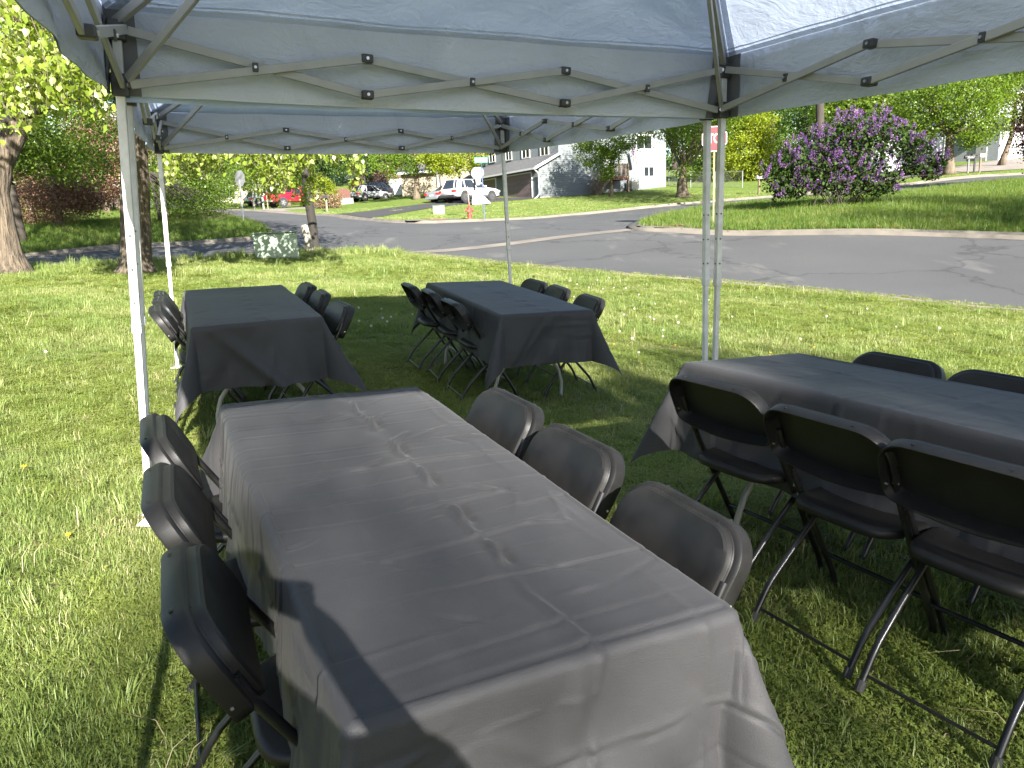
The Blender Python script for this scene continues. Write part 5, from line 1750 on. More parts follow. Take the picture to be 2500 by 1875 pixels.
def tent(label, legs, joints, seed):
    """legs: four (base, top at valance hem) pairs in order near-left, near-right, far-right, far-left"""
    org = Vector(legs[3][0])
    t = thing('pop_up_tent', label, 'tent', org, group='white pop-up tents')
    r = random.Random(seed)
    U, Lw, cor = [], [], []
    cen = sum((Vector(b) for b, _ in legs), Vector()) / 4
    for (b, tp), jz in zip(legs, joints):
        b, tp = Vector(b) - org, Vector(tp) - org
        d = (tp - b).normalized()
        top = tp + d * 0.25
        k = (jz - (b.z + org.z)) / d.z
        out_ = Vector((b.x + org.x - cen.x, b.y + org.y - cen.y, 0)).normalized()
        sdv = Vector(legs[2][0]) - Vector(legs[3][0])
        sdv.z = 0
        sdv.normalize()
        lg = MB().beam(b + d * k, top, 0.034, 0.034, up=sdv).build('leg', MT['leg_white'], t, bevel=0.004)
        MB().beam(b, b + d * (k + 0.05), 0.027, 0.027, up=sdv).build('inner_leg', MT['leg_white'], lg, bevel=0.003)
        MB().beam(b + d * (k - 0.012), b + d * (k + 0.03), 0.038, 0.038, up=sdv).build('leg_collar', MT['leg_white'], lg, bevel=0.004)
        MB().box(b + Vector((0, 0, 0.006)), (0.085, 0.085, 0.008)).build('foot_plate', MT['leg_white'], lg, bevel=0.002)
        for hz in (0.12, 0.26, 0.40):
            for sgn in (1, -1):
                c = b + d * (k + hz)
                e = Vector((sdv.y, -sdv.x, 0)) if sgn > 0 else -sdv
                e = (e - d * e.dot(d)).normalized()
                MB().tube([c + e * 0.0, c + e * 0.0195], 0.005, 8).build('hole_shade_disc', MT['bracket'], lg)  # dark disc stands for the shade inside a pin hole
        up_, lo_ = tp + d * 0.235, tp + d * 0.035
        for nm, c, hh in (('top_bracket', up_, 0.075), ('slider_bracket', lo_, 0.085)):
            inw = (Vector((cen.x - org.x, cen.y - org.y, 0)) - Vector((c.x, c.y, 0))).normalized()
            bm_ = MB().box(c, (0.062, 0.062, hh), M=Matrix.Rotation(math.atan2(out_.y, out_.x) + math.pi / 4, 3, 'Z'))
            bk = bm_.build(nm, MT['bracket'], t, bevel=0.006)
            MB().tube([c + inw * 0.0, c + inw * 0.05], 0.010, 8).build('bolt', MT['steel'], bk)
        U.append(up_)
        Lw.append(lo_)
        cor.append(tp)
    # scissor trusses: three crossings per side
    order = [(3, 2), (2, 1), (1, 0), (0, 3)]
    for a, b in order:
        sd = (U[b] - U[a]).normalized()
        inn = Vector((-sd.y, sd.x, 0))
        c_in = Vector((cen.x - org.x, cen.y - org.y, 0))
        if inn.dot(c_in - U[a]) < 0:
            inn = -inn
        inn.normalize()
        pa, pb = inn * 0.034, inn * 0.012
        drp = Vector((0, 0, 0.052))
        ends = [U[a] + sd * 0.04, U[a].lerp(U[b], 1 / 3) - drp, U[a].lerp(U[b], 2 / 3) - drp, U[b] - sd * 0.04]
        endl = [Lw[a] + sd * 0.04, Lw[a].lerp(Lw[b], 1 / 3), Lw[a].lerp(Lw[b], 2 / 3), Lw[b] - sd * 0.04]
        for k in range(3):
            MB().beam(ends[k] + pb, endl[k + 1] + pb, 0.016, 0.034).build('truss_bar', MT['truss'], t, bevel=0.003)
            MB().beam(endl[k] + pa, ends[k + 1] + pa, 0.016, 0.034).build('truss_bar', MT['truss'], t, bevel=0.003)
            m_ = (ends[k] + endl[k + 1] + endl[k] + ends[k + 1]) / 4
            o = MB().box(inn * 0.043, (0.024, 0.012, 0.036), M=Matrix.Rotation(math.atan2(sd.y, sd.x), 3, 'Z')).build('truss_pivot', MT['bracket'], t, bevel=0.003)
            o.location = m_
            MB().tube([inn * 0.045, inn * 0.055], 0.006, 8).build('rivet', MT['steel'], o)
        for k in (1, 2):
            for e in (ends[k], endl[k]):
                o = MB().box(inn * 0.023, (0.052, 0.05, 0.036), M=Matrix.Rotation(math.atan2(sd.y, sd.x), 3, 'Z')).build('truss_connector', MT['bracket'], t, bevel=0.006)
                o.location = e
                MB().tube([inn * 0.045, inn * 0.053], 0.007, 8).build('rivet', MT['steel'], o)
    # hip rods, struts, canopy
    peak = sum(U, Vector()) / 4 + Vector((-0.05, 0.03, 0.90))
    for i in range(4):
        MB().beam(U[i] + Vector((0, 0, 0.03)), peak - Vector((0, 0, 0.06)), 0.026, 0.034).build('hip_rod', MT['truss'], t, bevel=0.003)
        mid = U[i].lerp(peak, 0.42) - Vector((0, 0, 0.02))
        st_ = MB().beam(Lw[i] + (peak - U[i]).normalized() * 0.05, mid, 0.018, 0.033).build('strut', MT['truss'], t, bevel=0.003)
        MB().box(mid, (0.05, 0.05, 0.05)).build('strut_joint', MT['bracket'], st_, bevel=0.008)
    for i in range(4):
        j = (i + 1) % 4
        a = cor[i] + (cor[i] - Vector((cen.x - org.x, cen.y - org.y, cor[i].z))).normalized() * 0.045
        b = cor[j] + (cor[j] - Vector((cen.x - org.x, cen.y - org.y, cor[j].z))).normalized() * 0.045
        dz_ = Vector((0, 0, 0.315))
        sd = (b - a).normalized()
        ou = Vector((sd.y, -sd.x, 0))
        ph = r.random() * 6

        def roof(u, v, a=a, b=b, ph=ph):
            e = (a + dz_).lerp(b + dz_, u)
            p = e.lerp(peak + Vector((0, 0, 0.02)), v)
            sag = -0.035 * math.sin(math.pi * v) * (0.4 + 0.6 * math.sin(math.pi * u)) - 0.006 * math.sin(math.pi * u) * (1 - v)
            wr_ = 0.010 * math.sin(u * 19 + ph + 3 * v) * math.sin(v * 15 + 1.3 * ph + 2 * u) + 0.004 * math.sin(u * 43 + v * 31 + ph)
            edge = min(1.0, 8 * v + 0.15) * min(1, 6 * u * (1 - u) + 0.05)
            # fan of tension folds at the corners
            for cu in (0.0, 1.0):
                du, dv = (u - cu) * 3.0, v * 1.9 * (1 if True else 0)
                rad = math.hypot(du * (1 - v), dv) + 1e-4
                if rad < 1.1:
                    wr_ += 0.022 * math.exp(-rad * 2.6) * math.sin(13 * math.atan2(dv, abs(du * (1 - v)) + 1e-4))
            return tuple(p + Vector((0, 0, sag + wr_ * edge)))
        pn = sheet_grid(roof, 56, 44, 'roof_panel', MT['canopy'], t)

        for v0, v1 in ((0.004, 0.022), (0.030, 0.036)):
            def seam(u, v, roof=roof, v0=v0, v1=v1):
                return tuple(Vector(roof(u, v0 + (v1 - v0) * v)) - Vector((0, 0, 0.003)))
            sheet_grid(seam, 56, 1, 'seam', MT['canopy'], pn)
        for u0, u1 in ((0.002, 0.02), (0.98, 0.998)):
            def hseam(u, v, roof=roof, u0=u0, u1=u1):
                return tuple(Vector(roof(u0 + (u1 - u0) * u, v)) - Vector((0, 0, 0.003)))
            sheet_grid(hseam, 1, 44, 'seam', MT['canopy'], pn)

        def val(u, v, a=a, b=b, ou=ou, ph=ph):
            p = (a + dz_).lerp(b + dz_, u)
            hem = 0.315 + 0.012 * math.sin(math.pi * u)
            wv = 0.010 * math.sin(u * 17 + ph) * v + 0.006 * math.sin(u * 41 + v * 4 + ph) * v
            return tuple(p - Vector((0, 0, hem * v)) + ou * (wv + 0.012 * v))
        vl = sheet_grid(val, 60, 10, 'valance', MT['canopy'], t)

        def hem(u, v, a=a, b=b, ou=ou, ph=ph, val=val):
            return tuple(Vector(val(u, 0.9 + 0.1 * v)) - ou * 0.0025)
        sheet_grid(hem, 60, 2, 'hem', MT['canopy'], vl)

        def outer(u, v, val=val, ou=ou):
            return tuple(Vector(val(u, v * 0.999)) + ou * 0.003)
        sheet_grid(outer, 60, 10, 'outer_face', MT['canopy_out'], vl)
        # corner gussets
        for (cu, sg) in ((0.0, 1), (1.0, -1)):
            def gus(u, v, cu=cu, sg=sg, val=val, ou=ou):
                return tuple(Vector(val(cu + sg * 0.035 * u, v)) - ou * 0.006)
            sheet_grid(gus, 3, 6, 'corner_gusset', MT['gusset'], vl)
    return t, U, Lw, cor, org


def g3(x, y, z=None):
    return (x, y, Tz(x, y) if z is None else z)


T1 = [(g3(-0.50, 0.29), (-0.46, 0.29, 1.89)), (g3(2.40, 1.44), (2.28, 1.44, 2.02)), (g3(1.255, 4.15), (1.113, 4.15, 1.975)), (g3(-1.654, 3.003), (-1.592, 3.003, 1.855))]
T2 = [(g3(-1.700, 3.11), (-1.622, 3.11, 1.834)), (g3(1.235, 4.27), (1.066, 4.28, 1.978)), (g3(0.012, 7.20), (-0.152, 7.20, 1.965)), (g3(-2.941, 6.04), (-2.934, 6.04, 1.80))]
tent1, U1, Lw1, cor1, org1 = tent('near white pop-up tent over the front tables, seen from underneath', T1, (0.95, 1.05, 1.06, 0.905), 3)
tent2, U2, Lw2, cor2, org2 = tent('farther white pop-up tent over the two back tables', T2, (0.92, 1.05, 1.04, 0.895), 8)
# grey square patch by the left corner and the torn strip by the right corner of the near tent
H_ = [at(362, 112, 3.47), at(424, 112, 3.49), at(446, 126, 3.50), at(446, 180, 3.50), at(366, 180, 3.475)]
MB().prism([Vector(p) - org1 for p in H_], Vector((0.0004, -0.0012, 0))).build('cloth_patch', MT['patch'], tent1)
s_ = [at(1767, 0, 4.22), at(1774, 2, 4.2), at(1780, 24, 4.18), at(1786, 32, 4.17), at(1797, 14, 4.15), at(1804, 12, 4.15), at(1804, 32, 4.15), at(1797, 54, 4.15), at(1785, 76, 4.16), at(1773, 70, 4.18), at(1772, 40, 4.2), at(1767, 36, 4.22)]
MB().prism([Vector(p) - org1 for p in s_], Vector((0.002, 0.004, 0))).build('torn_strip', pmat('dirty canvas strip', (0.40, 0.37, 0.29), (0.24, 0.21, 0.16), rough=0.8, scale=25), tent1)

# ------------------------------------------------------------------ tables and cloths
def table_matrix(k):
    cx, cy, a, dz, sx, sy = TABLES[k]
    l = Vector((-math.sin(a), math.cos(a), 0))
    w_ = Vector((math.cos(a), math.sin(a), 0))
    l.z = sx * l.x + sy * l.y
    w_.z = sx * w_.x + sy * w_.y
    l.normalize()
    w_ = (w_ - l * w_.dot(l)).normalized()
    z = w_.cross(l)
    return Matrix.Translation((cx, cy, dz)) @ Matrix((w_, l, z)).transposed().to_4x4()      # local x across, y along


TLEN, TWID = 1.83, 0.76
MT['table_top'] = pmat('grey moulded table top', (0.45, 0.45, 0.43), (0.38, 0.38, 0.36), rough=0.6, scale=10)


def cloth_mat(name, c, c2):
    m, nt, out = new_mat(name)
    n = noise(nt, 3.0, 4)
    r = ramp(nt, n.outputs['Fac'], [(0.3, c2), (0.7, c)])
    w1 = noise(nt, 500, 2, stretch=(1, 0.15, 1))
    w2 = noise(nt, 500, 2, stretch=(0.15, 1, 1))
    ad = nd(nt, 'ShaderNodeMath', operation='ADD')
    nt.links.new(w1.outputs['Fac'], ad.inputs[0])
    nt.links.new(w2.outputs['Fac'], ad.inputs[1])
    b = nt.nodes.new('ShaderNodeBump')
    b.inputs['Distance'].default_value = 0.0006
    nt.links.new(ad.outputs[0], b.inputs['Height'])
    p = nt.nodes.new('ShaderNodeBsdfPrincipled')
    p.inputs['Roughness'].default_value = 0.62
    p.inputs['Specular IOR Level'].default_value = 0.22
    p.inputs['Sheen Weight'].default_value = 0.04
    p.inputs['Sheen Roughness'].default_value = 0.4
    nt.links.new(r.outputs[0], p.inputs['Base Color'])
    nt.links.new(b.outputs[0], p.inputs['Normal'])
    nt.links.new(p.outputs[0], out.inputs[0])
    return m


MT['cloth'] = cloth_mat('black polyester cloth', (0.036, 0.0354, 0.0372), (0.029, 0.0286, 0.030))


def make_table(k, label):
    t = thing('folding_table', label, 'table', M=table_matrix(k), group='folding tables under black cloths')
    MB().lo_hi((-TWID / 2 + 0.014, -TLEN / 2 + 0.014, 0.69), (TWID / 2 - 0.014, TLEN / 2 - 0.014, 0.726)).build('table_top', MT['table_top'], t, bevel=0.012)
    for e in (-1, 1):
        y = e * (TLEN / 2 - 0.30)
        for s_ in (-1, 1):
            MB().tube([(s_ * 0.10, y, 0.69), (s_ * 0.10, y, 0.52), (s_ * 0.115, y, 0.42), (s_ * 0.19, y, 0.31), (s_ * 0.255, y, 0.22), (s_ * 0.285, y, 0.12), (s_ * 0.29, y, 0.0)], 0.0135, 10).build('leg', MT['pipe_grey'], t, smooth=True)
        MB().tube([(-0.12, y, 0.45), (0.12, y, 0.45)], 0.010, 8).tube([(0, y, 0.45), (0, e * 0.22, 0.69)], 0.009, 8).build('brace', MT['pipe_grey'], t, smooth=True)
    return t


def make_cloth(k, label, res, seed, drop=0.385):
    r = np.random.default_rng(seed)
    rho = 0.022
    HL, HW = TLEN / 2 + 0.004 - rho, TWID / 2 + 0.004 - rho
    ext = drop + rho * 0.57
    nu, nv = int(2 * (HL + ext) / res), int(2 * (HW + ext) / res)
    u = np.linspace(-(HL + ext), HL + ext, nu + 1)
    v = np.linspace(-(HW + ext), HW + ext, nv + 1)
    Ug, Vg = np.meshgrid(u, v, indexing='ij')
    su, sv = np.sign(Ug), np.sign(Vg)
    a = np.maximum(np.abs(Ug) - HL, 0)
    b = np.maximum(np.abs(Vg) - HW, 0)
    rr = np.hypot(a, b)
    th = np.arctan2(b, a)                      # 0 on the end drops, pi/2 on the side drops
    s = th / (math.pi / 2)
    corner = (a > 0) & (b > 0)
    f0 = 0.07
    cz = {(-1, -1): 0.40, (-1, 1): 0.46, (1, -1): 0.38, (1, 1): 0.44}
    hh = np.zeros_like(Ug)
    for (i, j), val in cz.items():
        hh = np.where((su == i) & (sv == j), val * r.uniform(0.85, 1.15), hh)
    fl = np.where(corner, f0 + (hh - f0) * np.sin(math.pi * s) ** 1.3, f0)
    # slow waves along the hanging parts
    wv = 0.05 * np.sin(Ug * 7 + seed) * np.sin(Ug * 2.3 + 1.7 * seed) * (b > 0) * (a <= 0) + 0.09 * np.sin(Vg * 9 + seed * 2.1) * (a > 0) * (b <= 0)
    tap = np.where(a > 0, np.clip((HW - np.abs(Vg)) / 0.15, 0, 1), np.clip((HL - np.abs(Ug)) / 0.2, 0, 1))
    fl = fl + wv * np.clip(tap, 0, 1)
    arc = rho * math.pi / 2
    q = np.minimum(rr, arc) / rho
    rest = np.maximum(rr - arc, 0)
    out = rho * np.sin(q) + rest * np.clip(fl, -0.05, 0.8)
    down = rho * (1 - np.cos(q)) + rest * np.sqrt(1 - np.clip(fl, 0, 0.8) ** 2)
    dx, dy = np.where(rr > 0, np.sin(th), 0), np.where(rr > 0, np.cos(th), 0)
    X = np.clip(Vg, -HW, HW) + sv * out * dx
    Y = np.clip(Ug, -HL, HL) + su * out * dy
    Z = 0.742 - down
    # creases and puckers
    hgt = np.zeros_like(Ug)
    for uk in np.arange(-1.3, 1.3, 0.098):
        uk += r.normal() * 0.012
        ln = Ug - uk - r.normal() * 0.03 * Vg - 0.004 * np.sin(Vg * 9 + uk * 5)
        am = r.choice([-1, 1]) * r.uniform(0.0006, 0.0026)
        win = 0.5 + 0.5 * np.sin(Vg * r.uniform(2, 6) + r.uniform(0, 6))
        hgt += am * (np.exp(-(ln / 0.006) ** 2) - 0.5 * np.exp(-((ln - 0.014) / 0.012) ** 2)) * win
    for vk in (-0.55, -0.19, 0.055, 0.30, 0.56):
        zz = 0.022 * np.abs(((Ug / 0.22 + vk * 3) % 2) - 1) - 0.011
        ln = Vg - vk - zz - 0.01 * np.sin(Ug * 3)
        am = 0.0042 if abs(vk - 0.055) < 0.01 else 0.0013
        hgt += am * np.exp(-(ln / 0.011) ** 2) * (0.55 + 0.45 * np.sin(Ug * 14 + vk * 4))
        if am > 0.003:
            hgt += 0.003 * np.exp(-((ln + 0.04) / 0.03) ** 2) * np.sin(Ug * 14.3) ** 2
    for _ in range(60):                         # short random puckers
        cu, cv = r.uniform(-1.2, 1.2), r.uniform(-0.7, 0.7)
        an = r.uniform(0, math.pi)
        ca, sa = math.cos(an), math.sin(an)
        p_, q_ = (Ug - cu) * ca + (Vg - cv) * sa, -(Ug - cu) * sa + (Vg - cv) * ca
        hgt += r.choice([-1, 1]) * r.uniform(0.0008, 0.0030) * np.exp(-(p_ / r.uniform(0.03, 0.08)) ** 2 - (q_ / 0.009) ** 2)
    if k == 'A':
        for cu, cv, an, ln_, hh_ in ((0.70, 0.06, 0.15, 0.05, 0.010), (0.46, 0.06, 0.2, 0.055, 0.010), (0.20, 0.055, 0.1, 0.06, 0.011), (-0.05, 0.06, 0.05, 0.055, 0.010), (-0.30, 0.055, 0.0, 0.05, 0.010), (-0.52, 0.05, 0.1, 0.05, 0.009),
                                     (0.55, 0.10, 0.9, 0.06, 0.003), (0.30, 0.10, 0.8, 0.06, 0.003), (0.62, -0.05, 1.25, 0.05, 0.0025), (0.10, -0.06, 1.2, 0.05, 0.003), (-0.42, 0.03, 1.45, 0.24, 0.0022), (-0.22, 0.08, 1.5, 0.2, 0.002)):
            ca, sa = math.cos(an), math.sin(an)
            p_, q_ = (Ug - cu) * ca + (Vg - cv) * sa, -(Ug - cu) * sa + (Vg - cv) * ca
            hgt += hh_ * np.exp(-(p_ / ln_) ** 4 - (q_ / 0.0085) ** 2) - 0.4 * hh_ * np.exp(-(p_ / ln_) ** 4 - ((q_ - 0.022) / 0.012) ** 2)
    for _ in range(10):                         # broad soft waves
        kx, ky, ph = r.normal() * 6, r.normal() * 6, r.uniform(0, 6)
        hgt += 0.0006 * np.sin(kx * Ug + ky * Vg + ph)
    hgt = hgt * (2.2 if k == 'A' else 1.6)
    amp = 1.0 + 1.4 * np.clip(rr / 0.1, 0, 1)
    # larger vertical / diagonal folds low on the drops
    fold = np.zeros_like(Ug)
    for _ in range(26):
        if r.random() < 0.5:
            cu, w_ = r.uniform(-HL, HL), r.uniform(0.02, 0.06)
            fold += r.normal() * 0.010 * np.exp(-((Ug - cu - r.normal() * 0.5 * b) / w_) ** 2) * np.clip(b / drop, 0, 1) * (a <= 0)
        else:
            cv, w_ = r.uniform(-HW, HW), r.uniform(0.02, 0.07)
            fold += r.normal() * 0.022 * np.exp(-((Vg - cv - r.normal() * 0.6 * a) / w_) ** 2) * np.clip(a / drop, 0, 1) * (b <= 0)
    n_out = hgt * amp + fold
    n_out = np.maximum(n_out, -0.004 - 0.06 * np.clip(rr - 0.05, 0, 1))
    X += sv * dx * np.where(rr > 0, n_out, 0)
    Y += su * dy * np.where(rr > 0, n_out, 0)
    Z += np.where(rr > 0, 0, hgt)
    V = np.stack([X, Y, Z], -1).reshape(-1, 3)
    m_ = nv + 1
    i, j = np.meshgrid(np.arange(nu), np.arange(nv), indexing='ij')
    base = (i * m_ + j).ravel()
    F = np.stack([base, base + m_, base + m_ + 1, base + 1], 1)
    o = link('tablecloth', np_mesh('tablecloth', V, F, MT['cloth'], smooth=True))
    o.matrix_world = table_matrix(k)
    tag(o, label, 'tablecloth', 'black tablecloths')
    return o


make_table('A', 'folding table hidden under the sunlit black cloth in front')
make_table('B', 'folding table with curved grey legs under the left back cloth')
make_table('C', 'folding table with curved grey legs under the right back cloth')
make_table('D', 'folding table under the shaded black cloth at the right edge')
make_cloth('A', 'black tablecloth lit grey by the sun on the nearest table', 0.006, 3)
make_cloth('B', 'black tablecloth on the back left table with deep front corners', 0.016, 12)
make_cloth('C', 'black tablecloth on the back right table near the road', 0.016, 23)
make_cloth('D', 'black tablecloth on the shaded table cut by the right edge', 0.014, 31)


# ------------------------------------------------------------------ folding chairs
def rrect(w_, h_, rt, rb, n=10, bow=0.0):
    """rounded rectangle outline in (x, z), z from 0 to h_, top radius rt, bottom radius rb"""
    pts = []
    for cx, cz, r_, a0 in ((w_ / 2 - rt, h_ - rt, rt, 0), (-w_ / 2 + rt, h_ - rt, rt, 90), (-w_ / 2 + rb, rb, rb, 180), (w_ / 2 - rb, rb, rb, 270)):
        for k in range(n + 1):
            a = R(a0 + 90 * k / n)
            pts.append((cx + r_ * math.cos(a), cz + r_ * math.sin(a)))
    # extra points along the bottom for the bow
    i = 3 * (n + 1)
    ex = [(-w_ / 2 + rb + (w_ - 2 * rb) * k / 8, 0.0) for k in range(1, 8)]
    pts = pts[:i] + ex + pts[i:]
    if bow:
        pts = [(x, z - (bow * (1 - (2 * x / w_) ** 2) if z < rb * 1.01 else 0)) for x, z in pts]
    return pts


def make_chair():
    t = thing('folding_chair', 'chair', 'chair', (0, 0, 0), group='black folding chairs')
    tb_, pl = MT['tube_black'], MT['plastic_black']
    for s_ in (-1, 1):
        x = s_ * 0.203
        MB().tube([(x, 0.250, 0.012), (x, 0.222, 0.075), (x, -0.03, 0.445), (x, -0.140, 0.612), (x * 0.99, -0.168, 0.668)], 0.0115, 10).build('front_leg', tb_, t, smooth=True)
        x2 = s_ * 0.178
        MB().tube([(x2, 0.135, 0.415), (x2, -0.04, 0.245), (x2, -0.145, 0.135), (x2, -0.172, 0.095), (x2, -0.215, 0.012)], 0.0105, 10).build('rear_leg', tb_, t, smooth=True)
        MB().tube([(x, 0.242, 0.03), (x, 0.254, 0.0)], 0.0145, 10).build('foot_cap', MT['rubber'], t)
        MB().tube([(x2, -0.207, 0.03), (x2, -0.219, 0.0)], 0.0135, 10).build('foot_cap', MT['rubber'], t)
        MB().tube([(x + s_ * 0.008, -0.005, 0.41), (x + s_ * 0.0155, -0.005, 0.41)], 0.0065, 10).build('rivet', MT['steel'], t)
        MB().tube([(x - s_ * 0.012, -0.005, 0.41), (x - s_ * 0.03, -0.005, 0.415)], 0.008, 8).build('pivot', tb_, t)
    MB().tube([(-0.203, 0.165, 0.16), (0.203, 0.165, 0.16)], 0.008, 8).build('stretcher', tb_, t, smooth=True)
    MB().tube([(-0.178, -0.198, 0.045), (0.178, -0.198, 0.045)], 0.0055, 8).build('stretcher', tb_, t, smooth=True)
    # seat: rounded, slightly dished, with a turned-down rim
    n = 44
    rings = []
    def ring(sx, sy, z, dish=0.0):
        out = []
        for k in range(n):
            a = 2 * math.pi * k / n
            ca, sa = math.cos(a), math.sin(a)
            e = 0.45
            x = math.copysign(abs(ca) ** e, ca) * sx
            y = math.copysign(abs(sa) ** e, sa) * sy
            x *= 1 - 0.10 * max(0, -y / 0.195)
            out.append((x, y + 0.065, z - 0.012 * max(0, y / 0.2) ** 2 - dish))
        return out
    for sx, sy, z in ((0.178, 0.183, 0.405), (0.192, 0.197, 0.409), (0.1945, 0.1995, 0.425), (0.190, 0.195, 0.436), (0.178, 0.184, 0.440), (0.150, 0.155, 0.437), (0.10, 0.105, 0.430), (0.05, 0.05, 0.427)):
        rings.append(ring(sx, sy, z))
    seat = MB().loft(rings).build('seat', pl, t, smooth='all')
    # back rest
    tilt = math.atan2(0.07, 0.13)
    Mb = Matrix.Translation((0, -0.132, 0.587)) @ Matrix.Rotation(tilt, 4, 'X')
    def lay(w_, h_, rt, rb, y, bow, z0=0.0):
        out = []
        for x, z in rrect(w_, h_, rt, rb, bow=bow):
            out.append(Mb @ Vector((x, y + 0.30 * x * x, z + z0)))
        return out
    L_ = [lay(0.30, 0.12, 0.05, 0.03, 0.016, 0.008, 0.045), lay(0.375, 0.176, 0.075, 0.03, 0.019, 0.014, 0.012), lay(0.392, 0.190, 0.085, 0.03, 0.014, 0.016, 0.005), lay(0.396, 0.193, 0.085, 0.03, 0.002, 0.016, 0.004),
          lay(0.402, 0.197, 0.088, 0.03, -0.004, 0.016, 0.003), lay(0.424, 0.207, 0.095, 0.03, -0.006, 0.016, 0.002), lay(0.436, 0.213, 0.10, 0.03, -0.012, 0.016, 0.001), lay(0.440, 0.216, 0.10, 0.03, -0.044, 0.016),
          lay(0.436, 0.2145, 0.10, 0.03, -0.050, 0.016, 0.001), lay(0.428, 0.209, 0.096, 0.03, -0.050, 0.014, 0.003), lay(0.420, 0.204, 0.093, 0.03, -0.028, 0.012, 0.005), lay(0.40, 0.19, 0.085, 0.03, 0.0, 0.012, 0.008), lay(0.28, 0.11, 0.05, 0.03, 0.006, 0.006, 0.045)]
    back = MB().loft(L_).build('backrest', pl, t, smooth=True)
    for s_ in (-1, 1):
        MB().beam(Mb @ Vector((s_ * 0.105, 0.000, 0.1985)), Mb @ Vector((s_ * 0.115, -0.030, 0.2165)), 0.006, 0.006).build('moulding_rib', pl, back)
        MB().tube([Mb @ Vector((s_ * 0.205, -0.026, 0.045)), Mb @ Vector((s_ * 0.2215, -0.024, 0.045))], 0.0035, 8).build('rivet', MT['steel'], back)
    return t


chair0 = make_chair()
CH = {'A': [('R', 0.50, 0.60), ('R', -0.01, 0.585), ('R', -0.53, 0.565), ('L', 0.63, -0.575), ('L', 0.12, -0.57), ('L', -0.41, -0.54)],
      'B': [('R', 0.62, 0.53), ('R', 0.11, 0.545), ('R', -0.60, 0.545), ('L', 0.67, -0.53), ('L', 0.28, -0.53), ('L', -0.19, -0.545)],
      'C': [('L', 0.60, -0.61), ('L', 0.18, -0.55), ('L', -0.37, -0.545), ('R', 0.62, 0.61), ('R', 0.20, 0.635), ('R', -0.40, 0.63)],
      'D': [('L', 0.48, -0.635), ('L', -0.01, -0.68), ('L', -0.41, -0.70), ('R', 0.53, 0.54), ('R', 0.05, 0.50)]}
TN = {'A': 'the sunlit nearest table', 'B': 'the back left table', 'C': 'the back right table', 'D': 'the shaded table at the right edge'}
POS = {'A': (('farthest', 'middle', 'nearest'), ('right row', 'left row')), 'B': (('farthest', 'middle', 'nearest'), ('right row', 'left row')), 'C': (('farthest', 'middle', 'nearest'), ('right row', 'left row')),
       'D': (('leftmost', 'second', 'third'), ('far row', 'near row'))}
first = True
cnt = {}
for k_, lst in CH.items():
    M = table_matrix(k_)
    for side, al, ac_ in lst:
        c = chair0 if first else copy_tree(chair0)
        first = False
        ang = (math.pi / 2 if side == 'R' else -math.pi / 2) + random.uniform(-0.07, 0.07)
        # chair faces +y locally; backrest top sits 0.225 behind its centre
        off = 0.213 if side == 'R' else -0.213
        px_, py_ = ac_ - off, al
        w_ = M @ Vector((px_, py_, 0))
        zg = Tz(w_.x, w_.y)
        L_ = Matrix.Translation((px_, py_, 0)) @ Matrix.Rotation(ang, 4, 'Z')
        Mw = M @ L_
        Mw.translation.z = min(zg, Mw.translation.z) * 0.5 + max(zg, Mw.translation.z) * 0.5
        c.matrix_world = Mw
        i = cnt.get((k_, side), 0)
        cnt[(k_, side)] = i + 1
        nm = POS[k_][0][i]
        rw = POS[k_][1][0 if side == 'R' else 1]
        tag(c, 'black folding chair, %s of the %s at %s' % (nm, rw, TN[k_]), 'chair', 'black folding chairs')

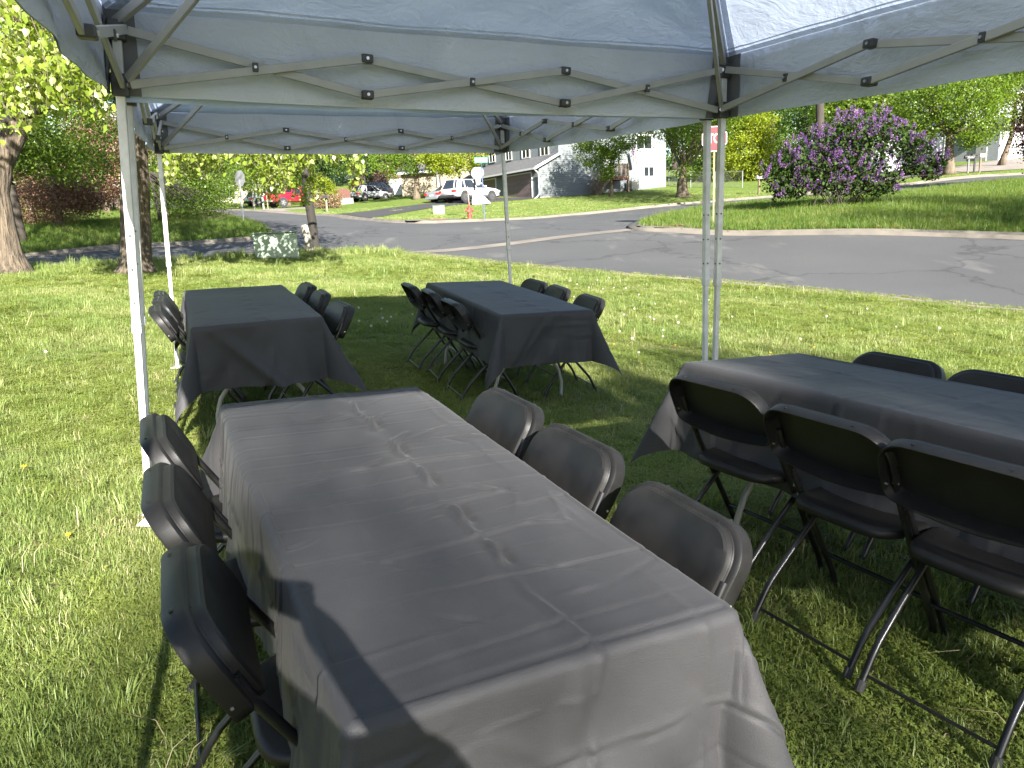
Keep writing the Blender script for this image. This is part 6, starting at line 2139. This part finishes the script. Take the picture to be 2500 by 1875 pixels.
# ------------------------------------------------------------------ the photographer, standing behind the viewpoint
def person():
    joints = {'pelvis': (0.20, -0.46, 0.92), 'waist': (0.20, -0.45, 1.08), 'chest': (0.16, -0.44, 1.28), 'neck': (0.10, -0.42, 1.43), 'headb': (0.06, -0.385, 1.50), 'head': (0.035, -0.36, 1.60), 'crown': (0.03, -0.37, 1.67),
              'shR': (0.36, -0.40, 1.37), 'elR': (0.38, -0.24, 1.14), 'wrR': (0.14, -0.10, 1.36), 'haR': (0.095, -0.07, 1.42),
              'shL': (0.01, -0.44, 1.37), 'elL': (-0.12, -0.27, 1.15), 'wrL': (-0.085, -0.10, 1.34), 'haL': (-0.085, -0.075, 1.41),
              'hipR': (0.29, -0.47, 0.88), 'knR': (0.31, -0.45, 0.48), 'anR': (0.31, -0.49, 0.08), 'toR': (0.33, -0.34, 0.035),
              'hipL': (0.11, -0.46, 0.88), 'knL': (0.10, -0.43, 0.48), 'anL': (0.09, -0.47, 0.08), 'toL': (0.08, -0.32, 0.035)}
    rad = {'pelvis': 0.15, 'waist': 0.125, 'chest': 0.145, 'neck': 0.058, 'headb': 0.065, 'head': 0.088, 'crown': 0.062, 'shR': 0.068, 'elR': 0.046, 'wrR': 0.031, 'haR': 0.036, 'shL': 0.068, 'elL': 0.046, 'wrL': 0.031,
           'haL': 0.036, 'hipR': 0.095, 'knR': 0.062, 'anR': 0.045, 'toR': 0.036, 'hipL': 0.095, 'knL': 0.062, 'anL': 0.045, 'toL': 0.036}
    E = [('pelvis', 'waist'), ('waist', 'chest'), ('chest', 'neck'), ('neck', 'headb'), ('headb', 'head'), ('head', 'crown'), ('chest', 'shR'), ('shR', 'elR'), ('elR', 'wrR'), ('wrR', 'haR'), ('chest', 'shL'), ('shL', 'elL'), ('elL', 'wrL'),
         ('wrL', 'haL'), ('pelvis', 'hipR'), ('hipR', 'knR'), ('knR', 'anR'), ('anR', 'toR'), ('pelvis', 'hipL'), ('hipL', 'knL'), ('knL', 'anL'), ('anL', 'toL')]
    def finger(hand, i, side):
        # four fingers curl round the phone edge, the thumb leaves the palm's side
        h = Vector(joints[hand])
        sx = -1 if side == 'R' else 1
        if i < 4:
            z = (0.03, 0.012, -0.006, -0.022)[i]
            ln = (0.030, 0.034, 0.032, 0.025)[i]
            return [h + Vector((sx * 0.012, -0.010, z)), h + Vector((sx * 0.005, 0.022, z + 0.004)), h + Vector((sx * (0.008 + ln * 0.5), 0.030, z + 0.004)), h + Vector((sx * (0.010 + ln), 0.022, z + 0.003))]
        return [h + Vector((sx * 0.006, -0.018, 0.0)), h + Vector((sx * 0.030, -0.022, 0.022)), h + Vector((sx * 0.048, -0.012, 0.040))]
    names = list(joints)
    V = [joints[n_] for n_ in names]
    ED = [(names.index(a), names.index(b)) for a, b in E]
    RD = [rad[n_] for n_ in names]
    for side, hand in (('R', 'haR'), ('L', 'haL')):
        for i in range(5):
            f = finger(hand, i, side)
            prev = names.index(hand)
            for p in f:
                V.append(tuple(p))
                RD.append(0.0085)
                ED.append((prev, len(V) - 1))
                prev = len(V) - 1
    me = bpy.data.meshes.new('person')
    me.from_pydata(V, ED, [])
    o = bpy.data.objects.new('person', me)
    C.objects.link(o)
    md = o.modifiers.new('skin', 'SKIN')
    md.use_smooth_shade = True
    for i, r_ in enumerate(RD):
        me.skin_vertices[0].data[i].radius = (r_, r_)
    me.skin_vertices[0].data[0].use_root = True
    sb = o.modifiers.new('sub', 'SUBSURF')
    sb.levels = 2
    sb.render_levels = 2
    dg = bpy.context.evaluated_depsgraph_get()
    dg.update()
    bm_ = bpy.data.meshes.new_from_object(o.evaluated_get(dg))
    o.modifiers.clear()
    o.data = bm_
    sk, sh_, tr, hr, shoe = (pmat('skin', (0.45, 0.27, 0.19), rough=0.5), pmat('grey shirt', (0.20, 0.22, 0.25), rough=0.9, bump=0.004, bscale=30), pmat('dark trousers', (0.04, 0.05, 0.08), rough=0.9, bump=0.004, bscale=30),
                             pmat('brown hair', (0.06, 0.04, 0.025), rough=0.6), pmat('black shoe', (0.03, 0.03, 0.03), rough=0.6))
    bm_.materials.clear()
    for m in (sk, sh_, tr, shoe):
        bm_.materials.append(m)
    for p in bm_.polygons:
        z = p.center.z
        if z < 0.09:
            mi = 3
        elif z < 0.98:
            mi = 2
        elif z < 1.44 and not (p.center.y > -0.16):
            mi = 1
        else:
            mi = 0
        p.material_index = mi
    tag(o, 'person in grey shirt and dark trousers holding up a phone, standing just behind the viewpoint', 'person')
    hb = MB()
    hb.lathe([(0.092, -0.03), (0.100, 0.03), (0.085, 0.075), (0.045, 0.10), (0.01, 0.105)], 18, (0.032, -0.385, 1.605)).build('hair', hr, o, smooth='all')
    fc = MB()
    for s_ in (-1, 1):
        fc.lathe([(0.002, -0.008), (0.011, 0.0), (0.002, 0.008)], 10, (0.035 + s_ * 0.031, -0.276, 1.605))
    fc.build('eyes', MT['white_paint'], o, smooth='all')
    MB().lathe([(0.002, 0.0), (0.014, 0.002), (0.009, 0.025), (0.005, 0.045)], 8, (0.035, -0.272, 1.565)).build('nose', sk, o, smooth='all')
    MB().lo_hi((0.010, -0.281, 1.536), (0.060, -0.274, 1.543)).build('mouth', pmat('lips', (0.35, 0.13, 0.12), rough=0.5), o, bevel=0.002)
    for s_ in (-1, 1):
        MB().lathe([(0.004, -0.03), (0.017, -0.01), (0.018, 0.015), (0.006, 0.03)], 8, (0.035 + s_ * 0.090, -0.362, 1.595)).build('ear', sk, o, smooth='all')
    ph = MB().lo_hi((-0.078, -0.0325, 1.378), (0.078, -0.0245, 1.455)).build('phone', MT['bracket'], None, bevel=0.003)
    tag(ph, 'black mobile phone held sideways in both hands at the viewpoint', 'phone')


person()

# ------------------------------------------------------------------ grass
def blade_clump(name, n, spread, h0, h1, wid, mat, lean=0.5, seed=0, leafy=0, bend=0.5):
    r = np.random.default_rng(seed)
    V, F = [], []
    for i in range(n):
        x, y = r.normal() * spread, r.normal() * spread
        a = r.uniform(0, 2 * math.pi)
        h = r.uniform(h0, h1)
        le = r.uniform(0.15, 1.0) * lean
        dx, dy = math.cos(a), math.sin(a)
        w_ = wid * r.uniform(0.7, 1.3)
        px, py = -dy * w_ / 2, dx * w_ / 2
        b = len(V)
        m_ = (x + dx * h * le * 0.35, y + dy * h * le * 0.35, h * 0.55)
        tz = h * (1.0 - bend * le * 0.6)
        t_ = (x + dx * h * le, y + dy * h * le, tz)
        V += [(x - px, y - py, -0.01), (x + px, y + py, -0.01), (m_[0] + px * 0.8, m_[1] + py * 0.8, m_[2]), (m_[0] - px * 0.8, m_[1] - py * 0.8, m_[2]), (t_[0] + px * 0.15, t_[1] + py * 0.15, t_[2]), (t_[0] - px * 0.15, t_[1] - py * 0.15, t_[2])]
        F += [(b, b + 1, b + 2, b + 3), (b + 3, b + 2, b + 4, b + 5)]
    for i in range(leafy):
        x, y = r.normal() * spread * 1.2, r.normal() * spread * 1.2
        h = r.uniform(0.012, h1 * 0.6)
        a = r.uniform(0, 2 * math.pi)
        s = r.uniform(0.004, 0.0095)
        for k in range(3):
            an = a + k * 2.09
            d = np.array([math.cos(an), math.sin(an)])
            e = np.array([-d[1], d[0]])
            b = len(V)
            z = h + r.normal() * 0.002
            V += [(x, y, z), (x + d[0] * s * 0.6 + e[0] * s * 0.5, y + d[1] * s * 0.6 + e[1] * s * 0.5, z + 0.003), (x + d[0] * s * 1.3, y + d[1] * s * 1.3, z - 0.001), (x + d[0] * s * 0.6 - e[0] * s * 0.5, y + d[1] * s * 0.6 - e[1] * s * 0.5, z + 0.003)]
            F += [(b, b + 1, b + 2, b + 3)]
    return bpy.data.objects.new(name, np_mesh(name, V, F, mat))


MT['grass'] = leaf_mat('lawn grass blade', (0.108, 0.156, 0.034), (0.188, 0.240, 0.060), (0.31, 0.30, 0.14), trans=0.4, rough=0.5, inst=True, tcol=(1.4, 1.35, 0.6))
MT['weed'] = leaf_mat('lawn weed leaf', (0.142, 0.192, 0.036), (0.232, 0.270, 0.066), trans=0.35, rough=0.5, inst=True, tcol=(1.4, 1.35, 0.6))
MT['straw'] = leaf_mat('dry stalk', (0.28, 0.23, 0.12), (0.42, 0.36, 0.22), trans=0.2, rough=0.7, inst=True, tcol=(1, 1, 0.8))
MT['grass_tall'] = leaf_mat('tall verge blade', (0.060, 0.115, 0.014), (0.115, 0.175, 0.026), (0.19, 0.20, 0.06), trans=0.45, rough=0.5, inst=True)


def scatter(name, label, pts, sizes, kinds, clump_objs, tilt=0.12):
    cl = bpy.data.collections.new(name + ' clumps')
    for i, o in enumerate(clump_objs):
        o.name = '%s_%02d' % (name, i)
        cl.objects.link(o)
    n = len(pts)
    me = bpy.data.meshes.new(name)
    me.vertices.add(n)
    me.vertices.foreach_set('co', np.asarray(pts, dtype=np.float32).ravel())
    at_ = me.attributes.new('idx', 'INT', 'POINT')
    at_.data.foreach_set('value', np.asarray(kinds, dtype=np.int32))
    at_ = me.attributes.new('scl', 'FLOAT', 'POINT')
    at_.data.foreach_set('value', np.asarray(sizes, dtype=np.float32))
    rot = np.column_stack([rng.normal(size=n) * tilt, rng.normal(size=n) * tilt, rng.uniform(0, 6.283, n)]).astype(np.float32)
    at_ = me.attributes.new('rot', 'FLOAT_VECTOR', 'POINT')
    at_.data.foreach_set('vector', rot.ravel())
    o = link(name, me)
    ng = bpy.data.node_groups.new(name, 'GeometryNodeTree')
    ng.interface.new_socket('Geometry', in_out='INPUT', socket_type='NodeSocketGeometry')
    ng.interface.new_socket('Geometry', in_out='OUTPUT', socket_type='NodeSocketGeometry')
    gi, go = ng.nodes.new('NodeGroupInput'), ng.nodes.new('NodeGroupOutput')
    ci = ng.nodes.new('GeometryNodeCollectionInfo')
    ci.inputs['Collection'].default_value = cl
    ci.inputs['Separate Children'].default_value = True
    ci.inputs['Reset Children'].default_value = True
    ip = ng.nodes.new('GeometryNodeInstanceOnPoints')
    ip.inputs['Pick Instance'].default_value = True
    def attr(nm, ty):
        a = ng.nodes.new('GeometryNodeInputNamedAttribute')
        a.data_type = ty
        a.inputs['Name'].default_value = nm
        return a.outputs['Attribute']
    ng.links.new(gi.outputs[0], ip.inputs['Points'])
    ng.links.new(ci.outputs[0], ip.inputs['Instance'])
    ng.links.new(attr('idx', 'INT'), ip.inputs['Instance Index'])
    e2r = ng.nodes.new('FunctionNodeEulerToRotation')
    ng.links.new(attr('rot', 'FLOAT_VECTOR'), e2r.inputs[0])
    ng.links.new(e2r.outputs[0], ip.inputs['Rotation'])
    ng.links.new(attr('scl', 'FLOAT'), ip.inputs['Scale'])
    ng.links.new(ip.outputs[0], go.inputs[0])
    md = o.modifiers.new('scatter', 'NODES')
    md.node_group = ng
    tag(o, label, 'grass', kind='stuff')
    return o


def sample(poly, dfun, dmax, azlim, step=1.0, dmin=0.0):
    """random points in a polygon, density dfun(distance) per square metre"""
    poly = np.array(poly)
    lo, hi = poly.min(0), poly.max(0)
    lo, hi = np.maximum(lo, -dmax), np.minimum(hi, dmax)
    out = []
    bands = [0.5, 2, 3, 4, 5.5, 7.5, 10, 13, 17, 22, 28, 35, 45, 60]
    for d0, d1 in zip(bands[:-1], bands[1:]):
        if d0 >= dmax or d1 <= dmin:
            continue
        den = dfun((d0 + d1) / 2)
        area = azlim * (d1 * d1 - d0 * d0)
        n = int(den * area)
        az = rng.uniform(-azlim, azlim, n)
        d = np.sqrt(rng.uniform(d0 * d0, d1 * d1, n))
        q = np.column_stack([d * np.sin(az), d * np.cos(az)])
        out.append(q[inside(poly, q)])
    return np.concatenate(out)


def nz(xy, s, seed=0):
    x, y = xy[:, 0] * s + seed, xy[:, 1] * s - seed * 1.7
    return (np.sin(x * 1.0 + np.sin(y * 1.3) * 1.5) + np.sin(y * 1.1 + np.sin(x * 0.7 + 2) * 1.7) + np.sin((x + y) * 1.7 + 1.3) * 0.6) / 2.6


cl_near = [blade_clump('a', 44, 0.032, 0.028, 0.062, 0.0030, MT['grass'], 1.1, 1), blade_clump('b', 40, 0.036, 0.022, 0.055, 0.0034, MT['grass'], 1.5, 2),
           blade_clump('c', 16, 0.034, 0.02, 0.045, 0.003, MT['weed'], 1.2, 3, leafy=34), blade_clump('d', 10, 0.036, 0.02, 0.04, 0.003, MT['weed'], 1.4, 4, leafy=46),
           blade_clump('e', 12, 0.04, 0.02, 0.05, 0.0026, MT['straw'], 2.6, 5, bend=0.9), blade_clump('f', 26, 0.022, 0.06, 0.13, 0.0045, MT['grass'], 0.9, 6),
           blade_clump('g', 3, 0.05, 0.10, 0.20, 0.0032, MT['straw'], 1.6, 7, bend=0.8)]
xy = sample(near_poly, lambda d: 900 if d < 3 else 620 if d < 4.5 else 380 if d < 8 else 200 if d < 13 else 120 if d < 18 else 80, 24, 0.86)
n_ = len(xy)
f1, f2 = nz(xy, 1.1, 3), nz(xy, 4.3, 11)
rnd = rng.random(n_)
kind = np.where(rnd < 0.5, 0, 1)
weedy = (f1 + 0.5 * f2 + rng.normal(size=n_) * 0.25) > -0.12
kind = np.where(weedy & (rng.random(n_) < 0.75), np.where(rng.random(n_) < 0.5, 2, 3), kind)
dry = (nz(xy, 2.1, 23) > 0.45)
kind = np.where((rng.random(n_) < np.where(dry, 0.16, 0.02)), 4, kind)
kind = np.where(rng.random(n_) < 0.012, 5, kind)
kind = np.where(rng.random(n_) < np.where(dry, 0.010, 0.003), 6, kind)
d_ = np.hypot(xy[:, 0], xy[:, 1])
siz = rng.uniform(0.62, 1.08, n_) * np.where(d_ > 8, 1.35, 1.0) * np.where(d_ > 14, 1.3, 1.0)
# longer, uncut grass along the left road edge and round the box
ne = np.array(near_edge)
dk_ = np.full(n_, 99.0)
for a_, b_ in zip(ne[:-1], ne[1:]):
    t_ = np.clip(((xy - a_) @ (b_ - a_)) / ((b_ - a_) @ (b_ - a_)), 0, 1)
    dk_ = np.minimum(dk_, np.linalg.norm(xy - (a_ + t_[:, None] * (b_ - a_)), axis=1))
edge = (xy[:, 0] < -3.2) & (dk_ < rng.uniform(0.5, 1.6, n_)) & (rng.random(n_) < 0.7)
kind = np.where(dk_ < 0.35, np.where(rng.random(n_) < 0.4, 4, 1), kind)
siz = np.where((dk_ < 0.5) & ~edge, siz * 0.6, siz)
kind = np.where(edge & (rng.random(n_) < 0.8), 5, kind)
siz = np.where(edge, siz * rng.uniform(0.7, 1.3, n_), siz)
z_ = T(xy) + 0.012 * (np.sin(xy[:, 0] * 2.1 + np.sin(xy[:, 1] * 1.3) * 2) * np.sin(xy[:, 1] * 1.7 + 1)) - 0.004
ne2 = np.array(dens(near_edge, 0.03, closed=False))
ne2 = ne2[(np.hypot(ne2[:, 0], ne2[:, 1]) < 26) & (ne2[:, 1] > 5)]
tg_ = np.gradient(ne2, axis=0)
tg_ /= np.linalg.norm(tg_, axis=1)[:, None] + 1e-9
wob_ = 0.11 + 0.10 * nz(ne2, 1.7, 5) + 0.05 * nz(ne2, 6.0, 9)
e2 = ne2 + np.column_stack([tg_[:, 1], -tg_[:, 0]]) * (wob_ * rng.random(len(ne2)))[:, None]
xy = np.concatenate([xy, e2])
z_ = np.concatenate([z_, T(e2) + 0.012])
siz = np.concatenate([siz, rng.uniform(0.7, 1.3, len(e2))])
kind = np.concatenate([kind, rng.choice([0, 1, 4], len(e2))])
scatter('lawn_grass', 'short weedy lawn grass with clover and dry stalks', np.column_stack([xy, z_]), siz, kind, cl_near)

cl_tall = [blade_clump('a', 30, 0.09, 0.10, 0.26, 0.008, MT['grass_tall'], 0.8, 11), blade_clump('b', 30, 0.11, 0.08, 0.20, 0.009, MT['grass_tall'], 1.1, 12),
           blade_clump('c', 14, 0.10, 0.20, 0.42, 0.006, MT['grass_tall'], 0.7, 13)]
for nm, lab, poly, dd in (('corner_grass', 'long green grass on the corner around the lilac', right_poly, 50), ('bank_grass', 'long shaded grass on the bank beyond the left road', left_poly, 48)):
    xy = sample(poly, lambda d: 46 if d < 35 else 22, dd, 0.80, dmin=20)
    n_ = len(xy)
    kd = np.where(rng.random(n_) < 0.55, 0, np.where(rng.random(n_) < 0.8, 1, 2))
    scatter(nm, lab, np.column_stack([xy, T(xy) - 0.01]), rng.uniform(0.6, 1.2, n_), kd, cl_tall if nm == 'corner_grass' else [blade_clump('a', 30, 0.10, 0.10, 0.24, 0.008, MT['grass_tall'], 0.8, 15),
            blade_clump('b', 30, 0.11, 0.08, 0.20, 0.009, MT['grass_tall'], 1.1, 16), blade_clump('c', 14, 0.10, 0.18, 0.36, 0.006, MT['grass_tall'], 0.7, 17)])
cl_yard = [blade_clump('a', 30, 0.12, 0.05, 0.12, 0.010, MT['grass'], 1.0, 18), blade_clump('b', 30, 0.13, 0.04, 0.10, 0.011, MT['grass'], 1.2, 19)]
xy = sample(far_poly, lambda d: 16 if d < 45 else 9, 60, 0.70, dmin=34)
def near_any(xy, segs, w_):
    ok = np.zeros(len(xy), bool)
    for a, b in segs:
        a, b = np.array(a), np.array(b)
        t_ = np.clip(((xy - a) @ (b - a)) / ((b - a) @ (b - a)), 0, 1)
        ok |= np.linalg.norm(xy - (a + t_[:, None] * (b - a)), axis=1) < w_
    return ok
keep = np.ones(len(xy), bool)
for o in C.objects:
    if o.name.startswith(('driveway', 'drain_apron')):
        co = np.array([v.co[:2] for v in o.data.vertices])
        # coarse test: any driveway vertex nearby
        for i in range(0, len(xy), 4000):
            dd2 = ((xy[i:i + 4000, None, :] - co[None, :, :]) ** 2).sum(-1).min(1)
            keep[i:i + 4000] &= dd2 > 0.75
xy = xy[keep]
scatter('yard_grass', 'trimmed bright green grass of the far yards', np.column_stack([xy, T(xy) - 0.01]), rng.uniform(0.7, 1.2, len(xy)), rng.integers(0, 2, len(xy)), cl_yard)

# ------------------------------------------------------------------ dandelions
MT['puff'] = leaf_mat('seed head fluff', (0.62, 0.61, 0.56), (0.75, 0.74, 0.70), trans=0.4, rough=0.9, tcol=(1, 1, 1))
MT['dand'] = leaf_mat('dandelion yellow', (0.75, 0.42, 0.01), (0.85, 0.52, 0.02), trans=0.2, rough=0.7, tcol=(1, 0.9, 0.4))
MT['stalk'] = pmat('dandelion stalk', (0.22, 0.24, 0.09), (0.26, 0.18, 0.09), rough=0.6, scale=30)


def dandelion(puff, seed):
    r = np.random.default_rng(seed)
    t = thing('dandelion', 'x', 'dandelion')
    h = 0.14 if puff else 0.05
    MB().tube([(0, 0, -0.01), (0.006, 0.003, h * 0.5), (0.0, 0.006, h)], [0.0022, 0.002, 0.0018], 5).build('stalk', MT['stalk'], t)
    n = 150 if puff else 70
    d = unit(r.normal(size=(n, 3)))
    if puff:
        c = d * 0.0165 * r.uniform(0.75, 1.05, (n, 1)) + np.array([0, 0.006, h + 0.012])
        V, F = leaves(c, np.full(n, 0.0075), 'diamond', 0, 0.1)
        link('seed_head', np_mesh('seed_head', V, F, MT['puff']), t)
    else:
        d[:, 2] = np.abs(d[:, 2]) * 0.35
        c = d * 0.011 + np.array([0, 0.006, h + 0.002])
        V, F = leaves(c, np.full(n, 0.013), 'thin', 0, 0.6)
        link('flower', np_mesh('flower', V, F, MT['dand']), t)
    return t


pf, yf = dandelion(True, 1), dandelion(False, 2)
PUFF = [(1588, 768), (1595, 772), (1655, 768), (1657, 786), (1620, 800), (1617, 812), (1547, 822), (1561, 854), (1522, 760), (1547, 750), (1485, 675), (1516, 678), (1440, 697), (1470, 699), (1460, 680), (1498, 695), (1392, 684), (1786, 768),
        (1950, 824), (1848, 715), (871, 750), (876, 782), (930, 748), (1009, 762), (956, 768), (935, 776), (941, 780), (905, 793), (1190, 668), (1120, 665), (1445, 790), (1400, 720), (1510, 800), (1730, 730), (2020, 770), (2120, 745),
        (1380, 704), (1410, 690), (1530, 700), (1560, 715), (1600, 735), (110, 850), (2190, 790), (2290, 800)]
YEL = [(1566, 885), (1990, 850), (1497, 838), (2080, 800), (1835, 905), (1880, 862), (53, 1135), (170, 1302), (2250, 830), (2330, 815), (1650, 842)]
k = 0
for lst, proto, lab in ((PUFF, pf, 'white dandelion seed head on a thin stalk in the lawn'), (YEL, yf, 'small yellow dandelion flower low in the lawn')):
    for i, (x, y) in enumerate(lst):
        p = onz(x, y, 0.13 if proto is pf else 0.04)
        o = proto if i == 0 else copy_tree(proto)
        o.location = (p.x, p.y, Tz(p.x, p.y))
        o.rotation_euler = (random.uniform(-.15, .15), random.uniform(-.15, .15), random.uniform(0, 6))
        o.scale = [random.uniform(0.62, 0.9)] * 3
        tag(o, lab, 'dandelion', 'dandelion seed heads in the lawn' if proto is pf else 'yellow dandelions in the lawn')
